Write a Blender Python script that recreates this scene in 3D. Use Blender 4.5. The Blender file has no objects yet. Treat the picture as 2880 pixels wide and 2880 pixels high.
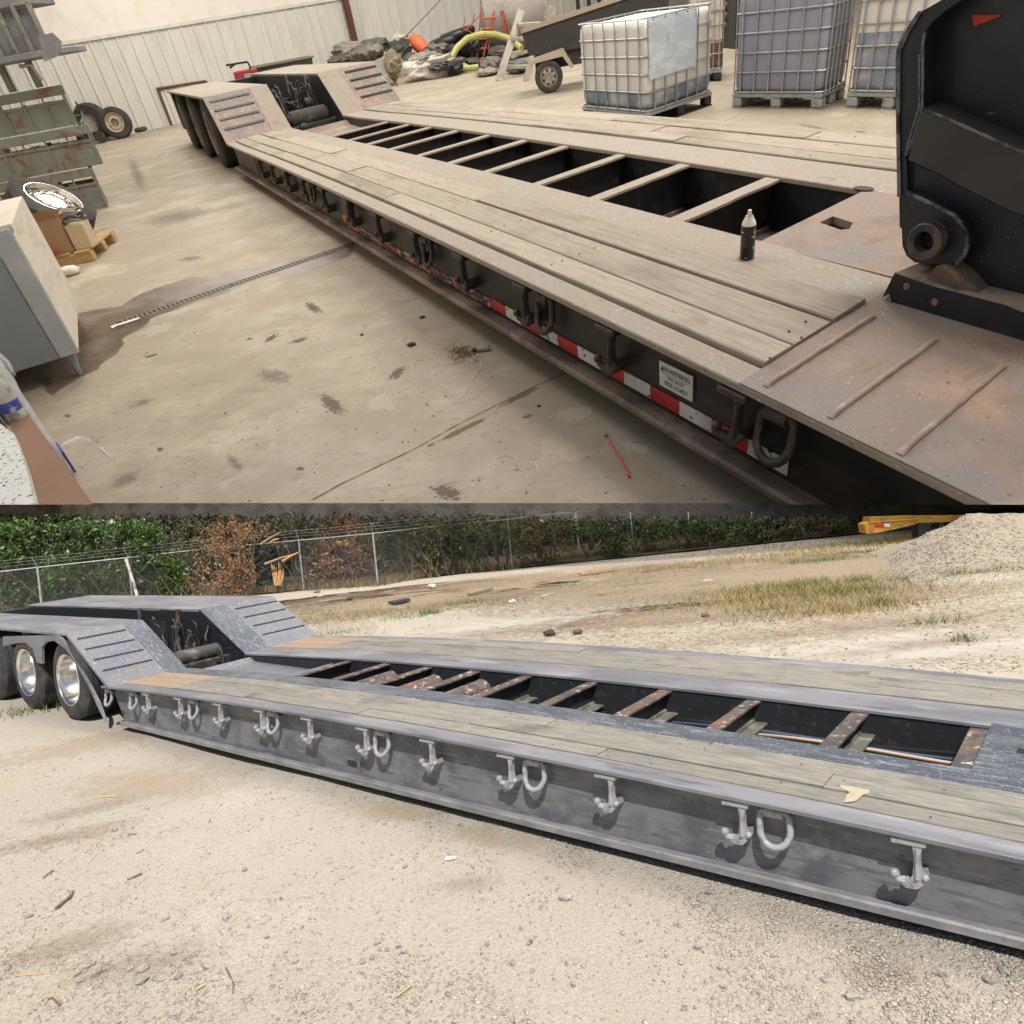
import bpy, math, random
import numpy as np
from mathutils import Matrix, Vector, noise
R = math.radians
rnd = random.Random(11)
rng = np.random.default_rng(5)
sc = bpy.context.scene
col = sc.collection

# ------------------------------------------------------------------ camera, two levelled frames
F, C = 1900.0, 1440.0                       # focal length and centre of the picture, in photo pixels


def ray(x, y): return np.array([x - C, -(y - C), -F], float)
def nrm(v): v = np.array(v, float); return v / np.linalg.norm(v)


def axes(Z):
    Z = nrm(Z); Y = nrm(np.array([0, 0, -1.]) - Z * (-Z[2])); return np.array([np.cross(Y, Z), Y, Z])


class Frame:
    """A place's own metric axes: world = b + M @ local."""
    def __init__(s, M, b): s.M = np.array(M, float); s.b = np.array(b, float); s.Mi = np.linalg.inv(s.M)
    def W(s, p): return s.b + s.M @ np.array(p, float)
    def sub(s, at, yaw=0, tilt=None):
        c, n = math.cos(yaw), math.sin(yaw)
        Rz = np.array([[c, -n, 0], [n, c, 0], [0, 0, 1.]])
        if tilt is not None: Rz = Rz @ np.array(Matrix.Rotation(tilt[0], 3, tilt[1]))
        return Frame(s.M @ Rz, s.W(at))
    def on(s, x, y, ax, v):
        d = s.Mi @ (RC @ ray(x, y)); o = s.Mi @ (CAM - s.b)
        return o + d * ((v - o[ax]) / d[ax])
    def g(s, x, y, z=0.): return s.on(x, y, 2, z)
    def h(s, base, x, y):                    # height of a spot seen above `base`
        d = s.Mi @ (RC @ ray(x, y)); o = s.Mi @ (CAM - s.b); b = np.array(base[:2]) - o[:2]; return o[2] + d[2] * (b @ b) / (d[:2] @ b)
    def px(s, p):
        v = RC.T @ (s.W(p) - CAM); return C + F * v[0] / -v[2], C - F * v[1] / -v[2]


def trailer_axes(v1, v2):
    X = -nrm(ray(*v1)); Y = nrm(ray(*v2)); Z = nrm(np.cross(X, Y)); return np.array([X, Y, Z]).T


TL, TU = trailer_axes((-1150, 1670), (3136, 1241)), trailer_axes((235, 212), (4780, -617))
RC = axes(TL[:, 2])                         # camera -> world: the yard is level
HL, HU, SU = 2.08, 1.30, 13.0               # eye heights over yard and workshop floor; size of the workshop
CAM = np.array([0, 0, HL])
I3 = np.eye(3)
YD = Frame(I3, (0, 0, 0))                                   # yard
YT = Frame(RC @ TL, CAM - RC @ TL @ np.array([0, 0, HL]))     # trailer in the yard
MU = SU * RC @ axes(TU[:, 2]).T
WS = Frame(MU, CAM - MU @ np.array([0, 0, HU]))               # workshop
MT = SU * RC @ TU
WT = Frame(MT, CAM - MT @ np.array([0, 0, HU]))               # trailer in the workshop

cam = bpy.data.cameras.new('camera'); cam_o = bpy.data.objects.new('camera', cam); col.objects.link(cam_o)
cam_o.matrix_world = Matrix.Translation(CAM) @ Matrix(RC.tolist()).to_4x4()
cam.sensor_width = 36; cam.lens = 36 * F / 2880; cam.clip_start = .05; cam.clip_end = 3000
sc.camera = cam_o

sun_v = RC @ (TL @ np.array([.95, -1.0, 1.8])); sun_v = nrm(sun_v)
el = math.asin(sun_v[2]); az = math.atan2(sun_v[0], sun_v[1])
w = bpy.data.worlds.new('World'); sc.world = w; w.use_nodes = True
sky = w.node_tree.nodes.new('ShaderNodeTexSky'); sky.sky_type = 'NISHITA'; sky.sun_disc = False
sky.sun_elevation = el; sky.sun_rotation = az; sky.air_density = 1.0; sky.dust_density = 1.5
bg = w.node_tree.nodes['Background']; bg.inputs['Strength'].default_value = .075
w.node_tree.links.new(sky.outputs[0], bg.inputs['Color'])
sun = bpy.data.lights.new('sun', 'SUN'); sun.energy = 5.0; sun.angle = R(.5); sun.color = (1, .955, .90)
so = bpy.data.objects.new('sun', sun); col.objects.link(so)
so.rotation_euler = Vector(sun_v).to_track_quat('Z', 'Y').to_euler(); so.location = (0, -20, 40)
sc.view_settings.view_transform = 'Standard'; sc.view_settings.look = 'None'
sc.view_settings.exposure = 0; sc.view_settings.gamma = 1
sc.cycles.max_bounces = 5; sc.cycles.diffuse_bounces = 3; sc.cycles.glossy_bounces = 3
sc.cycles.transparent_max_bounces = 6; sc.cycles.caustics_reflective = False; sc.cycles.caustics_refractive = False


def q(i, x, y):                              # a spot in one of twelve enlarged tiles of the photo -> photo pixel
    return (0, 960, 1920)[(i - 1) % 3] + x / 2.0125, (0, 720, 1440, 2160)[(i - 1) // 3] + y / 2.0125


# ------------------------------------------------------------------ materials
MATS = {}


def surf(name, base, layers=(), rough=.8, metal=0., bump=None, big=False, rv=0., spec=.5, trans=0., stretch=(1, 1, 1), r2=None, emit=None, level=None):
    """layers: (colour, scale, lo, hi, stretch); bump: (scale, metres); level: (height, colour below)"""
    if name in MATS: return MATS[name]
    m = bpy.data.materials.new(name); m.use_nodes = True; MATS[name] = m
    nt = m.node_tree; N, L = nt.nodes, nt.links; b = N['Principled BSDF']
    at = N.new('ShaderNodeAttribute'); at.attribute_name = 'lc'
    vec = at.outputs['Vector']
    oi = N.new('ShaderNodeObjectInfo')
    if rv:
        ad = N.new('ShaderNodeVectorMath'); ad.operation = 'MULTIPLY_ADD'
        L.new(oi.outputs['Random'], ad.inputs[0]); ad.inputs[1].default_value = (37, 53, 71); L.new(vec, ad.inputs[2]); vec = ad.outputs[0]
    def nz(scale, st, det=5.):
        mp = N.new('ShaderNodeMapping'); mp.inputs['Scale'].default_value = st; L.new(vec, mp.inputs[0])
        n = N.new('ShaderNodeTexNoise'); n.inputs['Scale'].default_value = scale; n.inputs['Detail'].default_value = det
        n.inputs['Roughness'].default_value = .62; L.new(mp.outputs[0], n.inputs['Vector']); return n.outputs['Fac']
    cur = N.new('ShaderNodeRGB'); cur.outputs[0].default_value = (*base, 1); cur = cur.outputs[0]
    if level:
        sx = N.new('ShaderNodeSeparateXYZ'); L.new(at.outputs['Vector'], sx.inputs[0])
        lt = N.new('ShaderNodeMath'); lt.operation = 'LESS_THAN'; L.new(sx.outputs[2], lt.inputs[0]); lt.inputs[1].default_value = level[0]
        mx = N.new('ShaderNodeMix'); mx.data_type = 'RGBA'; L.new(lt.outputs[0], mx.inputs[0]); L.new(cur, mx.inputs[6]); mx.inputs[7].default_value = (*level[1], 1); cur = mx.outputs[2]
    for (c, s, lo, hi, st) in layers:
        f = nz(s, st)
        r = N.new('ShaderNodeMapRange'); r.inputs['From Min'].default_value = lo; r.inputs['From Max'].default_value = hi; L.new(f, r.inputs[0])
        mx = N.new('ShaderNodeMix'); mx.data_type = 'RGBA'; L.new(r.outputs[0], mx.inputs[0]); L.new(cur, mx.inputs[6])
        mx.inputs[7].default_value = (*c, 1); cur = mx.outputs[2]
    if rv:
        h = N.new('ShaderNodeHueSaturation'); r = N.new('ShaderNodeMapRange')
        r.inputs['To Min'].default_value = 1 - rv; r.inputs['To Max'].default_value = 1 + rv
        L.new(oi.outputs['Random'], r.inputs[0]); L.new(r.outputs[0], h.inputs['Value']); L.new(cur, h.inputs['Color']); cur = h.outputs[0]
    L.new(cur, b.inputs['Base Color'])
    b.inputs['Roughness'].default_value = rough; b.inputs['Metallic'].default_value = metal
    b.inputs['Specular IOR Level'].default_value = spec
    if r2:
        f = nz(r2[0], (1, 1, 1)); r = N.new('ShaderNodeMapRange'); r.inputs['From Min'].default_value = .35; r.inputs['From Max'].default_value = .65
        r.inputs['To Min'].default_value = r2[1]; r.inputs['To Max'].default_value = r2[2]; L.new(f, r.inputs[0]); L.new(r.outputs[0], b.inputs['Roughness'])
    if bump:
        f = nz(bump[0], stretch, 6.)
        bp = N.new('ShaderNodeBump'); bp.inputs['Strength'].default_value = .8
        bp.inputs['Distance'].default_value = bump[1] * (SU if big else 1); L.new(f, bp.inputs['Height']); L.new(bp.outputs[0], b.inputs['Normal'])
    if trans: b.inputs['Transmission Weight'].default_value = trans
    return m


S1 = (1, 1, 1)
def paint(n, c, r=.5, **k): return surf(n, c, rough=r, **k)


# ------------------------------------------------------------------ shapes
class Sh:
    def __init__(s): s.V = []; s.F = []; s.I = []; s.n = 0
    def add(s, V, Fc, mi=0):
        s.V.append(np.asarray(V, float).reshape(-1, 3)); s.F += [tuple(i + s.n for i in f) for f in Fc]
        s.I += [mi] * len(Fc); s.n += len(s.V[-1]); return s
    def box(s, x0, x1, y0, y1, z0, z1, c=0., mi=0, warp=None):
        lo, hi = np.array([x0, y0, z0], float), np.array([x1, y1, z1], float)
        if c <= 0:
            V = [[(lo, hi)[(k >> a) & 1][a] for a in range(3)] for k in range(8)]
            Fc = [(0, 2, 3, 1), (4, 5, 7, 6), (0, 1, 5, 4), (2, 6, 7, 3), (0, 4, 6, 2), (1, 3, 7, 5)]
        else:
            c = min(c, .45 * float((hi - lo).min())); V = []
            for k in range(8):
                for a in range(3):
                    V.append([((lo, hi)[(k >> b) & 1][b]) + (0 if a == b else (c if not (k >> b) & 1 else -c)) for b in range(3)])
            i = lambda k, a: 3 * k + a; Fc = []
            for a in range(3):
                b_, d = [(1, 2), (2, 0), (0, 1)][a]
                for sg in (0, 1):
                    ks = [(sg << a) | (p << b_) | (r << d) for p, r in ((0, 0), (1, 0), (1, 1), (0, 1))]
                    f = [i(k, a) for k in ks]; Fc.append(tuple(f if sg else f[::-1]))
            for ax in range(3):
                b_, d = [(1, 2), (2, 0), (0, 1)][ax]
                for p in (0, 1):
                    for r in (0, 1):
                        k0 = (p << b_) | (r << d); k1 = k0 | (1 << ax)
                        f = [i(k0, b_), i(k1, b_), i(k1, d), i(k0, d)]
                        if p == r: f = f[::-1]
                        Fc.append(tuple(f[::-1]))
            for k in range(8):
                f = [i(k, 0), i(k, 1), i(k, 2)]
                if bin(k).count('1') % 2 == 0: f = f[::-1]
                Fc.append(tuple(f))
        V = np.array(V)
        if warp is not None: V = warp(V)
        return s.add(V, Fc, mi)
    def tube(s, P, r, n=8, closed=False, mi=0, caps=True):
        P = [np.array(p, float) for p in P]; m = len(P); rr = r if hasattr(r, '__len__') else [r] * m
        V = []; u = None
        for k in range(m):
            t = (P[(k + 1) % m] - P[k - 1]) if closed or 0 < k < m - 1 else (P[1] - P[0] if k == 0 else P[-1] - P[-2])
            t = nrm(t)
            if u is None: u = np.cross(t, [0, 0, 1.] if abs(t[2]) < .9 else [1., 0, 0])
            u = nrm(u - t * (u @ t)); v = np.cross(t, u)
            for j in range(n):
                a = 2 * math.pi * j / n; V.append(P[k] + rr[k] * (math.cos(a) * u + math.sin(a) * v))
        Fc = []
        for k in range(m if closed else m - 1):
            for j in range(n):
                a, b_ = k * n, ((k + 1) % m) * n; Fc.append((a + j, a + (j + 1) % n, b_ + (j + 1) % n, b_ + j))
        if not closed and caps: Fc += [tuple(range(n))[::-1], tuple(range((m - 1) * n, m * n))]
        return s.add(V, Fc, mi)
    def lathe(s, prof, c, ax=1, n=32, mi=0, closed=False, cap=True):
        """prof: (radius, along axis)"""
        o = [(1, 2), (2, 0), (0, 1)][ax]; V = []
        for r, t in prof:
            for j in range(n):
                a = 2 * math.pi * j / n; p = [0, 0, 0]; p[ax] = t; p[o[0]] = r * math.cos(a); p[o[1]] = r * math.sin(a); V.append(np.array(p) + c)
        m = len(prof); Fc = []
        for k in range(m if closed else m - 1):
            a, b_ = k * n, ((k + 1) % m) * n
            for j in range(n): Fc.append((a + j, a + (j + 1) % n, b_ + (j + 1) % n, b_ + j))
        if not closed:
            if cap and prof[0][0] > 1e-6: Fc.append(tuple(range(n))[::-1])
            if prof[-1][0] > 1e-6: Fc.append(tuple(range((m - 1) * n, m * n)))
        return s.add(V, Fc, mi)
    def prism(s, poly, ax, d0, d1, mi=0):
        """poly: 2-D outline in the two other axes (in x,y,z order)"""
        o = [a for a in range(3) if a != ax]; n = len(poly); V = []
        for d in (d0, d1):
            for p in poly: v = [0, 0, 0]; v[ax] = d; v[o[0]] = p[0]; v[o[1]] = p[1]; V.append(v)
        Fc = [tuple(range(n))[::-1], tuple(range(n, 2 * n))] + [(j, (j + 1) % n, n + (j + 1) % n, n + j) for j in range(n)]
        return s.add(V, Fc, mi)
    def blob(s, c, r, seed=0, amp=.25, sub=3, rot=0., mi=0, freq=1.6, fold=0.):
        V, Fc = ico(sub); V = V.copy(); o = Vector((seed * 7.3, seed * 3.1, seed * 1.7)); out = []
        for v in V:
            d = 1 + amp * noise.fractal(Vector(v) * freq + o, 1., 2., 4)
            if fold:
                ca, sa = math.cos(seed * 1.9), math.sin(seed * 1.9); u = v[0] * ca + v[2] * sa
                d += fold * (abs(math.sin(6.5 * u + 2.2 * noise.noise(Vector(v) * 1.3 + o))) ** .7 - .5) + fold * .35 * math.sin(17 * u + 5 * v[1] + 3 * noise.noise(Vector(v) * 2 + o))
            out.append(v * d)
        V = np.array(out) * r; cz, sz = math.cos(rot), math.sin(rot)
        V = np.stack([V[:, 0] * cz - V[:, 1] * sz, V[:, 0] * sz + V[:, 1] * cz, V[:, 2]], 1) + c
        return s.add(V, Fc, mi)
    def soup(s, V, per):                     # loose polygons, `per` corners each
        n = len(V) // per; return s.add(V, [tuple(range(k * per, k * per + per)) for k in range(n)])


_ico = {}
def ico(sub):
    if sub in _ico: return _ico[sub]
    import bmesh
    bm = bmesh.new(); bmesh.ops.create_icosphere(bm, subdivisions=sub, radius=1)
    _ico[sub] = (np.array([v.co[:] for v in bm.verts]), [tuple(v.index for v in f.verts) for f in bm.faces]); bm.free()
    return _ico[sub]


AT = {}


def mk(name, sh, mats, fr, at=(0, 0, 0), parent=None, label=None, cat=None, group=None, kind=None, smooth=None, rel=False, mesh=None, rad=None):
    """link ONE mesh object. sh holds vertices in fr's coordinates (rel: relative to `at`)."""
    at = np.array(at, float); mats = mats if isinstance(mats, (list, tuple)) else [mats]
    if mesh is None:
        V = np.concatenate(sh.V); Vr = V if rel else V - at
        me = bpy.data.meshes.new(name); me.from_pydata((Vr @ fr.M.T).tolist(), [], sh.F)
        a = me.attributes.new('lc', 'FLOAT_VECTOR', 'POINT'); a.data.foreach_set('vector', V.astype(np.float32).ravel())
        if rad is not None: a = me.attributes.new('rad', 'FLOAT', 'POINT'); a.data.foreach_set('value', np.asarray(rad, np.float32))
        for m in mats: me.materials.append(m)
        if len(mats) > 1: me.polygons.foreach_set('material_index', sh.I)
        if smooth: me.shade_smooth(); me.set_sharp_from_angle(angle=R(smooth))
        me.update()
    else: me = mesh
    o = bpy.data.objects.new(name, me); link(o, fr.W(at), parent, label, cat, group, kind); return o


def link(o, wloc, parent, label, cat, group, kind):
    col.objects.link(o); AT[o.name] = np.array(wloc)
    if parent is not None: o.parent = parent; wloc = wloc - AT[parent.name]
    o.location = wloc
    for k, v in (('label', label), ('category', cat), ('group', group), ('kind', kind)):
        if v: o[k] = v


def thing(name, fr, at, label, cat, group=None):
    o = bpy.data.objects.new(name, None); link(o, fr.W(at), None, label, cat, group, None); return o


def copy(o, fr, dp, label=None, group=None, parent=None):
    """a copy of a thing or part with its parts, moved by dp in fr's axes"""
    d = fr.M @ np.array(dp, float)
    c = o.copy(); col.objects.link(c); AT[c.name] = AT[o.name] + d
    if parent is not None: c.parent = parent; c.location = AT[c.name] - AT[parent.name]
    else: c.location = Vector(AT[c.name])
    if label: c['label'] = label
    if group: c['group'] = group
    for ch in [x for x in o.children]:
        k = ch.copy(); col.objects.link(k); k.parent = c; AT[k.name] = AT[ch.name] + d
        for g in [x for x in ch.children]:
            h = g.copy(); col.objects.link(h); h.parent = k; AT[h.name] = AT[g.name] + d
    return c


def letters(txt, size):
    """flat lettering as mesh data (x right, y up)"""
    cu = bpy.data.curves.new('t', 'FONT'); cu.body = txt; cu.size = size; cu.align_x = 'CENTER'; cu.resolution_u = 2
    o = bpy.data.objects.new('t', cu); col.objects.link(o); dg = bpy.context.evaluated_depsgraph_get(); dg.update()
    me = bpy.data.meshes.new_from_object(o.evaluated_get(dg)); V = np.array([v.co[:] for v in me.vertices]); Fc = [tuple(p.vertices) for p in me.polygons]
    bpy.data.objects.remove(o); bpy.data.meshes.remove(me); return V, Fc
# ------------------------------------------------------------------ materials of the two trailers
LX = (1.2, 26, 26)                            # grain runs along x
surf('wood_dusty', (.42, .365, .295), [((.20, .16, .125), 14, .56, .66, (.35, 40, 40)), ((.30, .25, .195), 3, .45, .7, LX), ((.25, .205, .16), 1.4, .52, .68, (1, 1.8, 1)), ((.12, .09, .07), 5, .63, .70, (.5, 22, 22)), ((.54, .48, .40), 6, .5, .8, LX), ((.22, .18, .14), 9, .56, .70, (.8, 30, 30)), ((.17, .13, .10), 30, .68, .74, (.6, 1.5, 1)), ((.20, .16, .13), 2.6, .64, .80, S1)], rough=.9, bump=(9, .0015), stretch=LX, big=True, rv=.10)
surf('wood_grey', (.225, .215, .19), [((.13, .127, .118), 4, .40, .65, LX), ((.30, .275, .225), 3, .48, .75, LX), ((.085, .085, .08), 2.0, .53, .74, (1, 1.5, 1)), ((.28, .22, .14), 1.5, .58, .78, LX), ((.05, .05, .045), 30, .67, .73, (.5, 2, 1)), ((.09, .09, .085), 7, .58, .72, (.8, 34, 34))], rough=.9, bump=(8, .0015), stretch=LX, rv=.10)
surf('plywood', (.30, .22, .155), [((.235, .165, .11), 5, .45, .7, (1, 12, 12)), ((.22, .205, .175), 3, .50, .72, S1)], rough=.85, rv=.05)
surf('dust_steel', (.345, .285, .225), [((.33, .30, .26), 2.5, .45, .62, S1), ((.56, .53, .48), 90, .60, .68, (.6, 1, 1)), ((.22, .18, .15), 70, .60, .68, (.6, 1, 1)), ((.26, .19, .15), 6, .62, .75, S1)], rough=.75, bump=(60, .001), big=True)
surf('plate_rust', (.29, .215, .17), [((.19, .14, .11), 3.3, .48, .66, S1), ((.24, .215, .20), 2.2, .48, .62, S1), ((.44, .30, .20), 1.7, .58, .72, S1), ((.50, .46, .42), 110, .62, .70, S1), ((.24, .15, .07), 4.5, .60, .74, (2.2, .7, 1)), ((.15, .12, .11), 40, .66, .70, (1, .6, 1)), ((.20, .13, .10), 5, .64, .72, S1)], rough=.7, bump=(50, .001), big=True)
surf('ramp_plate', (.23, .195, .175), [((.34, .23, .18), 2, .50, .62, (1, 1, 2)), ((.50, .48, .46), 60, .56, .66, (1, .4, .4)), ((.16, .12, .11), 30, .64, .70, S1)], rough=.7, bump=(50, .001), big=True)
surf('black_steel', (.016, .016, .018), [((.05, .045, .05), 14, .55, .72, S1), ((.16, .13, .10), 50, .70, .74, S1)], rough=.5, bump=(40, .0008), big=True)
surf('side_dirty', (.012, .011, .0105), [((.06, .044, .034), 2.2, .48, .68, (.7, 1, 2)), ((.35, .30, .25), 60, .72, .75, S1)], rough=.5, big=True)
surf('flange_rub', (.13, .10, .085), [((.27, .21, .16), 5, .45, .62, (.5, 1, 1)), ((.08, .08, .10), 9, .55, .66, S1)], rough=.5, big=True)
surf('hook_old', (.055, .045, .042), [((.16, .11, .08), 22, .5, .7, S1)], rough=.6, big=True)
surf('far_steel', (.05, .045, .045), [((.22, .17, .12), 12, .5, .7, S1)], rough=.7, big=True)
surf('tape_red', (.50, .025, .02), [((.03, .02, .02), 34, .60, .64, (.6, 1, 1.6))], rough=.35, big=True)
surf('tape_white', (.72, .71, .66), [((.03, .02, .02), 34, .60, .64, (.6, 1, 1.6)), ((.45, .43, .40), 8, .5, .7, S1)], rough=.35, big=True)
surf('tape_worn', (.02, .018, .018), [((.5, .07, .05), 30, .53, .56, (.5, 1, 1)), ((.5, .47, .42), 36, .56, .59, (.6, 1, 1.2))], rough=.5, big=True)
# yard trailer: grey primer over blue-black paint
PR = [((.155, .16, .18), 3.0, .44, .60, (.5, 1, 1.4)), ((.36, .36, .41), 5, .52, .66, (.4, 1, 1)), ((.34, .37, .42), 70, .62, .67, S1)]
surf('primer_web', (.175, .18, .19), [((.09, .097, .112), 3.3, .45, .60, (.9, 1, 1.1)), ((.20, .205, .22), 5, .55, .68, S1), ((.205, .21, .225), 2.6, .54, .70, (.6, 1, 2)), ((.11, .11, .115), 9, .52, .66, (.5, 1, 4)), ((.26, .265, .28), 11, .60, .70, (.25, 1, 3)), ((.14, .19, .23), 3.4, .62, .72, S1), ((.045, .045, .05), 30, .64, .70, (.5, 1, 1.5)), ((.34, .36, .38), 90, .66, .71, (.4, 1, 1.2)), ((.19, .12, .08), 14, .70, .76, (1, 1, .6))], rough=.5, metal=.08, bump=(60, .0006), r2=(4, .38, .6))
surf('primer_top', (.21, .21, .235), [((.14, .145, .165), 2.5, .42, .60, (.4, 1.4, 1)), ((.28, .28, .30), 4, .54, .68, (.3, 1.5, 1)), ((.10, .105, .125), 5, .60, .68, (.3, 2.5, 1)), ((.34, .34, .35), 70, .66, .71, S1), ((.20, .13, .10), 40, .70, .73, S1)], rough=.5, metal=.1, bump=(70, .0004))
surf('blue_steel', (.075, .088, .11), [((.13, .145, .175), 3, .46, .64, (.6, 1, 1)), ((.22, .24, .275), 14, .54, .66, (.3, 2.4, 1.4)), ((.38, .42, .48), 90, .60, .64, (.5, 1, 1)), ((.20, .12, .08), 12, .68, .74, S1)], rough=.42, metal=.2, bump=(70, .0005))
surf('primer_plate', (.165, .17, .19), [((.13, .15, .19), 2.4, .50, .64, S1), ((.17, .12, .10), 3.2, .60, .72, S1), ((.42, .46, .53), 60, .60, .66, (.5, 1, .5))], rough=.42, metal=.15, bump=(60, .0005))
surf('hook_new', (.37, .37, .385), [((.22, .22, .235), 16, .48, .62, S1), ((.12, .08, .06), 30, .66, .72, S1)], rough=.5, metal=.1)
surf('lip_new', (.20, .20, .205), [((.30, .30, .31), 12, .4, .6, (.4, 1, 1)), ((.20, .16, .14), 20, .62, .72, S1)], rough=.45, metal=.2)
surf('xm_rust', (.105, .075, .062), [((.05, .05, .055), 7, .46, .56, S1), ((.19, .095, .06), 9, .54, .64, S1), ((.40, .39, .37), 18, .58, .66, S1)], rough=.7, bump=(30, .001))
surf('black_new', (.018, .02, .024), [((.06, .06, .065), 20, .55, .75, S1)], rough=.45)
surf('rubber', (.03, .03, .032), [((.075, .068, .06), 6, .45, .70, S1)], rough=.85, bump=(30, .0006))
surf('rubber_big', (.035, .033, .032), [((.10, .085, .07), 5, .42, .70, S1)], rough=.85, bump=(30, .0006), big=True)
surf('polished', (.80, .79, .77), [((.50, .47, .42), 3, .50, .60, S1)], rough=.16, metal=1., r2=(6, .10, .30))
surf('dull_rim', (.27, .24, .19), [((.20, .15, .11), 8, .5, .7, S1)], rough=.5, metal=.5)
surf('gear_dark', (.035, .033, .032), [((.13, .11, .09), 12, .54, .70, S1)], rough=.6); surf('hose_black', (.02, .02, .022), rough=.4); surf('hose_blue', (.05, .085, .16), rough=.4)
surf('weld_rod', (.31, .22, .165), [((.38, .33, .29), 20, .5, .66, S1), ((.20, .12, .09), 15, .6, .7, S1)], rough=.65, big=True, bump=(40, .002))
surf('grease', (.045, .042, .04), [((.19, .16, .125), 6, .52, .70, S1)], rough=.7, bump=(30, .001))
surf('ledge_new', (.11, .105, .085), [((.26, .25, .20), 9, .5, .66, S1)], rough=.7); surf('ledge_old', (.12, .10, .08), [((.3, .25, .19), 9, .5, .66, S1)], rough=.8, big=True)
surf('amber', (.60, .16, .02), rough=.25); surf('sign_white', (.75, .75, .73), [((.5, .5, .5), 9, .6, .8, S1)], rough=.4); surf('ink', (.02, .02, .02), rough=.5)


def extr(sh, xs, sec, f=lambda x: 0., mi=0):
    """sweep a closed (y,z) section along x, riding on f(x)"""
    n = len(sec); V = [(x, y, z + f(x)) for x in xs for y, z in sec]; Fc = []
    for k in range(len(xs) - 1):
        for j in range(n):
            a, b = k * n + j, k * n + (j + 1) % n; Fc.append((a, b, b + n, a + n))
    Fc += [tuple(range(n))[::-1], tuple(range((len(xs) - 1) * n, len(xs) * n))]
    return sh.add(V, Fc, mi)


def rect(y0, y1, z0, z1, c=.004):
    return [(y0, z0), (y1, z0), (y1, z1 - c), (y1 - c, z1), (y0 + c, z1), (y0, z1 - c)]


def span(a, b, n): return [a + (b - a) * k / n for k in range(n + 1)]


def hook_shape(y, x, z, d=.07, k=1.):
    """chain hook: T-bar top, ribbed stem, curled foot with a knob; y is the web face it stands on"""
    s = Sh(); m = y - d
    if k != 1:
        s = hook_shape(0, 0, 0, d / k); s.V = [v * k for v in s.V]; return s
    s.box(x - .078, x + .058, m - .018, m + .016, z - .024, z + .006, .006)
    s.box(x + .008, x + .042, m - .006, y, z - .036, z - .022, .003)
    s.prism([(x + .006, z - .02), (x + .044, z - .02), (x + .037, z - .06), (x + .038, z - .11), (x + .052, z - .150), (x + .054, z - .185), (x + .03, z - .212), (x - .012, z - .216), (x - .034, z - .200), (x - .034, z - .178), (x - .004, z - .176), (x + .012, z - .152), (x + .014, z - .10), (x + .013, z - .06)], 1, m - .012, m + .018)
    s.tube([(x + .026, m - .012, z - .03), (x + .026, m - .014, z - .10), (x + .030, m - .012, z - .165)], [.009, .008, .012], 8)
    s.tube([(x - .022, m, z - .190), (x - .046, m - .006, z - .184), (x - .056, m - .010, z - .166)], [.016, .016, .015], 8)
    s.blob((x - .058, m - .012, z - .158), (.021, .021, .021), 2, .12, 2)
    s.blob((x + .058, m - .004, z - .158), (.015, .018, .017), 3, .12, 2)
    s.prism([(x - .008, z - .212), (x + .034, z - .208), (x + .060, z - .172), (x + .056, z - .14), (x + .03, z - .15)], 1, m + .006, y - .001)
    s.box(x - .02, x + .03, m, y, z - .218, z - .20, .003)
    for v in s.V: v[:, 0] += .10 * (v[:, 2] - z)
    return s


def ring_shape(y, x, z, k=1.):
    """D-ring leaning off the web"""
    P = [(-.058, -.035, .0), (-.068, -.036, -.012), (-.072, -.042, -.05)]
    P += [(-.072 * math.cos(a), -.045 - .03 * math.sin(a), -.085 - .075 * math.sin(a)) for a in [math.pi * j / 10 for j in range(11)]]
    P += [(.072, -.042, -.05), (.068, -.036, -.012), (.058, -.035, .0)]
    return Sh().tube([(x + k * a, y + k * b, z + k * c) for a, b, c in P], .0165 * k, 10, closed=True)


def bracket_shape(y, x, z, k=1.):
    s = Sh(); s.tube([(x - .046 * k, y - .036 * k, z), (x + .046 * k, y - .036 * k, z)], .029 * k, 12); s.box(x - .046 * k, x + .046 * k, y - .034 * k, y, z - .028 * k, z + .026 * k, .004 * k); return s


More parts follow.
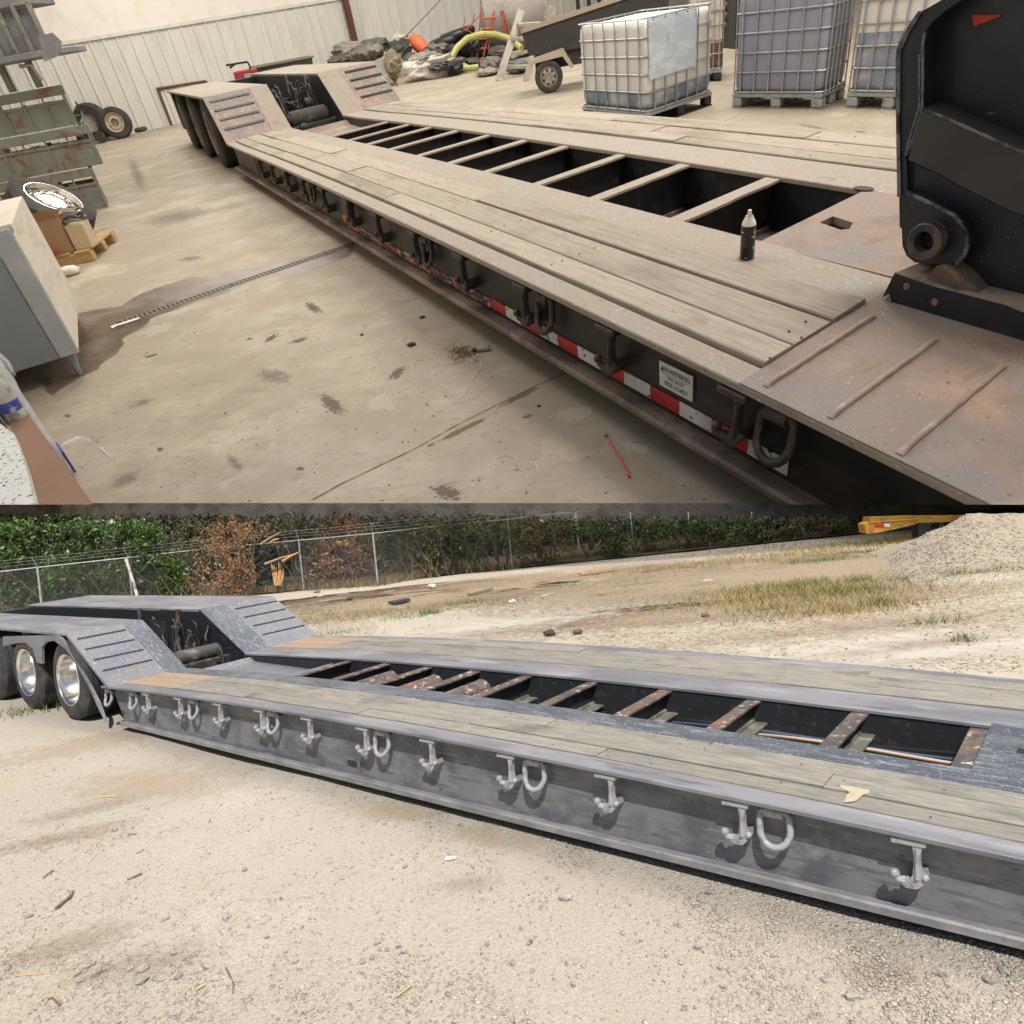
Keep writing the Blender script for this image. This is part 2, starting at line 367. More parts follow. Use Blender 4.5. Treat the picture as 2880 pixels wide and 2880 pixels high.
def wheel(fr, at, Rr, wd, mt, mr, parent=None, dish='deep', n=40, rk=1., **kw):
    """tyre with rim; axle along y, outer side at -y; centre of the outer face at `at`"""
    s = Sh(); h = wd; k = Rr
    pr = [(.60 * k * rk, h * .92), (.60 * k * rk, h * .1), (.63 * k * rk, .02 * h), (.70 * k, 0), (.84 * k, .015 * h), (.93 * k, .05 * h), (.975 * k, .11 * h)]
    tr = []
    for g in range(5):
        a = .13 + .148 * g; tr += [(k, a * h), (k, (a + .115) * h), (.975 * k, (a + .12) * h), (.975 * k, (a + .143) * h)]
    pr += tr + [(k, .87 * h), (.96 * k, .93 * h), (.84 * k, .985 * h), (.66 * k * rk, h)]
    s.lathe(pr, at, 1, n, closed=True)
    t = mk(kw.pop('name', 'tyre'), s, mt, fr, at, parent, smooth=28, **kw)
    s = Sh(); k = k * rk
    if dish == 'deep':
        s.lathe([(.62 * k, .03 * h), (.61 * k, .0), (.59 * k, .0), (.575 * k, .04 * h), (.545 * k, .07 * h), (.535 * k, .30 * h), (.52 * k, .34 * h), (.515 * k, .62 * h), (.47 * k, .74 * h), (.40 * k, .80 * h), (.29 * k, .82 * h), (.27 * k, .80 * h), (.26 * k, .50 * h), (.20 * k, .44 * h), (.0, .44 * h)], at, 1, n, cap=False)
        for j in range(10):
            a = 2 * math.pi * j / 10; c = np.array(at) + (.335 * k * math.cos(a), .60 * h, .335 * k * math.sin(a)); s.lathe([(.022 * k, .06 * h), (.022 * k, -.1 * h), (0, -.12 * h)], c, 1, 6)
    elif dish == 'holes':
        s.lathe([(.62 * k, .05 * h), (.61 * k, .0), (.585 * k, .0), (.57 * k, .06 * h), (.555 * k, .22 * h), (.53 * k, .27 * h), (.47 * k, .20 * h), (.42 * k, .13 * h), (.30 * k, .12 * h), (.285 * k, .14 * h), (.28 * k, .20 * h)], at, 1, n, cap=False)
    else:
        s.lathe([(.62 * k, .05 * h), (.61 * k, .0), (.58 * k, .0), (.56 * k, .08 * h), (.50 * k, .16 * h), (.42 * k, .12 * h), (.40 * k, .05 * h), (.27 * k, .04 * h), (.26 * k, .10 * h), (.25 * k, .45 * h), (0, .46 * h)], at, 1, n, cap=False)
    r = mk('rim', s, mr, fr, at, t, smooth=35)
    if dish == 'deep': mk('hub', Sh().lathe([(.50 * k, .745 * h), (.40 * k, .79 * h), (.29 * k, .81 * h), (.27 * k, .79 * h), (.255 * k, .49 * h), (.20 * k, .43 * h), (.0, .43 * h)], np.array(at) + [0, -.003, 0], 1, n, cap=False), surf('hub_grey', (.16, .155, .15), [((.30, .28, .25), 9, .5, .65, S1)], rough=.45, metal=.4), fr, at, t, smooth=35)  # hub disc coloured darker than the rim so the dish looks deep
    if dish == 'holes': mk('hub_bore', Sh().lathe([(.286 * k, .15 * h), (.27 * k, .30 * h), (.0, .32 * h)], at, 1, n, cap=False), surf('hole_shade', (.03, .022, .018), rough=.7), fr, at, t)  # dark disc set in for the shade of the hub bore
    if dish == 'holes':
        s = Sh()
        for j in range(10):
            a = 2 * math.pi * j / 10; c = np.array(at) + (.485 * k * math.cos(a), .215 * h, .485 * k * math.sin(a)); s.lathe([(.042 * k, .03 * h), (.045 * k, -.012 * h), (0, -.012 * h)], c, 1, 10)
            c = np.array(at) + (.345 * k * math.cos(a + .3), .115 * h, .335 * k * math.sin(a + .3)); s.lathe([(.018 * k, .02 * h), (.018 * k, -.03 * h), (0, -.03 * h)], c, 1, 6)
        mk('hole', s, surf('hole_shade', (.03, .022, .018), rough=.7), fr, at, t)  # black discs on the rim face stand for shaded holes
    return t


def trailer(fr, P):
    T = thing('lowboy_trailer', fr, (P['xr'], (P['y'][0] + P['y'][7]) / 2, 0), P['label'], 'trailer')
    M = lambda k: MATS[P['m'][k]]
    y0, y1, y2, y3, y4, y5, y6, y7 = P['y']   # near edge | wood | wood end | gap | gap end | wood | wood end | far edge
    zd, zb, xr, xf, xt, zt, xb, bulge = P['zd'], P['zb'], P['xr'], P['xf'], P['xt'], P['zt'], P['xb'], P['f']
    f = bulge; N = 14
    for ya, yb, k in ((y0, y1, 'rail'), (y2, y3, 'rail_in'), (y4, y5, 'rail_in2'), (y6, y7, 'rail')):
        mk('deck_rail', extr(Sh(), span(xr - (.17 if P.get('webpoly') and ya == y0 else .05), xf, N), rect(ya, yb, zd - .022, zd), f), M(k), fr, (xr, ya, zd), T)
    wy = y0 + P['rec']
    mk('side_web', extr(Sh(), span(xr - .02, xf, N), rect(wy, wy + .02, zb + .01, zd - .022, 0), f if P['fb'] else (lambda x: 0)), M('web'), fr, (xr, wy, zb), T) if not P.get('webpoly') else None
    if P.get('webpoly'):
        xs = span(xr - .16, xf, N); V = []; Fc = []
        xs2 = [xr + .10] + xs[1:]
        for d in (wy, wy + .02):
            for a, b in zip(xs, xs2): V += [(a, d, zd - .022 + f(a)), (b, d, zb + .01)]
        m = len(xs) * 2
        for k in range(len(xs) - 1):
            a = 2 * k; Fc += [(a, a + 1, a + 3, a + 2), (m + a, m + a + 2, m + a + 3, m + a + 1)]
        Fc += [(0, m, m + 1, 1)]
        mk('side_web', Sh().add(V, Fc), M('web'), fr, (xr, wy, zb), T)
    zf = P.get('zfl', .018)
    mk('bottom_flange', extr(Sh(), span(xr + (.09 if P.get('webpoly') else 0), xf, N), [(y0 - P['fl'], zb), (wy + .1, zb), (wy + .1, zb + .02), (y0 - P['fl'] + .008, zb + zf + .01), (y0 - P['fl'], zb + zf)]), M('lip'), fr, (xr, y0, zb), T)
    for yy, k in ((y3 - .02, 'inner'), (y4 + .02, 'inner'), (y7 - .12, 'inner')):
        mk('inner_web', extr(Sh(), span(xr + .1, xf, N), rect(yy - .01, yy + .01, zb + .01, zd - .022, 0), f), M(k), fr, (xr, yy, zb), T)
        mk('inner_flange', extr(Sh(), span(xr + .1, xf, 4), rect(yy - .05, yy + .05, zb, zb + .015, 0)), M(k), fr, (xr, yy, zb), T)
    # deck boards in butted lengths
    ends = {}
    for (ya, yb), cuts, xe in P['boards']:
        c = [xr + .0] + cuts + [xe]
        for a, b in zip(c[:-1], c[1:]):
            pw = a < P['ply'] - .01
            dz = rnd.uniform(-.004, .004) + P['proud']; sk = rnd.uniform(-.003, .003)
            s = extr(Sh(), [a + .002, (a + b) / 2, b - .002], rect(ya + P['jt'] + sk, yb - P['jt'] + sk, zd - .03, zd + dz, .004), f)
            mk('deck_board', s, M('ply') if pw else M('wood'), fr, (a, ya, zd), T)
    # crossmembers in the open well
    for i, x in enumerate(P['xm']):
        wdt = P['xmw'] * rnd.uniform(.92, 1.05); zt2 = zd - P['xmd'] + f(x); s = Sh()
        ys = span(y3 - .03, y4 + .03, 7)
        jit = [rnd.uniform(-.006, .006) for _ in ys]
        V = []; 
        for yv, j in zip(ys, jit): V += [(x, yv, zt2), (x + wdt + j, yv, zt2), (x + wdt + j, yv, zt2 - .012), (x, yv, zt2 - .012)]
        Fc = [(0, 3, 2, 1), tuple(len(V) - 4 + np.array([0, 1, 2, 3]))]
        for k in range(len(ys) - 1):
            for j in range(4): a = 4 * k + j; b = 4 * k + (j + 1) % 4; Fc.append((a, b, b + 4, a + 4))
        s.add(V, Fc)
        p = mk('crossmember', s, M('xm'), fr, (x, y3, zt2), T)
        zx = zd - P['xdep']; s = Sh().box(x + .02, x + .032, y3 - .03, y4 + .03, zx, zt2 - .012)
        mk('crossmember_foot', Sh().box(x + .032, x + .13, y3 - .03, y4 + .03, zx, zx + .012).box(x + .032, x + .05, y3, y4, zx + .012, zx + .035), M('ledge'), fr, (x, y3, zx), p)
        mk('crossmember_web', s, M('inner'), fr, (x, y3, zt2), p)
    # rolled plates and a pan near the rear of the well
    for x in P['rolls']:
        a0 = [math.pi * k / 8 for k in range(9)]
        o = [(x + .10 * math.cos(a), zd - .16 + f(x) + .10 * math.sin(a)) for a in a0]
        mk('rolled_plate', Sh().prism(o, 1, y3 - .02, y4 - .12), M('roll'), fr, (x, y3, zd), T, smooth=40)
    xa, xc = P['pan']; s = Sh()
    prof = [(xa, zd - .07), (xa + .10, zd - .12), (xc - .25, zd - .15), (xc, zd - .05), (xc + .01, zd - .065), (xc - .25, zd - .17), (xa + .1, zd - .14), (xa, zd - .09)]
    mk('sloped_pan', s.prism(prof, 1, y3 - .03, y4 + .25), M('pan'), fr, (xa, y3, zd), T)
    # rear ramps, four black bars each standing for dark slots, and the raised decks over the wheels
    L = math.hypot(xt - xr, zt - zd); ux, uz = (xt - xr) / L, (zt - zd) / L; nx, nz_ = uz, -ux
    def slab(u0, u1, h0, h1, ya, yb):
        c = [(xr + ux * u + nx * h, zd + f(xr) + uz * u + nz_ * h) for u, h in ((u0, h0), (u1, h0), (u1, h1), (u0, h1))]; return Sh().prism(c, 1, ya, yb)
    for ya, yb, yc, yd in ((y0, y2 - .02, y2 - .018, y3), (y5 + .02, y7, y4, y5 + .018)):
        r_ = mk('ramp_plate', slab(-.02, L, -.03, .004, ya, yb), M('ramp'), fr, (xr, ya, zd), T)
        for k in range(4):
            u = L * (.24 + .205 * k); mk('ramp_slot_bar', slab(u, u + P['clw'], .004, .014, ya + .06, yb - .03), M('slot_bar'), fr, (xr, ya, zd + .1 * k), T)
        mk('ramp_edge', slab(-.06, L, -.03, .008, yc, yd), M('edge'), fr, (xr, yc, zd), T)
        wdz = zt + f(xr)
        mk('rear_deck', extr(Sh(), [xb, xt + .004], rect(min(ya, yc), max(yb, yd), wdz - .025, wdz + .002)), M('reard'), fr, (xt, ya, zt), T)
        yi = yd if yc > ya else yc
        s = Sh().prism([(xr + .1, zb), (xr + .02, zd - .03), (xt + .03, wdz - .03), (xb, wdz - .03), (xb, wdz - .30), (xb, zb + .12)], 1, yi - .012 if yc > ya else yi, yi if yc > ya else yi + .012)
        mk('rear_web', s, M('inner'), fr, (xt, yi, zt), T)
    for x, yy in P['braces']:
        s = Sh(); s.prism([(x - .03, zt - .03), (x + .03, zt - .03), (x - .05, zt - .36), (x - .12, zt - .36)], 1, y4 - .035, y4 - .006)
        mk('web_brace', s, M('brace'), fr, (x, y4, zt), T)
    mk('rear_web', Sh().box(xb, xb + .3, y0 + .04, y7, zb + .15, zt + f(xr) - .04), M('inner'), fr, (xb, y0, zb), T)
    mk('rear_web', Sh().box(xb + .3, xt - .06, y0 + .50, y0 + .52, zb + .10, zt + f(xr) - .04), M('inner'), fr, (xb, y0 + .5, zb), T)
    # running gear seen in the rear well
    for x in P['wheels'][:2]:
        mk('axle', Sh().tube([(x, y0 + .4, .36), (x, y7 - .2, .36)], .065, 14), M('grease'), fr, (x, y3, .36), T, smooth=40)
        for yy in (y3 + .12, y4 - .14):
            mk('air_bag', Sh().lathe([(.10, 0), (.12, .03), (.105, .06), (.125, .09), (.105, .12), (.10, .15)], (x + .28, yy, .40), 2, 18), MATS['hose_black'], fr, (x, yy, .4), T, smooth=40)
            mk('brake_chamber', Sh().lathe([(.0, -.02), (.06, -.02), (.085, .0), (.085, .05), (.095, .055), (.095, .07), (.085, .075), (.08, .13), (.03, .15), (0, .15)], (x + .12, yy - .05, .47), 0, 18), M('grease'), fr, (x, yy, .47), T, smooth=40)
    xx = xr - .42
    mk('air_tank', Sh().lathe([(0, -.30), (.06, -.29), (.095, -.25), (.095, .25), (.06, .29), (0, .30)], (xx, (y3 + y4) / 2 - .0, zd + .02), 1, 22), M('grease'), fr, (xx, y3, zd), T, smooth=40)
    for k in range(5):
        a = rnd.uniform(-1.7, -1.0); yy = y3 + .1 + .14 * k; s = Sh()
        s.prism([(xr + a, zd - .1), (xr + a + .10, zd - .1), (xr + a + .02, zt - .22), (xr + a - .05, zt - .16), (xr + a - .07, zt - .30)], 1, yy, yy + .012)
        mk('hanger_bracket', s, M('inner2'), fr, (xr + a, yy, zd), T)
    for k in range(22):                      # clutter of valves, straps and brackets in the dark of the well
        xa, ya, zc_ = xr - rnd.uniform(.25, 2.6), rnd.uniform(y3 + .04, y4 - .10), rnd.uniform(zd - .12, zt - .30) if k % 3 else zd - .1
        if xa > xr - .5: zc_ = zd - .08
        if k % 2: s = Sh().lathe([(0, -.05), (.035, -.045), (.05, -.02), (.05, .04), (.03, .05), (.03, .07), (0, .07)], (xa, ya, zc_), k % 3, 14)
        else: s = Sh().prism([(xa - .09, zc_ - .05), (xa + .08, zc_ - .06), (xa + .05, zc_ + .10), (xa - .02, zc_ + .16), (xa - .07, zc_ + .04)], 1, ya, ya + .015).box(xa - .03, xa + .03, ya - .04, ya + .05, zc_ - .03, zc_ + .02, .004)
        mk('valve' if k % 2 else 'suspension_bracket', s, MATS['gear_dark'], fr, (xa, ya, zc_), T, smooth=40)
    for k in range(9):
        xa, ya = xr - .75 - .2 * k, rnd.uniform(y3 + .05, y4 - .12); h_ = rnd.uniform(.25, .42)
        mk('hanger_plate', Sh().prism([(xa - .08, zd - .2), (xa + .09, zd - .2), (xa + .06, zd + h_ * .5), (xa + .10, zd + h_), (xa + .02, zd + h_ + .03), (xa - .03, zd + h_ * .6)], 1, ya, ya + .014), MATS['gear_dark'], fr, (xa, ya, zd), T)
        mk('shock_tube', Sh().tube([(xa + .1, ya + .06, zd - .05), (xa - .05, ya + .05, zd + h_)], [.03, .022], 9), MATS['gear_dark'], fr, (xa, ya, zd), T, smooth=40)
    for dx in (.30, 1.25):
        mk('torque_beam', Sh().box(xr - dx - .09, xr - dx, y3, y4, zd - .16, zd - .05, .01), MATS['gear_dark'], fr, (xr - dx, y3, zd), T)
    for yy in (y3 + .13, y4 - .17): mk('swing_arm', Sh().box(xr - 2.4, xr - .35, yy, yy + .06, zd - .20, zd - .10, .01), MATS['gear_dark'], fr, (xr - 1, yy, zd), T)
    bolts = Sh()
    for (ya, yb), cuts, xe in P['boards']:
        x = P['xm'][0]
        for x in P['xm'] + [c_ - .03 for c_ in cuts] + [c_ + .03 for c_ in cuts] + [xe - .04, xe - .09]:
            for v in (.28, .72):
                if rnd.random() < .55: bolts.lathe([(0, .0004), (.0042, .0003), (.0048, -.002)], (x + .03 + rnd.uniform(-.01, .01), ya + (yb - ya) * v + rnd.uniform(-.01, .01), zd + P['proud'] + f(x) + .0022), 2, 6)
    mk('deck_bolts', bolts, MATS['gear_dark'], fr, (0, y1, zd), T, kind='stuff')
    for k in range(10):
        xa = xr - rnd.uniform(.35, 1.6); ya = rnd.uniform(y3 + .05, y4 - .05); P_ = []
        dx, dy, hh = rnd.uniform(-.4, .4), rnd.uniform(-.25, .25), rnd.uniform(.1, .3)
        for j in range(9): t = j / 8; P_.append((xa + dx * t, min(max(ya + dy * t + .05 * math.sin(5 * t), y3 + .02), y4 - .03), zd + .10 + hh * math.sin(math.pi * t) + .05 * math.sin(7 * t + k)))
        mk('air_hose', Sh().tube(P_, .008, 6), MATS['hose_blue'] if k == 5 and P['new'] else MATS['gear_dark' if k % 2 else 'hose_black'], fr, (xa, ya, zd), T, smooth=60)
    for x in P['wheels']:
        wheel(fr, (x, y0 + P['wy'], P['rr']), P['rr'], .36, M('tyre'), MATS['polished'] if P['new'] else M('rim'), T, rk=P['rk'])
        mk('tyre', Sh().lathe([(.25, 0), (.40, 0), (.43, .05), (.43, .3), (.40, .36), (.25, .36)], (x, y7 - .42, .43), 1, 30, closed=True), M('tyre'), fr, (x, y7 - .3, .43), T, smooth=30)
    # hooks and rings on the near web
    def zz(x): return zd - .035 + (f(x) if P['fb'] or 1 else 0)
    h0 = r0 = None
    for x in P['hooks']:
        if h0 is None: h0 = mk('chain_hook', hook_shape(wy, 0, 0, P['hd']), M('hook'), fr, (x, wy, zz(x)), T, smooth=35, rel=False, mesh=None) if False else mk('chain_hook', hook_shape(0, 0, 0, P['hd'], P['hs']), M('hook'), fr, (x, wy, zz(x)), T, smooth=35, rel=True); hx = x
        else: copy(h0, fr, (x - hx, 0, zz(x) - zz(hx)), parent=T)
    for x in P['rings']:
        if r0 is None:
            r0 = mk('tie_ring', ring_shape(0, 0, 0, P['hs']), M('hook'), fr, (x, wy, zz(x) - .03), T, smooth=60, rel=True); rx = x
            mk('ring_bracket', bracket_shape(0, 0, 0, P['hs']), M('hook'), fr, (x, wy, zz(x) - .03), r0, smooth=35, rel=True)
        else: copy(r0, fr, (x - rx, 0, zz(x) - zz(rx)), parent=T)
    return T


# ------------------------------------------------------------------ the trailer in the yard
fl = lambda x: .035 - .0050 * (x + 4.8) ** 2
YTR = trailer(YT, dict(new=True, label='long grey primed lowboy trailer with wooden deck and polished wheels, parked on sandy gravel outdoors', f=fl, fb=True, webpoly=True,
    y=(3.27, 3.41, 3.905, 4.11, 4.83, 5.17, 5.78, 5.90), zd=.53, zb=.068, xr=-8.42, xf=.9, xt=-9.38, zt=1.08, xb=-15.5, rec=.10, fl=-.042, zfl=.034,
    boards=[((3.415, 3.56), [-7.3, -4.5, -2.4, -.2], .9), ((3.56, 3.735), [-7.3, -5.3, -3.5, -1.2], .9), ((3.735, 3.90), [-7.3, -6.1, -3.0, -1.9], .9),
            ((5.175, 5.38), [-7.3, -4.4, -2.0], .9), ((5.38, 5.58), [-7.3, -5.2, -3.1], .9), ((5.58, 5.775), [-7.3, -4.0, -1.5], .9)], ply=-7.3, proud=.004, jt=.0055,
    xm=[-.76, -1.41, -2.09, -2.76, -3.40, -4.06, -4.66, -5.26, -5.86, -6.46], xmw=.10, xmd=.03, xdep=.20, rr=.49, rk=1.04, rolls=[-4.42, -5.0, -5.6], pan=(-8.3, -6.7), clw=.018,
    braces=[(-9.9, 0), (-11.0, 0)], wheels=[-9.49, -10.80, -12.1], wy=.0,
    hooks=[-7.6, -6.95, -6.24, -5.59, -4.94, -4.28, -3.62, -2.95, -2.25, -1.52, -.77], rings=[-8.56, -7.97, -6.75, -5.47, -4.13, -2.78, -1.36], hd=.073, hs=1.0,
    m=dict(rail='primer_top', rail_in='blue_steel', rail_in2='primer_top', web='primer_web', lip='lip_new', inner='black_new', inner2='black_new', wood='wood_grey', ply='plywood', xm='xm_rust', roll='xm_rust', ledge='ledge_new', pan='primer_plate',
           ramp='primer_plate', slot_bar='black_new', edge='blue_steel', reard='primer_top', brace='xm_rust', grease='grease', tyre='rubber', rim='polished', hook='hook_new')))
def yx(i, x, y, yy=3.27): p = YT.on(*q(i, x, y), 1, yy); return (p[0], p[2])
o = [yx(7, *p) for p in [(20, 705), (330, 696), (352, 715), (512, 985), (560, 1080), (600, 1190), (560, 1110), (505, 985), (440, 870), (375, 775), (310, 728), (265, 735), (240, 765), (243, 858), (212, 852), (190, 775), (150, 740), (97, 742), (20, 760)]]
mk('fender_skirt', Sh().prism(o, 1, 3.262, 3.29), MATS['primer_top'], YT, (-9.4, 3.27, 1), YTR)
for (x, y, wv, h) in ((-4.55, .2, .11, .05), (-8.36, .2, .035, .05)):
    o = [(x + wv * (abs(math.cos(a)) ** .5) * (1 if math.cos(a) > 0 else -1) * .5, y - .01 + h * .5 * (abs(math.sin(a)) ** .5) * (1 if math.sin(a) > 0 else -1)) for a in [2 * math.pi * k / 16 for k in range(16)]]
    mk('web_slot', Sh().prism(o, 1, 3.366, 3.375), MATS['black_new'], YT, (x, 3.37, y), YTR)  # black patch on the web stands for the dark of the opening
s = extr(Sh(), span(-.655, .9, 5), rect(4.085, 4.86, .50, .534, .001), fl)
mk('front_plate', s, MATS['blue_steel'], YT, (-.6, 4.1, .5), YTR)
mk('plate_slot', extr(Sh(), span(-.50, -.2, 3), rect(4.42, 4.50, .534, .5352, .0002), fl), MATS['black_new'], YT, (-.5, 4.4, .5), YTR)  # black strip on the plate stands for the dark of the opening
for k, (yy, m_) in enumerate(((4.45, 'grease'), (4.52, 'hose_blue'), (4.58, 'hose_black'))):
    mk('air_hose', Sh().tube([(x, yy + .22 + .03 * math.sin(2.1 * x + k), .30 + .015 * math.sin(3 * x + k)) for x in span(-7.5, .5, 40)], .010, 6), MATS[m_] if k else surf('pipe_tan', (.45, .33, .24), rough=.6), YT, (-4, yy, .2), YTR, smooth=60)

# ------------------------------------------------------------------ the trailer in the workshop
fu = lambda x: .012 - .0016 * (x + 4.5) ** 2 if x > -9 else .012 - .0016 * 20.25
WTR = trailer(WT, dict(new=False, label='long dusty black lowboy trailer with worn plank deck, standing on the workshop floor', f=fu, fb=True,
    y=(1.21, 1.315, 1.845, 2.075, 2.82, 3.125, 3.645, 3.735), zd=.42, zb=.115, xr=-9.62, xf=.35, xt=-10.36, zt=.885, xb=-15.3, rec=.07, fl=-.004, zfl=.016,
    boards=[((1.32, 1.46), [-7.3, -4.1], -.975), ((1.46, 1.655), [-8.6, -5.3], -.975), ((1.655, 1.84), [-6.4, -3.4], -.975),
            ((3.13, 3.27), [-7.4, -5.0, -3.2], .2), ((3.27, 3.465), [-8, -6.2, -3.6], .2), ((3.465, 3.64), [-7.0, -4.3, -2.4], .2)], ply=-20, proud=.012, jt=.0055,
    xm=[-2.17, -2.83, -3.43, -4.10, -4.70, -5.32, -5.98, -6.62, -7.22, -7.9], xmw=.09, xmd=.012, xdep=.27, rr=.43, rk=1., rolls=[-5.6, -6.3, -6.95], pan=(-9.5, -8.05), clw=.035,
    braces=[(-11.0, 0), (-12.2, 0)], wheels=[-10.95, -12.55, -14.2], wy=.01,
    hooks=[-7.7, -7.1, -6.49, -5.87, -5.25, -4.61, -4.01, -3.39, -2.79, -2.19, -1.59, -.99], rings=[-8.0, -6.6, -5.7, -4.67, -3.28, -2.06, -.86], hd=.06, hs=.80,
    m=dict(rail='dust_steel', rail_in='dust_steel', rail_in2='dust_steel', web='side_dirty', lip='flange_rub', inner='black_steel', inner2='black_steel', wood='wood_dusty', ply='wood_dusty', xm='dust_steel', roll='plate_rust', ledge='ledge_old', pan='plate_rust',
           ramp='ramp_plate', slot_bar='black_steel', edge='dust_steel', reard='dust_steel', brace='dust_steel', grease='grease', tyre='rubber_big', rim='dull_rim', hook='hook_old')))
def ridge(xx, a, b, z):
    V = []; n_ = 24
    for k in range(n_ + 1):
        y_ = a + (b - a) * k / n_; e = .25 if k in (0, n_) else 1.; j1, j2 = .0016 * noise.noise(Vector((y_ * 40, xx, 0))), .0022 * noise.noise(Vector((y_ * 26, xx, 5)))
        for dx, dz in ((-.013, -.002), (-.008 , .0065 * e), (.004, .0095 * e), (.0085, .007 * e), (.0105, -.002)): V.append((xx + dx * (.9 + 6 * j1) + j2, y_, z + dz + (j1 if dz > 0 else 0)))
    return Sh().add(V, [(5 * k + m_, 5 * k + m_ + 1, 5 * k + m_ + 6, 5 * k + m_ + 5) for k in range(n_) for m_ in range(4)] + [(0, 1, 2, 3, 4), tuple(5 * n_ + np.array([4, 3, 2, 1, 0]))])
zp = .42 + fu(-.8)
# front plate with its odd hole: built round the hole
hole = [WT.g(*q(3, *p), .42)[:2] for p in [(775, 1255), (850, 1218), (965, 1255), (945, 1290), (895, 1295)]]
x0, x1, ya, yb = -1.60, .3, 2.05, 2.84
s = Sh(); ring = [(x0, ya), (x0, yb), (x1, yb), (x1, ya)]
import mathutils.geometry as mg
zq = .42 + fu(-1.4); allp = [Vector((*p, zq)) for p in ring + [tuple(h) for h in hole]]
s.add([tuple(p) for p in allp], [tuple(f_) for f_ in mg.tessellate_polygon([allp[:4], allp[4:]])])
hl = [(h[0], h[1]) for h in hole]; n = len(hl)
s.add([(a, b, zq) for a, b in hl] + [(a, b, zq - .03) for a, b in hl], [(k, (k + 1) % n, n + (k + 1) % n, n + k) for k in range(n)])
s.add([(x0, ya, zq), (x0, yb, zq), (x0, yb, zq - .03), (x0, ya, zq - .03)], [(0, 1, 2, 3)])
mk('front_plate', s, MATS['plate_rust'], WT, (x0, ya, .42), WTR)
s = Sh(); extr(s, span(-.972, .35, 3), rect(1.2115, 1.95, .41 - .01, .4235, .001), fu)
mk('front_plate', s, MATS['plate_rust'], WT, (-.9, 1.2, .42), WTR)
mk('lip_tab', Sh().prism([(-1.66 + .05 * math.cos(a) + .05, 2.83 + .03 * math.sin(a)) for a in [math.pi * k / 6 for k in range(12)]], 2, zq, zq + .006), MATS['black_steel'], WT, (-1.6, 2.8, zq), WTR)
for xx, (a, b) in ((-.905, (1.242, 1.768)), (-.70, (1.238, 1.75)), (-.51, (1.226, 1.732))):
    mk('weld_rod', ridge(xx, a, b, .4245 + fu(xx)), MATS['weld_rod'], WT, (xx, a, .43), WTR)
tx = [-2.63 + .1505 * k for k in range(13)]
for k, x in enumerate(tx):
    if k == 12: continue
    mk('tape', Sh().box(x, x + .149, 1.2755, 1.2775, .158, .208, 0), MATS['tape_red' if k % 2 == 0 else 'tape_white'], WT, (x, 1.27, .16), WTR)
for k in range(16):
    x = -5.04 + .15 * k; mk('tape', Sh().box(x, x + .149, 1.2755, 1.2775, .155, .203, 0), MATS['tape_worn'], WT, (x, 1.27, .16), WTR)
mk('marker_light', Sh().lathe([(0, -.022), (.022, -.02), (.032, -.008), (.034, 0)], (-4.96, 1.278, .215), 1, 16), MATS['amber'], WT, (-4.96, 1.27, .2), WTR, smooth=50)
# warning sign
sg = mk('warning_sign', Sh().box(-1.372, -1.212, 1.272, 1.2775, .232, .318, 0), MATS['sign_white'], WT, (-1.37, 1.27, .25), WTR)
for txt, sz, zc in (('WARNING', .026, .290), ('DO NOT', .020, .265), ('SIDE LOAD!', .022, .243)):
    V, Fc = letters(txt, sz); V = np.stack([V[:, 0] - 1.290 + (.006 if txt == 'WARNING' else 0), np.full(len(V), 1.2705), V[:, 1] + zc], 1)
    s = Sh().add(V, Fc)
    if txt == 'WARNING':
        s.prism([(-1.364, .290), (-1.346, .290), (-1.355, .308)], 1, 1.2705, 1.2708)
        s.box(-1.37, -1.214, 1.2705, 1.2708, .2835, .2845)
    mk('lettering', s, MATS['ink'], WT, (-1.3, 1.27, .25), sg)

P_ = [YT.g(*q(12, *pp), .533)[:2] for pp in ((885, 62), (960, 72), (1050, 85), (1060, 98), (1010, 118), (975, 150), (910, 158), (925, 120), (940, 100), (895, 80))]
mk('paint_spill', Sh().add([(p[0], p[1], .5365 + fl(p[0])) for p in P_], [tuple(range(len(P_)))]), surf('cream_paint', (.36, .33, .23), [((.3, .28, .22), 20, .5, .62, S1)], rough=.8), YT, (*P_[0], .53), YTR)
# ------------------------------------------------------------------ the workshop: floor, walls, roof, lights
surf('concrete', (.42, .36, .275), [((.30, .255, .195), .55, .42, .64, S1), ((.34, .285, .21), 2.2, .42, .62, S1), ((.51, .44, .34), 1.4, .55, .70, S1), ((.36, .29, .215), 3.2, .56, .70, (1, .6, 1)), ((.31, .265, .21), 12, .54, .68, (1, 2.4, 1)), ((.28, .235, .185), 7, .60, .74, S1), ((.24, .19, .14), 24, .68, .76, S1), ((.58, .50, .38), 30, .68, .76, S1), ((.10, .08, .06), 70, .73, .77, S1), ((.29, .25, .195), 48, .58, .70, (1, 1.8, 1)), ((.26, .21, .155), 4, .64, .78, (.5, 2, 1))], rough=.75, bump=(25, .001), big=True, r2=(2, .55, .85))
surf('slab_edge', (.52, .45, .37), [((.28, .235, .19), 1.2, .45, .65, S1), ((.37, .31, .25), 5, .55, .7, S1)], rough=.9, bump=(12, .01), big=True)
surf('panel_white', (.64, .63, .57), [((.56, .55, .49), 2, .5, .7, (3, 3, .6)), ((.42, .36, .27), 4, .68, .80, (2, 2, .4))], rough=.55, big=True, rv=.02)
surf('liner', (.78, .73, .67), [((.70, .60, .50), 1.5, .5, .7, S1), ((.5, .38, .22), 1.2, .70, .8, S1)], rough=.7, big=True)
surf('brown_paint', (.115, .055, .04), [((.2, .13, .10), 9, .6, .75, S1)], rough=.6, big=True)
surf('ceiling', (.6, .58, .52), rough=.9)
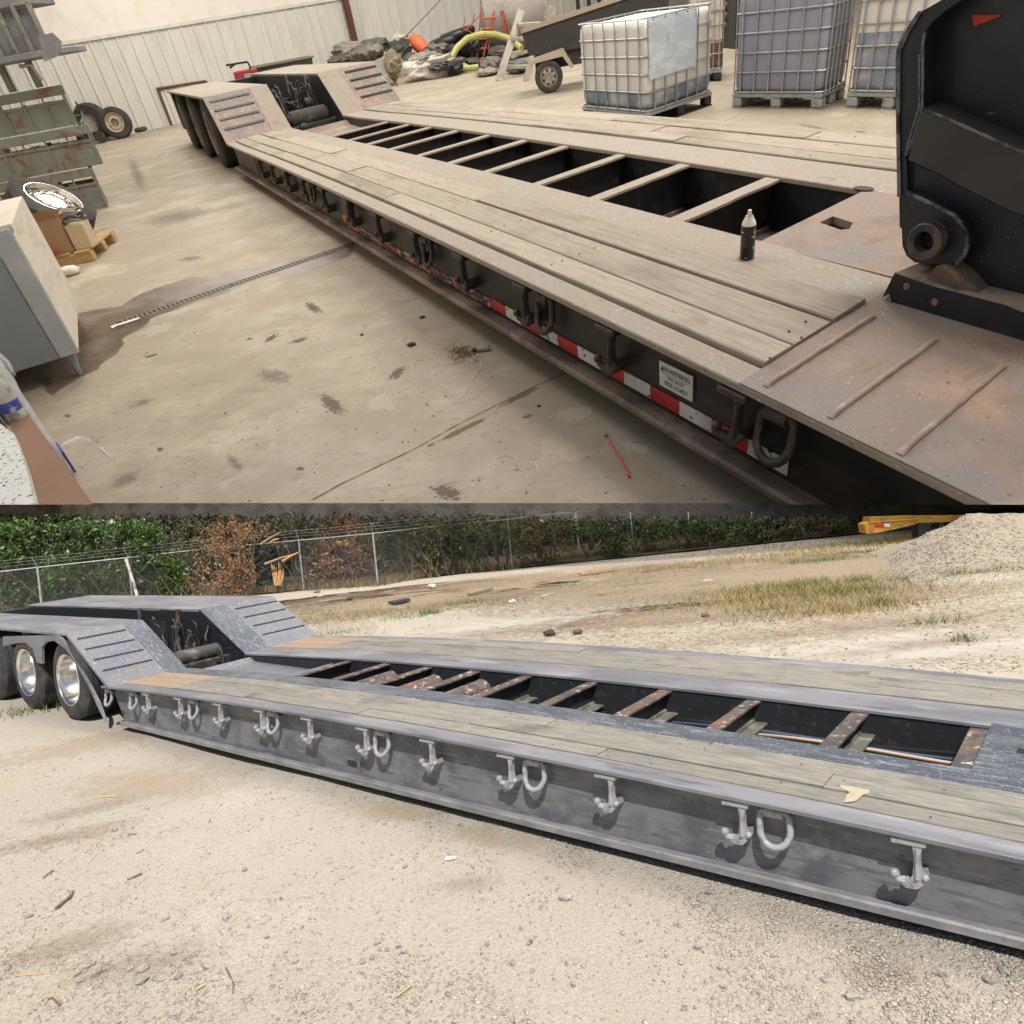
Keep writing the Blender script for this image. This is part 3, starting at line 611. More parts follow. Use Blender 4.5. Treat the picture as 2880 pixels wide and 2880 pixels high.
FA, FB = WS.g(-140, 1415)[:2], WS.g(3020, 1415)[:2]
dl, dr = nrm(WS.g(-140, 420)[:2] - FA), nrm(WS.g(3020, 700)[:2] - FB)
dl = nrm(dl + np.array([-.25, 0])); dr = nrm(dr + np.array([.25, 0]))
wa, wd_ = WS.g(*q(1, 850, 735))[:2], WS.g(*q(1, 985, 705))[:2]; wdir = nrm(np.array([math.cos(R(31)), math.sin(R(31))])); wn = np.array([-wdir[1], wdir[0]])
def hit(p, d):                                # where a floor edge meets the back wall
    A = np.array([d, -wdir]).T; t = np.linalg.solve(A, wa - p); return p + d * t[0]
BL, BR = hit(FA, dl), hit(FB, dr)
s = Sh().add([(*FA, 0), (*FB, 0), (*BR, 0), (*BL, 0)], [(0, 1, 2, 3)])
floor = mk('workshop_floor', s, MATS['concrete'], WS, (0, 2, 0), kind='structure', label='stained beige concrete workshop floor')
# its front edge drops plumb to the yard
n = 12; V = []
FC = FA + (FA - BL) * 0
for k in range(n + 1):
    x = -140 + 3160 * k / n; a = WS.W(WS.g(x, 1415)); d = RC.T @ (a - CAM); t = -d[2]; h = 50 / F * t
    V += [YD.Mi @ a, YD.Mi @ (a - [0, 0, h]), YD.Mi @ (a - [0, 0, h] + RC @ np.array([0, 0, -2.5]))]
s = Sh().add(V, [f_ for k in range(n) for f_ in ((3 * k, 3 * k + 1, 3 * k + 4, 3 * k + 3), (3 * k + 1, 3 * k + 2, 3 * k + 5, 3 * k + 4))])
mk('floor_slab_edge', s, MATS['slab_edge'], YD, tuple(V[0]), kind='structure', label='brown concrete front edge of the workshop floor slab')
H = 5.5
fw = nrm(-(dl + dr)); QA, QB = FA + fw * .54, FB + fw * .54 + np.array([.5, 0])  # ceiling front drawn out past the floor edge to block the sun
mk('ceiling', Sh().add([(*QA, H), (*QB, H), (*(BR + [2, 0]), H), (*BL, H)], [(0, 3, 2, 1)]), MATS['ceiling'], WS, (0, 5, H), kind='structure', label='pale workshop ceiling')
for nm, a, b in (('left', FA, BL), ('right', FB, BR)):
    mk('side_wall', Sh().add([(*a, 0), (*b, 0), (*b, H), (*a, H)], [(0, 1, 2, 3)]), MATS['liner'], WS, (*a, 0), label='plain pale side wall at the %s of the workshop' % nm, cat='wall')
# back wall: ribbed sheets up to a trim, a liner above
WB = WS.sub((*wa, 0), R(31)); HW = 1.90
u0, u1 = float((BL - wa) @ wdir), float((BR - wa) @ wdir)
wall = thing('back_wall', WB, (0, 0, 0), 'long wall of cream ribbed metal sheets with smooth liner above', 'wall')
pw = .30; prof = [(0, 0), (.02, -.028), (.05, -.028), (.07, 0), (.13, 0), (.14, -.008), (.15, 0), (.21, 0), (.22, -.008), (.23, 0), (pw, 0)]
sp = Sh(); V = [(x, y, z) for x, y in prof for z in (0, HW)]; sp.add(V, [(2 * k, 2 * k + 2, 2 * k + 3, 2 * k + 1) for k in range(len(prof) - 1)])
p0 = None; u = max(u0, -9.)
while u < min(u1, 17):
    if p0 is None: p0 = mk('wall_panel', sp, MATS['panel_white'], WB, (u, 0, 0), wall, rel=True); pu = u
    else: copy(p0, WB, (u - pu, 0, 0), parent=wall)
    u += pw
mk('trim_strip', Sh().box(u0, u1, -.05, .01, HW, HW + .07), MATS['panel_white'], WB, (0, 0, HW), wall)
mk('upper_liner', Sh().box(u0, u1, -.03, .02, HW + .07, H), MATS['liner'], WB, (0, 0, HW + .1), wall)
mk('base_strip', Sh().box(u0, u1, .03, .06, 0, HW), MATS['liner'], WB, (0, 0, 0), wall)
# ceiling lights (above the picture)
surf('lamp_body', (.7, .7, .7), rough=.5)
for i, (x, y, e) in enumerate(((3.4, 3.2, 1.3), (3.6, 8.5, 1.2), (-2.2, 6.5, .75), (-3, 13, 1.0), (3.5, 14.5, 1.2), (0.5, 19.5, 1.0), (-5, 17.5, .9), (6.0, 21, .9))):
    L = bpy.data.lights.new('ceiling_light', 'AREA'); L.shape = 'RECTANGLE'; L.size = 2.6 * SU; L.size_y = 1.3 * SU; L.energy = 41500 * e; L.color = (1, .96, .90)
    lo = bpy.data.objects.new('ceiling_light', L); col.objects.link(lo)
    lo.matrix_world = Matrix.Translation(WS.W((x, y, H - .25))) @ Matrix((WS.M / SU).tolist()).to_4x4()
    mk('light_fixture', Sh().box(x - 1.3, x + 1.3, y - .65, y + .65, H - .22, H - .12), MATS['lamp_body'], WS, (x, y, H - .2), label='long ceiling light fixture above the workshop floor', cat='light', group='ceiling lights')


def blotch(name, c, edge=(.45, .60), sc_=8., rough=.8, amax=1.):
    if name in MATS: return MATS[name]
    m = surf(name, c, rough=rough); nt = m.node_tree; N, L = nt.nodes, nt.links; b = N['Principled BSDF']
    at = N.new('ShaderNodeAttribute'); at.attribute_name = 'lc'; ar = N.new('ShaderNodeAttribute'); ar.attribute_name = 'rad'
    nz = N.new('ShaderNodeTexNoise'); nz.inputs['Scale'].default_value = sc_; nz.inputs['Detail'].default_value = 6; nz.inputs['Roughness'].default_value = .65; L.new(at.outputs['Vector'], nz.inputs['Vector'])
    s_ = N.new('ShaderNodeMath'); s_.operation = 'MULTIPLY_ADD'; L.new(ar.outputs['Fac'], s_.inputs[0]); s_.inputs[1].default_value = -.55; L.new(nz.outputs['Fac'], s_.inputs[2])
    ad = N.new('ShaderNodeMath'); ad.operation = 'ADD'; L.new(s_.outputs[0], ad.inputs[0]); ad.inputs[1].default_value = .28
    r = N.new('ShaderNodeMapRange'); r.inputs['From Min'].default_value = edge[0]; r.inputs['From Max'].default_value = edge[1]; r.inputs['To Max'].default_value = amax; L.new(ad.outputs[0], r.inputs[0]); L.new(r.outputs[0], b.inputs['Alpha'])
    return m


def decal(fr, poly, mat, name, parent, lift=.0004, soft=1.):
    """a thin soiled patch on a floor: outline in local metres, stain strength fades from the centre out"""
    c = np.mean(poly, 0); n = len(poly); V = [(*c, lift)]; rad = [0.]
    for k in (.33, .66, 1.): V += [(*(c + (np.array(p) - c) * k), lift) for p in poly]; rad += [k * soft] * n
    Fc = [(0, 1 + k, 1 + (k + 1) % n) for k in range(n)]
    for r_ in (0, 1):
        for k in range(n): a = 1 + r_ * n; Fc.append((a + k, a + n + k, a + n + (k + 1) % n, a + (k + 1) % n))
    return mk(name, Sh().add(V, Fc), mat, fr, (*c, 0), parent, rad=rad)


def gp(i, pts): return [WS.g(*q(i, *p))[:2] for p in pts]
# wet patch round the drain, as one irregular sheet
wet = gp(4, [(445, 325), (560, 300), (690, 285), (800, 210), (930, 165), (1080, 118), (1210, 120), (1290, 85), (1480, 60), (1600, 20), (1800, -10), (1932, -30), (2010, -60), (1990, -10), (1860, 50), (1700, 105), (1560, 110), (1400, 150), (1300, 200), (1130, 250), (1000, 300), (860, 345), (820, 400), (690, 470), (705, 500), (660, 560), (580, 600), (560, 640), (450, 690), (300, 790), (200, 700), (230, 560), (400, 420)])
surf('wet_concrete', (.17, .125, .085), [((.10, .07, .045), 2.5, .45, .62, S1), ((.26, .20, .17), 1.7, .52, .68, S1)], rough=.35, big=True, r2=(3, .18, .5), bump=(14, .0015))
surf('wet_gray', (.21, .165, .14), [((.15, .12, .10), 5, .45, .62, S1)], rough=.4, big=True, bump=(40, .0015))
import mathutils.geometry as mg
def sheet(name, poly, mat, lift, parent, fr=WS):
    # refine the outline so that its edge wanders
    P = []
    for k in range(len(poly)):
        a, b = np.array(poly[k]), np.array(poly[(k + 1) % len(poly)])
        for t in (0, .25, .5, .75):
            p = a + (b - a) * t; l = np.linalg.norm(b - a) * .10
            P.append(p + (0 if t == 0 else 1) * l * np.array([noise.noise(Vector((*p, 0)) * 6), noise.noise(Vector((*p, 9)) * 6)]))
    T_ = mg.delaunay_2d_cdt([Vector(p) for p in P], [], [list(range(len(P)))], 1, 1e-6)
    return mk(name, Sh().add([(p[0], p[1], lift) for p in T_[0]], [tuple(f_) for f_ in T_[2]]), mat, fr, (*np.mean(poly, 0), 0), parent)
sheet('wet_patch', wet, MATS['wet_gray'], .0005, floor)
sheet('wet_patch', gp(4, [(455, 360), (560, 330), (700, 300), (820, 240), (920, 235), (940, 260), (1010, 250), (1300, 195), (1290, 210), (1130, 252), (1000, 302), (860, 350), (800, 400), (690, 470), (690, 505), (600, 590), (560, 630), (450, 680), (300, 780), (240, 700), (400, 500)]), MATS['wet_concrete'], .0009, floor)
# floor drain: black strip painted for the shade below, bars across
surf('drain_black', (.012, .011, .010), rough=.6); surf('drain_iron', (.27, .23, .18), rough=.6, big=True)
A, B = WS.g(*q(4, 650, 390)), WS.g(1030, 674); d = nrm((B - A)[:2]); DR = WS.sub((*A[:2], 0), math.atan2(d[1], d[0])); LD = np.linalg.norm((B - A)[:2])
dr_ = thing('floor_drain', DR, (LD / 2, 0, 0), 'long narrow cast drain grate set in the floor, running through the wet patch', 'drain')
mk('trench_shade', Sh().box(0, LD, -.040, .040, .0012, .0016), MATS['drain_black'], DR, (0, 0, 0), dr_)
mk('drain_frame', Sh().box(-.02, LD, -.046, -.040, .0006, .004).box(-.02, LD, .040, .046, .0006, .004), MATS['drain_iron'], DR, (0, 0, 0), dr_)
s = Sh(); x = .0
while x < LD:
    s.box(x, x + .0095, -.040, .040, .0016, .0036); x += .031 if int(x / .031) % 24 else .05
g_ = mk('grate_bars', s, MATS['drain_iron'], DR, (0, 0, 0), dr_, kind='stuff')
surf('white_spill', (.75, .73, .68), rough=.8)
sheet('white_spill', gp(4, [(625, 400), (640, 396), (700, 378), (780, 352), (800, 355), (740, 376), (660, 400), (640, 412)]), MATS['white_spill'], .0045, floor)
# joints in the floor
for pts in ([q(5, -160, 1380), q(5, 0, 1290), q(5, 400, 1100), q(5, 650, 960), q(5, 1090, 740), q(5, 1310, 645)], [q(1, 490, 1325), q(1, 700, 1270), q(1, 1000, 1180), q(1, 1300, 1105), q(1, 1600, 1050)], [q(3, 230, 685), q(3, 360, 640), q(3, 540, 590)]):
    P = [WS.g(*p)[:2] for p in pts]; s = Sh(); V = []
    for k in range(len(P) - 1):
        for t in span(0, 1, 8)[:-1] if k < len(P) - 2 else span(0, 1, 8):
            p = P[k] + (P[k + 1] - P[k]) * t; dd = nrm(P[k + 1] - P[k]); n_ = np.array([-dd[1], dd[0]]); wv = (.0035 + .003 * abs(noise.noise(Vector((*p, 1)) * 9))) * (1 + np.linalg.norm(p) * .12)
            V += [(*(p + n_ * wv), .0006), (*(p - n_ * wv), .0006)]
    s.add(V, [(2 * k, 2 * k + 1, 2 * k + 3, 2 * k + 2) for k in range(len(V) // 2 - 1)])
    mk('floor_joint', s, surf('joint', (.16, .115, .07), [((.3, .22, .14), 20, .5, .6, S1)], rough=.9), WS, (*P[0], 0), floor)
# stains: prints, oil, chalky outlines
OIL = blotch('oil', (.15, .125, .10), (.45, .56), 60., amax=.75); SM = blotch('smudge', (.24, .20, .16), (.36, .66), 22., amax=.45); BR_ = blotch('brown_dirt', (.20, .13, .07), (.42, .60), 16., amax=.8)
CH = blotch('chalk', (.62, .56, .46), (.44, .60), 9., amax=.55)
def ell(i, cx, cy, rx, ry, a=0, n=18):
    return gp(i, [(cx + rx * math.cos(t) * math.cos(a) - ry * math.sin(t) * math.sin(a), cy + rx * math.cos(t) * math.sin(a) + ry * math.sin(t) * math.cos(a)) for t in [2 * math.pi * k / n for k in range(n)]])
for i, cx, cy, rx, ry, a, m_ in ((5, 600, 1340, 150, 62, .25, OIL), (4, 1880, 840, 130, 62, .6, OIL), (5, 315, 665, 85, 40, -.7, OIL), (4, 1535, 465, 75, 24, -.5, OIL), (4, 1690, 480, 90, 20, -.3, OIL), (4, 1775, 295, 85, 38, .5, OIL), (4, 385, 905, 36, 18, 0, OIL), (4, 905, 1095, 34, 22, -.5, OIL), (4, 1410, 470, 36, 12, -.2, OIL),
    (4, 710, 1270, 140, 50, -.5, SM), (4, 800, 830, 110, 30, -.3, SM), (4, 1330, 1170, 90, 45, .8, SM), (5, 1050, 910, 60, 16, -.2, BR_), (5, 690, 550, 90, 30, .2, BR_), (5, 1270, 650, 60, 16, 0, BR_), (5, 650, 1000, 330, 22, -.46, BR_), (5, 1000, 800, 190, 26, -.46, BR_), (4, 1700, 1205, 40, 16, 0, OIL), (4, 1550, 680, 180, 60, .2, SM),
    (5, 250, 840, 190, 120, 0, CH), (4, 900, 420, 240, 60, -.2, CH), (5, 1650, 1080, 190, 60, .3, CH), (5, 1300, 900, 230, 90, -.2, CH), (1, 1000, 1230, 260, 60, -.2, SM), (1, 780, 1000, 50, 150, -.4, SM), (5, 1100, 350, 140, 16, -.3, OIL), (3, 740, 720, 160, 14, .2, SM), (3, 1010, 750, 60, 12, .1, OIL), (4, 1080, 15, 110, 22, -.1, SM)):
    decal(WS, ell(i, cx, cy, rx, ry, a), m_, 'floor_stain', floor, lift=.0003 + .0002 * rnd.random() + (.0004 if m_ is OIL else 0))
for pts in ([(410, 690), (400, 620), (430, 590), (480, 590), (520, 625), (620, 615), (690, 595), (750, 605), (790, 590), (795, 640), (750, 700), (735, 740), (700, 780), (670, 805)], [(870, 1180), (880, 1150), (930, 1130), (980, 1145), (1000, 1165)], [(745, 1310), (765, 1270), (750, 1240)], [(1030, 1200), (1040, 1240), (1070, 1290), (1055, 1300)], [(215, 830), (240, 790), (250, 760), (230, 740)], [(1090, 1160), (1110, 1200), (1100, 1215)]):
    P = [(*WS.g(*q(5, *p))[:2], .001) for p in pts]
    mk('chalk_line', Sh().tube(P, .0022, 4), surf('chalky', (.62, .57, .48), rough=.95), WS, P[0], floor)
# litter
s = Sh()
for k in range(480):
    x, y = rng.uniform(60, 2100), rng.uniform(470, 1412); p = WS.g(x, y)
    r = rng.uniform(.0012, .0034) * (1 + p[1] * .10); s.blob(p + [0, 0, r * .3], (r * rng.uniform(1, 2.2), r, r * .5), k, .3, 1, rng.uniform(0, 3))
mk('grit', s, surf('grit', (.16, .13, .10), [((.5, .45, .4), 3, .55, .6, S1)], rough=.9), WS, (0, 2, 0), label='dark crumbs and grit scattered over the workshop floor', cat='grit', kind='stuff')
for i, x, y, r, lb in ((5, 398, 508, .016, 'dark clump of dirt on the floor left of the clear bottle'), (5, 460, 350, .012, 'small dark scrap on the floor nearer the trailer tape than the dirt clump'), (5, 118, 448, .008, 'tiny dark crumb at far left of the scraps by the trailer'), (5, 1118, 852, .006, 'tiny dark pebble beside the brown joint dirt')):
    p = WS.g(*q(i, x, y)); mk('dirt_clump', Sh().blob(p + [0, 0, r * .4], (r * 1.4, r, r * .6), x, .5, 2), surf('clump', (.07, .055, .045), rough=.95, big=True), WS, p, label=lb, cat='dirt')
p = WS.g(*q(5, 1508, 1045)); p2 = WS.g(*q(5, 1630, 1255))
mk('red_stick', Sh().tube([p + [0, 0, .005], (p + p2) / 2 + [.003, 0, .005], p2 + [0, 0, .005]], .0045, 8), surf('red_plastic', (.62, .10, .06), rough=.5), WS, p, label='thin orange red stick lying on the concrete floor below the trailer', cat='stick', smooth=50)
p = WS.g(*q(5, 1497, 1018)); mk('pebble', Sh().blob(p + [0, 0, .006], (.008, .006, .006), 2, .3, 2), surf('pale_stone', (.35, .32, .28), rough=.9), WS, p, label='grey pebble at the upper end of the red stick', cat='stone')
p = WS.g(*q(5, 790, 540)); bt = thing('crushed_bottle', WS, p, 'crushed clear plastic bottle lying on the workshop floor near a patch of leaves', 'bottle')
p2 = WS.g(*q(5, 745, 545)); p3 = WS.g(*q(5, 845, 530)); L_ = p3 - p2
mk('bottle_body', Sh().tube([p2 + L_ * t + [0, 0, .012] for t in (.25, .4, .6, .8, .95, 1)], [.008, .014, .012, .015, .013, .008], 10), surf('clear_pet', (.62, .62, .60), rough=.12, trans=.4), WS, p, bt, smooth=50)
mk('bottle_cap', Sh().tube([p2 + [0, 0, .01], p2 + L_ * .25 + [0, 0, .012]], [.009, .008], 10), surf('dark_cap', (.05, .05, .06), rough=.4), WS, p2, bt)
s = Sh()
for k in range(240):
    c = WS.g(*q(5, rng.normal(680, 55), rng.normal(545, 24))); a = rng.uniform(0, 6); r = rng.uniform(.004, .009); u = np.array([math.cos(a), math.sin(a), 0]) * r; v = np.array([-math.sin(a), math.cos(a), .4]) * r * .5
    s.add([c - u + [0, 0, .003], c + v + [0, 0, .004], c + u + [0, 0, .003], c - v + [0, 0, .003 + r * .3]], [(0, 1, 2, 3)])
mk('leaf_litter', s, surf('litter', (.28, .13, .06), [((.22, .3, .12), 6, .62, .66, S1)], rough=.9), WS, WS.g(*q(5, 680, 545)), label='rust brown leaf crumbs beside the crushed bottle', cat='leaves', kind='stuff')
p = WS.g(*q(4, 860, 565)); mk('scrap', Sh().blob(p + [0, 0, .004], (.03, .012, .006), 5, .5, 2, .5), surf('scrap', (.35, .3, .2), rough=.9), WS, p, label='small yellowish scrap on the floor left of the footprints', cat='scrap')

# ------------------------------------------------------------------ things on and round the workshop trailer
# spray can
c = WT.g(2101, 716, .43); c = np.array([c[0], c[1], .420 + fu(c[0])])
cn = thing('spray_can', WT, c, 'black spray paint can with white top standing on the trailer deck rail', 'can'); rr = .0285
mk('can_body', Sh().lathe([(rr * .9, 0), (rr, .004), (rr, .112), (rr * .97, .118)], c, 2, 32), surf('can_black', (.012, .012, .013), rough=.28), WT, c, cn, smooth=50)
mk('can_dome', Sh().lathe([(rr * .975, .116), (rr * .96, .122), (rr * .86, .129), (rr * .58, .143), (rr * .52, .147), (0, .147)], c, 2, 32), surf('can_white', (.80, .78, .74), rough=.4), WT, c, cn, smooth=30)
mk('can_rim', Sh().lathe([(rr * .48, .146), (rr * .50, .150), (rr * .44, .152), (rr * .40, .147)], c, 2, 24, cap=False), surf('tin', (.6, .58, .5), rough=.35, metal=.8), WT, c, cn, smooth=40)
mk('nozzle', Sh().lathe([(.0075, .146), (.0075, .164), (.0065, .168), (0, .168)], c, 2, 16), surf('nozzle', (.80, .78, .68), rough=.4), WT, c, cn, smooth=40)
def wrap(s, a0, a1, z0, z1, r=rr + .0003, n=6):
    V = [];
    for k in range(n + 1): a = a0 + (a1 - a0) * k / n; V += [(c[0] + r * math.cos(a), c[1] + r * math.sin(a), c[2] + z0), (c[0] + r * math.cos(a), c[1] + r * math.sin(a), c[2] + z1)]
    s.add(V, [(2 * k, 2 * k + 2, 2 * k + 3, 2 * k + 1) for k in range(n)])
vd = WT.Mi @ (CAM - WT.W(c)); va = math.atan2(vd[1], vd[0])
s = Sh(); wrap(s, va + .75, va + 1.15, .090, .105); mk('label_print', s, surf('print_orange', (.65, .28, .05), rough=.4), WT, c, cn)
for a0_, a1_, z0_, z1_ in ((.7, 1.1, .078, .085), (.45, .8, .080, .083), (.8, 1.1, .038, .048), (-1.1, -.7, .096, .099), (-.4, .1, .008, .010)):
    s = Sh(); wrap(s, va + a0_, va + a1_, z0_, z1_); mk('label_print', s, surf('print_white', (.6, .62, .7), rough=.4), WT, c, cn)
for a0_, a1_, z0_, z1_ in [(-1., -.3, z_, z_ + .0025) for z_ in (.078, .072, .066, .060, .054, .048)] + [(.7, 1.1, .010, .024)]:
    s = Sh(); wrap(s, va + a0_, va + a1_, z0_, z1_); mk('label_print', s, surf('print_grey', (.06, .06, .06), rough=.4), WT, c, cn)
# black gooseneck at the right
def gx(pts, yy=1.9):
    out = []
    for x, y in pts: p = WT.on(2480 + .4657 * x, 40 + .4657 * y, 1, yy); out.append((p[0], p[2]))
    return out
surf('goose_black', (.014, .017, .024), [((.03, .034, .045), 5, .5, .7, S1), ((.12, .10, .075), 3, .64, .80, S1), ((.20, .21, .23), 55, .69, .73, (1, 1, 2.5)), ((.16, .17, .2), 30, .70, .73, (.3, 1, 2))], rough=.38, big=True, bump=(20, .0012))
surf('goose_edge', (.15, .17, .20), [((.02, .022, .03), 20, .45, .6, S1), ((.30, .24, .17), 16, .66, .72, S1)], rough=.45, big=True)  # base lightened for bright edge highlights, over it dark and brown chips
surf('goose_flat', (.045, .045, .047), [((.03, .03, .032), 4, .45, .65, S1), ((.2, .2, .2), 60, .73, .76, S1)], rough=.55, big=True)
gn = thing('gooseneck', WT, (-.8, 1.95, .42), 'tall black steel gooseneck with round pivot boss on the trailer front deck', 'gooseneck')
outer = gx([(420, -150), (245, -20), (190, 45), (150, 110), (115, 170), (100, 210), (95, 280), (98, 700), (105, 1290), (122, 1295), (125, 1395), (145, 1450), (200, 1500), (1300, 1900), (1300, -150)], 1.98)
mk('neck_plate', Sh().prism(outer, 1, 2.02, 2.05), MATS['goose_black'], WT, (-.9, 2, .5), gn)
fr_ = gx([(440, -130), (245, -20), (190, 45), (150, 110), (115, 170), (100, 210), (95, 280), (98, 700), (108, 1290), (160, 1290), (150, 860), (240, 575), (240, 180), (262, 110), (300, 50), (380, -20), (500, -100)], 1.96)
mk('neck_flange', Sh().prism(fr_, 1, 1.96, 2.02), MATS['goose_black'], WT, (-.9, 1.96, .6), gn)
mk('edge_strip', Sh().prism(gx([(225, -20), (180, 45), (140, 110), (108, 170), (94, 210), (88, 280), (92, 700), (98, 1100), (120, 1100), (112, 700), (115, 280), (125, 215), (165, 120), (205, 55), (250, -20)], 1.96), 1, 1.955, 2.10), MATS['goose_edge'], WT, (-.9, 1.96, .6), gn)
def bead(pts, yy, r=.0045):
    P = []; G_ = gx(pts, yy)
    for k in range(len(G_) - 1):
        for t in span(0, 1, 10)[:-1] if k < len(G_) - 2 else span(0, 1, 10): P.append((G_[k][0] + (G_[k + 1][0] - G_[k][0]) * t, yy, G_[k][1] + (G_[k + 1][1] - G_[k][1]) * t))
    mk('weld_bead', Sh().tube(P, [r * (1 + .25 * math.sin(2.3 * k)) for k in range(len(P))], 6), MATS['goose_edge'], WT, P[0], gn, smooth=60)
bead([(262, 110), (248, 180), (244, 575), (200, 720), (152, 850)], 1.96); bead([(228, 240), (226, 570), (160, 780), (138, 870)], 1.958, .0032)
mk('diagonal_beam', Sh().prism(gx([(240, 572), (330, 600), (800, 805), (1300, 1020), (1300, 1400), (755, 1175), (480, 1040), (330, 955), (160, 880)], 1.93), 1, 1.93, 2.02), MATS['goose_flat'], WT, (-.8, 1.93, .8), gn)
bead([(240, 572), (330, 602), (760, 795)], 1.93, .004); bead([(330, 602), (760, 795), (1300, 1025)], 1.929, .003)
mk('lower_beam', Sh().prism(gx([(165, 890), (330, 960), (480, 1045), (755, 1178), (1300, 1420), (1300, 2000), (900, 1800), (700, 1700), (440, 1500), (200, 1480), (130, 1400), (125, 1100)], 1.975), 1, 1.975, 2.02), MATS['goose_black'], WT, (-.8, 1.95, .7), gn)
lug = [(112, 1105), (130, 1082), (155, 1078), (250, 1120), (390, 1190), (430, 1212), (470, 1250), (505, 1300), (520, 1345), (518, 1400), (495, 1460), (450, 1505), (380, 1510), (200, 1500), (150, 1460), (125, 1400)]
mk('pivot_lug', Sh().prism(gx(lug, 1.93), 1, 1.93, 1.975), MATS['goose_black'], WT, (-.85, 1.93, .6), gn)
bead(lug[2:12], 1.928, .006)
cx, cz = gx([(262, 1372)], 1.90)[0]; r_ = abs(gx([(362, 1372)], 1.90)[0][0] - cx)
mk('pivot_boss', Sh().lathe([(r_ * 1.08, .05), (r_ * 1.08, .004), (r_, 0), (r_ * .62, 0), (r_ * .56, .006), (r_ * .54, .05)], (cx, 1.89, cz), 1, 36, cap=False), surf('boss', (.10, .075, .055), [((.02, .025, .035), 9, .48, .6, S1), ((.3, .22, .15), 14, .66, .74, S1)], rough=.5, big=True), WT, (cx, 1.89, cz), gn, smooth=35)
mk('pivot_bore', Sh().lathe([(r_ * .60, .03), (0, .03)], (cx, 1.89, cz), 1, 30), MATS['goose_black'], WT, (cx, 1.9, cz), gn)
b0 = [WT.g(*p, .42)[:2] for p in [q(6, 1175, 235), q(6, 1240, 300), q(6, 1832, 475)]]
yb_ = 1.885
fx = gx([(78, 1562), (50, 1660), (42, 1722), (62, 1752), (100, 1770), (755, 1995), (1300, 2190), (1300, 1990), (755, 1760), (300, 1640)], yb_)
mk('foot_block', Sh().prism(fx, 1, yb_, yb_ + .012), MATS['goose_black'], WT, (-.9, yb_, .45), gn)
tp = gx([(78, 1562), (300, 1640), (755, 1758), (1300, 1990)], yb_); V = []
for (x, z_) in tp: V += [(x, yb_, z_), (x + .03, yb_ + .17, z_)]
mk('foot_top', Sh().add(V, [(2 * k, 2 * k + 2, 2 * k + 3, 2 * k + 1) for k in range(len(tp) - 1)]), surf('foot_dust', (.30, .235, .17), [((.05, .045, .04), 7, .50, .62, S1)], rough=.8, big=True, bump=(14, .004)), WT, (-.9, yb_, .5), gn)
mk('foot_end', Sh().add([(tp[0][0], yb_, tp[0][1]), (tp[0][0] + .03, yb_ + .17, tp[0][1]), (tp[0][0] - .005, yb_ + .17, .42), (tp[0][0] - .025, yb_, .42)], [(0, 1, 2, 3)]), MATS['goose_edge'], WT, (-.9, yb_, .45), gn)
mk('foot_bead', Sh().tube([(x, yb_ - .003, z_) for x, z_ in gx([(45, 1700), (60, 1752), (110, 1778), (755, 2000), (1300, 2195)], yb_)], .005, 6), MATS['goose_edge'], WT, (-.9, yb_, .42), gn)
for pt in ((150, 1645), (320, 1740)):
    x_, z_ = gx([pt], yb_)[0]; mk('bolt', Sh().lathe([(0, -.006), (.008, -.006), (.011, 0)], (x_, yb_, z_), 1, 8), surf('bolt_rust', (.25, .14, .08), rough=.6), WT, (x_, yb_, z_), gn)
mk('wood_wedge', Sh().prism(gx([(265, 1600), (330, 1520), (390, 1512), (480, 1570), (600, 1700), (420, 1660)], yb_ + .03), 1, yb_ + .03, yb_ + .12), surf('wedge', (.13, .10, .07), [((.3, .24, .17), 12, .5, .62, S1)], rough=.8, big=True), WT, (-.8, yb_, .5), gn)
mk('red_decal', Sh().prism(gx([(527, 10), (700, 10), (695, 20), (540, 78)], 2.0), 1, 2.015, 2.019), surf('decal_red', (.45, .03, .02), rough=.5), WT, (-.8, 2, 1.1), gn)

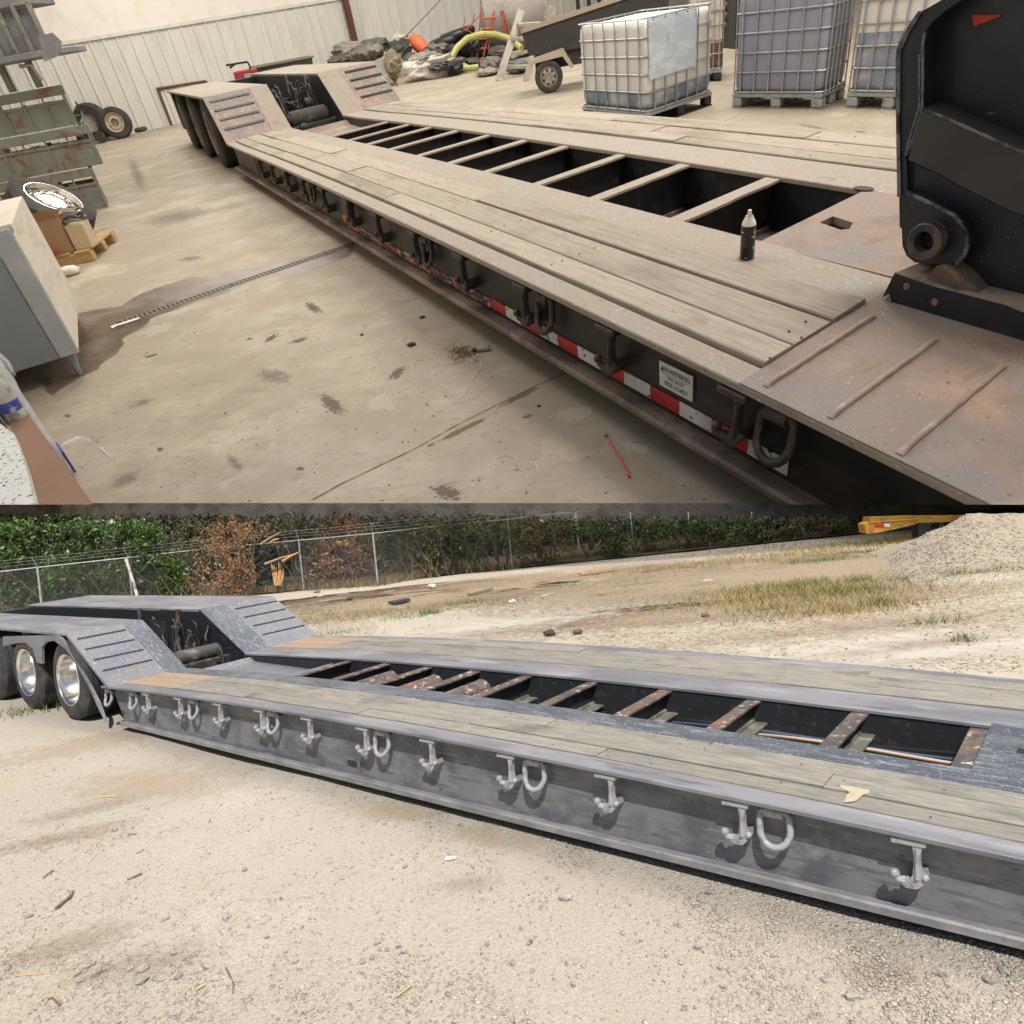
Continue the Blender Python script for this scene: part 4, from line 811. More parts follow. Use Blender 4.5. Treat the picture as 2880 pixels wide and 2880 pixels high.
# ------------------------------------------------------------------ IBC totes
surf('cage', (.42, .44, .45), [((.25, .24, .22), 14, .62, .75, S1)], rough=.35, metal=.6, big=True)
surf('tote_pallet', (.30, .32, .32), [((.16, .13, .10), 8, .58, .72, S1)], rough=.5, big=True); surf('tote_black', (.02, .02, .022), rough=.6)
def tote(A, B_, C_, h, upper, lower, lvl, label, pal=.13, foil=False, black=False):
    A, B_, C_ = [np.array(v[:2]) for v in (A, B_, C_)]; d = B_ - A; wv = np.linalg.norm(d); e_ = C_ - B_; dpt = np.linalg.norm(e_)
    fr = Frame(WS.M @ np.array([[*(d / wv), 0], [*(e_ / dpt), 0], [0, 0, 1.]]).T, WS.W((*A, 0)))
    t = thing('ibc_tote', fr, (wv / 2, dpt / 2, 0), label, 'liquid tote', 'caged liquid totes')
    m = surf('tank_' + label[:14].replace(' ', '_'), upper, [((upper[0] * .85, upper[1] * .84, upper[2] * .82), 2.5, .5, .7, S1)], rough=.35, level=(lvl, lower), big=True, bump=(3, .004))
    # rounded body
    s = Sh(); prof = []; r = .07
    def ringp(z, ins): 
        out = []
        for cx_, cy_, a0 in ((wv - r, r, -90), (wv - r, dpt - r, 0), (r, dpt - r, 90), (r, r, 180)):
            for k in range(5): a = R(a0 + 22.5 * k); out.append((cx_ + (r - .012) * math.cos(a) + (0), cy_ + (r - .012) * math.sin(a), z))
        c_ = np.array([wv / 2, dpt / 2, 0]); o_ = np.array(out); o_[:, :2] = c_[:2] + (o_[:, :2] - c_[:2]) * (1 - ins); return o_
    zs = [(pal + .01, .12), (pal + .03, .04), (pal + .06, .015), (pal + .10, .0), (lvl - .002, 0), (lvl + .002, 0), (h - .10, .0), (h - .05, .015), (h - .02, .06), (h - .015, .3)]
    V = np.concatenate([ringp(z_, i_) for z_, i_ in zs]); n_ = 20
    s.add(V, [(k * n_ + j, k * n_ + (j + 1) % n_, (k + 1) * n_ + (j + 1) % n_, (k + 1) * n_ + j) for k in range(len(zs) - 1) for j in range(n_)] + [tuple(range((len(zs) - 1) * n_, len(zs) * n_))])
    mk('tank', s, m, fr, (wv / 2, dpt / 2, pal), t, smooth=45)
    lv = [pal + .02] + [pal + .03 + (h - pal - .03) * k / 5 for k in (1, 2, 3, 4, 5)]
    c0 = None
    for z_ in lv:
        P = []
        for cx_, cy_, a0 in ((wv - r, r, -90), (wv - r, dpt - r, 0), (r, dpt - r, 90), (r, r, 180)):
            for k in range(4): a = R(a0 + 30 * k); P.append((cx_ + r * math.cos(a), cy_ + r * math.sin(a), 0))
        if c0 is None: c0 = mk('cage_ring', Sh().tube(P, .0085, 6, closed=True), MATS['cage'], fr, (0, 0, z_), t, rel=True); z0_ = z_
        else: copy(c0, fr, (0, 0, z_ - z0_), parent=t)
    c0 = None
    spots = [(wv * (k + .6) / 6.2, -.007) for k in range(6)] + [(wv + .007, dpt * (k + .6) / 6.2) for k in range(6)] + [(-.007, dpt * (k + .6) / 6.2) for k in range(6)] + [(wv * (k + .6) / 6.2, dpt + .007) for k in range(6)]
    for x_, y_ in spots:
        if c0 is None: c0 = mk('cage_bar', Sh().tube([(0, 0, pal), (0, 0, h)], .0085, 6), MATS['cage'], fr, (x_, y_, 0), t, rel=True); x0_, y0_ = x_, y_
        else: copy(c0, fr, (x_ - x0_, y_ - y0_, 0), parent=t)
    mk('pallet_deck', Sh().box(0, wv, 0, dpt, pal - .03, pal + .005, .006), MATS['tote_pallet'], fr, (0, 0, pal), t)
    for x_ in (.0, wv / 2 - .05, wv - .12):
        for y_ in (0, dpt / 2 - .05, dpt - .12):
            mk('pallet_foot', Sh().box(x_, x_ + .12, y_, y_ + .12, .012, pal - .03, .015), MATS['tote_black' if black else 'tote_pallet'], fr, (x_, y_, 0), t)
        mk('pallet_runner', Sh().box(x_, x_ + .12, 0, dpt, 0, .012), MATS['tote_black' if black else 'tote_pallet'], fr, (x_, 0, 0), t)
    if foil:
        mk('foil_sheet', Sh().box(wv - .02, wv + .004 - .001, .03, dpt * .72, pal + .28, h - .01), surf('foil', (.50, .58, .66), [((.66, .72, .78), 4, .45, .62, (1, 1, 3)), ((.34, .40, .46), 7, .60, .72, (1, 1, .4))], rough=.35, big=True, bump=(9, .01)), fr, (wv, 0, .5), t)
        mk('foil_sheet', Sh().box(wv * .99, wv + .016, .03, dpt * .70, pal + .30, h - .03), MATS['foil'], fr, (wv, 0, .5), t)
    return t, fr, wv
rz = .15
cA, cB, cC = WS.g(*q(2, 1362, 597), rz), WS.g(*q(2, 1735, 632), rz), WS.g(*q(3, 168, 508), rz)
tote(cA, cB, cC, WS.h(cB, *q(2, 1745, 102)), (.72, .71, .67), (.16, .22, .29), WS.h(cA, *q(2, 1345, 505)), 'milky tote with blue liquid at the bottom and a foil sheet, beside the trailer', foil=True, black=True)
cA, cB, cC = WS.g(*q(3, 280, 522), rz), WS.g(*q(3, 790, 522), rz), WS.g(*q(3, 928, 462), rz)
tote(cA, cB, cC, 1.0, (.28, .28, .36), (.25, .245, .33), .3, 'tote of purple grey liquid on a grey pallet, beside the white one')
cA, cB = WS.g(*q(3, 932, 512), rz), WS.g(*q(3, 1420, 520), rz); tote(cA, cB, cB + (cC - WS.g(*q(3, 790, 522), rz)), 1.0, (.68, .66, .64), (.235, .265, .345), WS.h(cA, *q(3, 935, 195)), 'white tote part filled with slate blue liquid, just left of the gooseneck')
cA = WS.g(*q(3, 30, 400), rz); cB = WS.g(*q(3, 222, 385), rz); tote(cA, cB, cB + [.3, .9, 0], .95, (.55, .48, .40), (.16, .075, .045), WS.h(cB, *q(3, 215, 240)), 'tote of brown liquid behind the milky one', black=True)

# ------------------------------------------------------------------ left side: stillages, tyres, cabinet, cardboard
surf('sage_metal', (.20, .215, .18), [((.27, .28, .24), 2.5, .5, .65, S1), ((.17, .09, .045), 5, .52, .64, S1), ((.34, .30, .22), 9, .62, .72, S1), ((.11, .08, .05), 14, .63, .72, S1)], rough=.65, big=True, bump=(30, .001))
surf('grey_metal', (.20, .20, .22), [((.30, .29, .28), 3, .5, .62, S1), ((.25, .15, .08), 6, .62, .72, S1)], rough=.6, big=True)
surf('inside_dark', (.03, .028, .025), rough=.9)
def stillage(KF, x1, wv, y, dp, z0, h, label, seed, open_top=True):
    rr_ = random.Random(seed); x0 = x1 - wv; t = thing('metal_stillage', KF, ((x0 + x1) / 2, y + dp / 2, z0), label, 'metal crate', 'stacked metal crates')
    M_ = MATS['sage_metal']; ph = h * .56
    mk('crate_rail', Sh().box(x0, x1, y - .015, y + .015, z0 + ph, z0 + ph + .03, .004), M_, KF, (x0, y, z0 + ph), t)
    mk('crate_rail', Sh().box(x0 - .02, x1 + .02, y - .03, y + .02, z0 + h - .10, z0 + h - .01, .005), M_, KF, (x0, y, z0 + h), t)
    mk('crate_panel', Sh().box(x0, x1, y, y + .006, z0 + .04, z0 + ph), M_, KF, (x0, y, z0), t)
    mk('crate_panel', Sh().box(x1 - .006, x1, y, y + dp, z0 + .04, z0 + ph), M_, KF, (x1, y, z0), t)
    mk('crate_panel', Sh().box(x0, x1, y + dp - .006, y + dp, z0 + .04, z0 + ph), M_, KF, (x0, y + dp, z0), t)
    mk('crate_floor', Sh().box(x0, x1, y, y + dp, z0 + .03, z0 + .045), M_, KF, (x0, y, z0), t)
    n_ = 5
    for k in range(n_ + 1):
        x = x0 + (wv - .03) * k / n_; wv_ = .03 if k in (0, n_) else .022
        mk('crate_post', Sh().box(x, x + wv_, y - .022, y + .006, z0 + .0, z0 + h - .02, .003), M_, KF, (x, y, z0), t)
    for yy in (y + dp / 2, y + dp - .03): mk('crate_post', Sh().box(x1 - .03, x1 + .006, yy, yy + .03, z0, z0 + h - .02, .003), M_, KF, (x1, yy, z0), t)
    mk('crate_rail', Sh().box(x1 - .01, x1 + .016, y, y + dp, z0 + h - .08, z0 + h - .02, .004), M_, KF, (x1, y, z0 + h), t)
    mk('crate_rail', Sh().box(x0, x1, y - .01, y + .02, z0 + .0, z0 + .045, .004), M_, KF, (x0, y, z0), t)
    for k in range(5):                        # odds and ends piled inside
        xx, zz_ = rr_.uniform(x0 + .1, x1 - .12), z0 + ph + rr_.uniform(-.02, .05)
        mk('scrap_part', Sh().box(xx, xx + rr_.uniform(.05, .16), y + .08, y + dp * .7, z0 + .05, zz_ + .02, .01), surf(('odd_dark', 'odd_white', 'odd_yellow')[k % 3], ((.05, .05, .05), (.6, .55, .48), (.45, .32, .05))[k % 3], rough=.7), KF, (xx, y, zz_), t)
    return t
def aty(x, y, Y): return WS.on(x, y, 1, Y)
Y1 = 9.3; p = aty(*q(1, 612, 1162), Y1); zs = [0] + [aty(*q(1, *pp), Y1)[2] for pp in ((545, 935), (440, 705), (385, 468))]
xr_ = [p[0]] + [aty(*q(1, *pp), Y1)[0] for pp in ((570, 925), (450, 700))]
KF = Frame(WS.M @ np.array([[1, 0, 0], [-.40, .92, 0], [0, 0, 1.]]).T, WS.W((0, Y1, 0)))
stillage(KF, xr_[0], 1.25, 0, .75, 0, zs[1], 'lowest sage green crate of the stack, behind the chrome wheel', 1)
stillage(KF, xr_[1] + .03, 1.3, 0, .75, zs[1] + .004, zs[2] - zs[1] - .004, 'rusty sage green crate in the middle of the stack', 2)
stillage(KF, xr_[2] - .02, 1.2, 0, .75, zs[2] + .004, zs[3] - zs[2], 'sage green crate on top of the stack with its rail open', 3)
# upper crate hanging above, with a bent flap
p0, p1 = aty(*q(1, 97, 330), 9.0), aty(*q(1, 335, 300), 9.0); t = thing('parts_basket', WS, (p0[0], 9.1, p0[2]), 'grey steel basket with a bent flap, up at the left edge above the crate stack', 'basket')
xL, xR, zB = p0[0] - .6, p1[0], p1[2]; zT = aty(*q(1, 240, 100), 9.0)[2] + .15
mk('basket_tray', Sh().box(xL, xR + .02, 8.95, 9.7, zB - .01, zB + .05, .01), MATS['grey_metal'], WS, (xL, 9, zB), t)
for k in range(5):
    x = xR - .10 - .16 * k; mk('basket_post', Sh().box(x, x + .04, 8.97, 9.02, zB + .05, zT, .004), MATS['sage_metal'], WS, (x, 9, zB), t)
mk('basket_panel', Sh().box(xL, xR - .08, 9.05, 9.06, zB + .05, zT - .05), MATS['grey_metal'], WS, (xL, 9, zB), t)
mk('bent_flap', Sh().prism([(xR - .10, zB + .16), (xR + .05, zB + .17), (xR + .10, zB + .09), (xR + .02, zB - .02), (xR - .16, zB - .05), (xR - .12, zB + .05)], 1, 8.93, 8.95), MATS['grey_metal'], WS, (xR, 8.9, zB), t)
mk('basket_top', Sh().box(xL, xR - .06, 8.98, 9.6, zT - .03, zT + .05, .01), MATS['grey_metal'], WS, (xL, 9, zT), t)
mk('hanging_rod', Sh().tube([(xR - .45, 9.0, zB - .05), (xR - .33, 9.0, zB - .06), (xR - .30, 9.0, zB - .2)], .018, 8), MATS['sage_metal'], WS, (xR, 9, zB), t)
for k in range(2): x = xR - .5 - .3 * k; mk('basket_leg', Sh().box(x - .03, x + .03, 9.3, 9.36, zs[3] + .004, zB, .004), MATS['sage_metal'], WS, (x, 9.3, zB), t)
# big truck tyre and a small one lying by the wall
pb = WS.g(*q(1, 685, 768)); ptop = aty(*q(1, 655, 597), pb[1] * .955); Rb = ptop[2] / 2
pb = pb * .955; WF = WS.sub((pb[0], pb[1], 0), R(10), (R(-8), 'X'))
wheel(WF, (0, -.12, Rb), Rb, .28, MATS['rubber_big'], surf('rim_cream', (.50, .43, .31), [((.2, .13, .08), 7, .52, .66, S1)], rough=.6, big=True), name='truck_tyre', label='large worn truck tyre on a cream steel rim, leaning against the ribbed wall', cat='tyre', dish='flat')
p = WS.g(*q(1, 795, 745)); mk('small_tyre', Sh().lathe([(.09, .0), (.17, .0), (.20, .03), (.20, .07), (.17, .10), (.09, .10)], p, 2, 28, closed=True), MATS['rubber_big'], WS, p, label='small thin tyre lying flat at the foot of the big truck tyre', cat='tyre', smooth=40)
# green hand trolley and a tyre behind it
p = WS.g(*q(1, 545, 815)); t = thing('hand_trolley', WS, p, 'green tubular hand trolley with wire basket beside the big tyre', 'trolley'); g_m = surf('green_tube', (.16, .23, .15), [((.25, .2, .13), 8, .52, .66, S1)], rough=.6, big=True); x, y = p[0], p[1]
for dx in (-.28, .0): mk('trolley_frame', Sh().tube([(x + dx, y, .06), (x + dx - .05, y + .1, .5), (x + dx - .07, y + .15, .66)], .018, 8), g_m, WS, p, t)
for z_ in (.12, .3, .45, .6): mk('trolley_rung', Sh().tube([(x - .28 - z_ * .1, y + z_ * .2, z_), (x - z_ * .1, y + z_ * .2, z_)], .014, 8), g_m, WS, p, t)
mk('trolley_handle', Sh().tube([(x - .1, y + .1, .62), (x - .06, y + .1, .72), (x - .07, y + .1, .86)], [.02, .02, .02], 8), MATS['inside_dark'], WS, p, t)
mk('trolley_tray', Sh().box(x - .35, x + .12, y - .12, y + .12, .03, .06, .005), g_m, WS, p, t)
for dx in (-.3, .12): mk('trolley_wheel', Sh().lathe([(.0, -.02), (.10, -.02), (.12, 0), (.10, .03), (0, .03)], (x + dx + .08, y - .1, .12), 1, 20), MATS['rubber_big'], WS, p, t, smooth=40)
pt = p + [-.15, .5, 0]; mk('truck_tyre', Sh().lathe([(.20, .0), (.36, .0), (.40, .05), (.40, .2), (.36, .25), (.20, .25)], (pt[0], pt[1], .40), 1, 32, closed=True), MATS['rubber_big'], WS, pt, label='dark tyre half hidden behind the green hand trolley', cat='tyre', smooth=40)
# brown steel frame against the wall
f0 = WS.g(*q(1, 975, 708)); t = thing('steel_frame', WS, f0, 'reddish brown square tube frame leaning on the ribbed wall behind the trailer', 'frame')
ftop = aty(*q(1, 895, 508), f0[1]); f1 = aty(*q(1, 1165, 460), f0[1] + .55); f2 = aty(*q(1, 1180, 500), f0[1] + .55)
mk('frame_post', Sh().tube([f0 + [0, -.05, 0], ftop], .035, 4), MATS['brown_paint'], WS, f0, t); mk('frame_bar', Sh().tube([ftop + [-.03, 0, .02], f1], .030, 4), MATS['brown_paint'], WS, ftop, t); mk('frame_post', Sh().tube([f1, f1 + [.25, .1, -.9]], .035, 4), MATS['brown_paint'], WS, f1, t)
# red column and brace on the wall
ca = aty(*q(2, 120, 225), 22.5); u = float((ca[:2] - wa) @ wdir)
mk('red_column', Sh().box(u - .07, u + .07, -.22, -.08, 0, H - .3, .01), surf('column_red', (.12, .03, .03), rough=.6), WB, (u, -.1, 0), label='dark red steel column standing in front of the ribbed wall', cat='column')
mk('cable_brace', Sh().tube([WB.Mi @ (WS.W(aty(*q(2, 365, 205), 22.6)) - WB.b) + [0, -.0, 0], WB.Mi @ (WS.W(aty(*q(2, 620, -60), 22.6)) - WB.b)], .012, 6), surf('brace', (.10, .09, .08), rough=.6), WB, (0, 0, 1), label='thin diagonal rod brace crossing the ribbed wall above the tarpaulins', cat='brace')
# leaning chrome wheel
C0 = WS.g(243, 641); ctr = q(1, 305, 1115)
pc = WS.on(*ctr, 1, 7.35)
ax = nrm(np.array([.42, -.48, .62]))          # outward axle: up and towards the eye
yv = -ax; xv = nrm(np.cross([0, 0, 1.], yv)); zv = np.cross(xv, yv)
ax = (WS.M / SU).T @ RC @ np.array([.50, .69, .52]); ax = nrm(ax); yv = -ax; xv = nrm(np.cross([0, 0, 1.], yv)); zv = np.cross(xv, yv)
WL = Frame(WS.M @ np.array([xv, yv, zv]).T, WS.W(pc))
wheel(WL, (0, 0, 0), .355, .19, MATS['rubber_big'], surf('chrome', (.80, .79, .77), rough=.2, metal=1.), name='chrome_wheel', label='truck tyre with a shiny chrome rim, leaning back against the green crates', cat='wheel', dish='holes', n=48, rk=1.10)
# pallet with cardboard box, hoses
pc_ = WS.g(*q(4, 540, 28)); pine = surf('pine', (.50, .32, .14), [((.38, .22, .09), 4, .5, .65, (1, 9, 9))], rough=.8, big=True)
PF = WS.sub((pc_[0], pc_[1], 0), R(4)); t = thing('pallet', PF, (-.4, .3, 0), 'pine pallet on the floor under a cardboard box', 'pallet')
for yy in (0, .32, .62): mk('pallet_block', Sh().box(-.9, 0, yy, yy + .08, .0, .08, .004), pine, PF, (0, yy, 0), t)
for xx in [-.14 - .17 * k for k in range(5)]: mk('pallet_board', Sh().box(xx, xx + .13, -.01, .72, .08, .10, .003), pine, PF, (xx, 0, .08), t)
cb = surf('cardboard', (.38, .235, .135), [((.33, .20, .11), 3, .5, .7, S1)], rough=.85, big=True)
c1 = PF.Mi @ (WS.W(aty(*q(1, 430, 1425), pc_[1] + .05)) - PF.b); t = thing('cardboard_box', PF, (c1[0] - .2, c1[1] + .2, .10), 'open brown cardboard box on the pallet, below the chrome wheel', 'box'); zt_ = .385
for (a0, a1, b0_, b1_) in ((c1[0] - .42, c1[0], .04, .044), (c1[0] - .004, c1[0], .04, .5), (c1[0] - .42, c1[0] - .416, .04, .5), (c1[0] - .42, c1[0], .496, .5)):
    mk('box_side', Sh().box(a0, a1, b0_, b1_, .101, zt_), cb, PF, (a0, b0_, .1), t)
mk('box_flap', Sh().add([(c1[0] - .42, .04, zt_), (c1[0], .04, zt_), (c1[0] - .02, -.03, zt_ + .07), (c1[0] - .40, -.02, zt_ + .08)], [(0, 1, 2, 3)]), cb, PF, (c1[0], 0, zt_), t)
mk('packing_crate', Sh().box(c1[0] + .01, c1[0] + .16, .05, .22, .101, .30, .004), surf('card_pale', (.55, .44, .29), rough=.8, big=True), PF, (c1[0] + .1, .1, .1), label='pale carton standing at the corner of the pallet beside the cardboard box', cat='box')
for k, (z_, r1) in enumerate(((.33, .085), (.36, .07), (.40, .09))):
    P = [(c1[0] + .09 + r1 * math.cos(a), .14 + r1 * math.sin(a), z_ + .01 * math.sin(3 * a)) for a in [2 * math.pi * j / 22 for j in range(20)]]
    mk('coiled_hose', Sh().tube(P, .012, 7), surf(('hose_g', 'hose_g2', 'hose_g3')[k], ((.20, .2, .19), (.08, .08, .08), (.26, .24, .22))[k], rough=.4), PF, P[0], label=('grey hose coil lowest on the pale carton', 'black hose coil in the middle on the pale carton', 'light grey hose coil on top of the pale carton')[k], cat='hose', smooth=60)
mk('red_tube', Sh().tube([(c1[0] - .33, -.03, .135), (c1[0] - .12, -.03, .135)], .028, 12), surf('tube_red', (.30, .06, .06), rough=.5), PF, (c1[0], 0, .13), label='dull red cylinder lying on the pallet in front of the cardboard box', cat='tube', smooth=40)
p = WS.g(*q(4, 400, 110)); mk('white_rag', Sh().blob(p + [0, .0, .035], (.085, .05, .045), 4, .25, 3, .3, freq=2.2), surf('rag', (.72, .69, .62), rough=.9), WS, p, label='crumpled white rag on the floor beside the grey cabinet', cat='rag', smooth=60)
# grey cabinet with white side and tapered leg
lg = WS.g(*q(4, 425, 698)); zc = .13
a0 = aty(*q(4, 452, 548), lg[1] + .02); z0_ = a0[2]
CF = WS.sub((a0[0], a0[1], 0), R(23)); t = thing('grey_cabinet', CF, (-.4, .6, 0), 'tall grey metal cabinet with whitewashed wood side and tapered legs, at left edge', 'cabinet')
cg = surf('cab_grey', (.21, .24, .26), [((.25, .28, .30), 3, .5, .7, S1), ((.5, .5, .5), 26, .70, .76, S1)], rough=.5, big=True); cw = surf('cab_white', (.66, .60, .52), [((.52, .45, .37), 2, .48, .66, (1, 1, 4)), ((.66, .60, .52), 9, .5, .7, (1, 1, 3))], rough=.8, big=True)
hc = .645; dC = 1.2
mk('cabinet_front', Sh().box(-.9, -.10, 0, .02, z0_, z0_ + hc, .004), cg, CF, (-.4, 0, z0_), t)
mk('cabinet_stile', Sh().box(-.098, 0, -.004, .03, z0_, z0_ + hc, .006), surf('cab_stile', (.36, .39, .41), [((.48, .48, .46), 6, .5, .66, S1)], rough=.6, big=True), CF, (0, 0, z0_), t)
mk('cabinet_side', Sh().box(-.02, .001, .03, dC, z0_ + .01, z0_ + hc, .004), cw, CF, (0, .5, z0_), t)
mk('cabinet_top', Sh().box(-.9, .0, .03, dC, z0_ + hc - .02, z0_ + hc - .001), cw, CF, (0, .5, z0_ + hc), t)
mk('cabinet_bottom', Sh().box(-.9, -.02, .02, dC, z0_, z0_ + .01), cg, CF, (0, .5, z0_), t)
for xx, yy in ((-.06, .06), (-.8, .06), (-.06, dC - .1)): mk('cabinet_leg', Sh().lathe([(.032, z0_), (.030, z0_ * .7), (.018, z0_ * .35), (.020, z0_ * .3), (.012, 0), (0, 0)], (xx, yy, 0), 2, 14), cg, CF, (xx, yy, 0), t, smooth=40)
mk('cloth_strip', Sh().box(-.16, .004, .02, .10, z0_ + hc - .03, z0_ + hc + .004, .003), surf('strip', (.30, .26, .20), rough=.9), CF, (-.1, 0, z0_ + hc), t)
# bottles in wrap, brown board, terrazzo slab in the corner
WR = surf('wrap', (.55, .55, .53), [((.75, .75, .74), 22, .52, .62, S1), ((.30, .29, .27), 14, .52, .62, S1)], rough=.12, big=True, bump=(26, .006))
bl = surf('wrap_blue', (.06, .09, .42), [((.5, .5, .6), 14, .58, .64, S1)], rough=.2, big=True)
p = WS.g(*q(4, 455, 1255)); BFm = WS.sub((p[0], p[1], 0), R(35)); t = thing('bottle_pack', BFm, (-.2, .3, 0), 'shrink-wrapped pack of clear bottles with blue print, standing at the left edge', 'bottle pack')
for lay in range(2):
    for a in range(2):
        for b in range(9):
            x, y = -.075 - .10 * a + .008 * math.sin(b * 3 + lay), .05 + .075 * b; z_ = .02 + .24 * lay
            mk('wrapped_bottle', Sh().lathe([(.030, 0), (.036, .01), (.036, .10), (.033, .12), (.036, .14), (.034, .18), (.014, .215), (.014, .235), (0, .235)], (x, y, z_), 2, 12), WR, BFm, (x, y, z_), t, smooth=50)
            if a == 0: mk('bottle_label', Sh().lathe([(.0368, .075), (.0368, .115)], (x, y, z_), 2, 12), bl, BFm, (x, y, z_), t)
s = Sh(); ys = span(.0, .75, 40); zs_ = span(0, .50, 26); V = []
for y_ in ys:
    for z_ in zs_:
        V.append((-.026 + .012 * math.sin(y_ * 84) * (0.4 + math.sin(z_ * 13) ** 2) + .012 * noise.noise(Vector((y_ * 9, z_ * 9, 2))) + .03 * (z_ > .46), y_, z_))
m_ = len(zs_); s.add(V, [(a * m_ + b, a * m_ + b + 1, (a + 1) * m_ + b + 1, (a + 1) * m_ + b) for a in range(len(ys) - 1) for b in range(m_ - 1)])
fm = bpy.data.materials.new('film'); fm.use_nodes = True; b_ = fm.node_tree.nodes['Principled BSDF']; b_.inputs['Base Color'].default_value = (.9, .9, .9, 1); b_.inputs['Roughness'].default_value = .1; b_.inputs['Alpha'].default_value = .28
mk('plastic_film', s, fm, BFm, (0, .3, .2), t, smooth=60)
mk('blue_band', Sh().box(-.01, .0, .02, .14, .02, .12), bl, BFm, (0, 0, 0), t)
P = [WS.g(*q(4, *pp), zz_) for pp, zz_ in (((350, 1070), .14), ((440, 1030), .10), ((520, 1045), .05), ((570, 1085), .01), ((620, 1135), .004))]
mk('torn_film', Sh().tube(P, [.006, .010, .007, .005, .003], 5), fm, WS, P[0], t)
bp_ = [WS.g(*q(4, *pp), .30) for pp in ((60, 790), (100, 810), (530, 1410), (560, 1500), (230, 1560), (40, 900))]
V = [(x, y, .30 + .01 * k % 2) for k, (x, y, _) in enumerate(bp_)]
mk('brown_board', Sh().prism([(v[0], v[1]) for v in V], 2, .29, .30), surf('board_brown', (.27, .155, .10), [((.22, .125, .08), 3, .5, .68, S1), ((.36, .24, .17), 12, .66, .74, (1, 4, 1))], rough=.8, big=True, bump=(5, .006)), WS, V[0], label='brown cardboard sheet lying across the bottom left corner', cat='board')
bp_ = [WS.g(*q(4, *pp), .31) for pp in ((0, 960), (95, 1030), (165, 1220), (215, 1410), (230, 1500), (0, 1500))]
mk('speckled_slab', Sh().prism([(v[0], v[1]) for v in bp_], 2, .302, .33), surf('terrazzo', (.70, .70, .66), [((.06, .05, .05), 60, .58, .61, S1), ((.35, .14, .08), 5, .64, .70, S1)], rough=.6), WS, bp_[0], label='white slab speckled black, lying on the brown sheet in the corner', cat='slab')
mk('packing_crate', Sh().box(bp_[0][0] - .5, bp_[0][0] + .12, bp_[0][1] - .9, bp_[0][1] - .02, 0, .288), cb, WS, (bp_[0][0], bp_[0][1], 0), label='low carton under the brown cardboard sheet in the corner', cat='box')

# ------------------------------------------------------------------ behind the trailer
def on_far(i, x, y, Y): return aty(*q(i, x, y), Y)
hb = on_far(1, 1450, 440, 17.2); HF = WS.sub((hb[0], hb[1], 0), R(14)); zt_ = on_far(1, 1560, 320, 17.3)[2] - .12; xw = on_far(1, 1750, 330, 17.2)[0] - hb[0]
t = thing('hopper_cart', HF, (xw / 2, .3, 0), 'dusty black plastic hopper cart with flared rim, behind the raised trailer deck', 'cart'); hm = surf('hopper', (.05, .052, .055), [((.28, .24, .18), 4, .56, .70, (1, 1, .4))], rough=.7, big=True); hin = surf('hopper_in', (.16, .13, .10), rough=.9)
def frus(x0, x1, y0, y1, z0, z1, fl_, n_=1): return [(x0 + fl_, y0 + fl_, z0), (x1 - fl_, y0 + fl_, z0), (x1 - fl_, y1 - fl_, z0), (x0 + fl_, y1 - fl_, z0), (x0, y0, z1), (x1, y0, z1), (x1, y1, z1), (x0, y1, z1)]
V = frus(-.02, xw + .05, -.1, .75, .35, zt_, .10); mk('hopper_shell', Sh().add(V, [(0, 1, 5, 4), (1, 2, 6, 5), (2, 3, 7, 6), (3, 0, 4, 7), (0, 3, 2, 1)]), hm, HF, (xw / 2, .3, .5), t)
V = frus(.03, xw, -.05, .70, .45, zt_ - .005, .10); mk('hopper_liner', Sh().add(V, [(0, 4, 5, 1), (1, 5, 6, 2), (2, 6, 7, 3), (3, 7, 4, 0), (0, 1, 2, 3)]), hin, HF, (xw / 2, .3, .5), t)
for a in ((-.05, xw + .08, -.13, -.08), (-.05, xw + .08, .73, .78)): mk('hopper_rim', Sh().box(a[0], a[1], a[2], a[3], zt_ - .015, zt_ + .02, .006), surf('rim_dusty', (.22, .19, .14), rough=.8), HF, (0, a[2], zt_), t)
for a in (-.05, xw + .04): mk('hopper_rim', Sh().box(a, a + .05, -.08, .73, zt_ - .015, zt_ + .02, .006), MATS['rim_dusty'], HF, (a, .3, zt_), t)
for xx in (.1, xw - .1): mk('cart_wheel', Sh().lathe([(0, 0), (.15, 0), (.18, .03), (.15, .06), (0, .06)], (xx, .0, .18), 1, 20), MATS['rubber_big'], HF, (xx, 0, .18), t, smooth=40)
mk('cart_frame', Sh().box(.05, xw - .05, .0, .6, .18, .35, .01), hm, HF, (xw / 2, 0, .2), t)
rb = on_far(1, 1390, 430, 16.6); zt2 = on_far(1, 1390, 395, 16.6)[2]; wv = on_far(1, 1445, 430, 16.6)[0] - on_far(1, 1330, 440, 16.6)[0]
t = thing('red_generator', WS, (rb[0], 16.6, 0), 'red box engine unit with dark handle bars left of the black hopper', 'machine'); rm = surf('gen_red', (.38, .035, .04), [((.5, .3, .28), 6, .62, .7, S1)], rough=.5, big=True)
mk('engine_box', Sh().box(rb[0] - wv / 2, rb[0] + wv / 2, 16.5, 16.9, .3, zt2, .02), rm, WS, (rb[0], 16.6, .5), t)
mk('engine_base', Sh().box(rb[0] - wv / 2 + .05, rb[0] + wv / 2 - .05, 16.55, 16.85, .0, .3, .02), MATS['inside_dark'], WS, (rb[0], 16.6, 0), t)
mk('panel_label', Sh().box(rb[0], rb[0] + wv * .35, 16.495, 16.499, zt2 - .16, zt2 - .06), surf('label_grey', (.4, .4, .42), rough=.5), WS, (rb[0], 16.5, zt2), t)
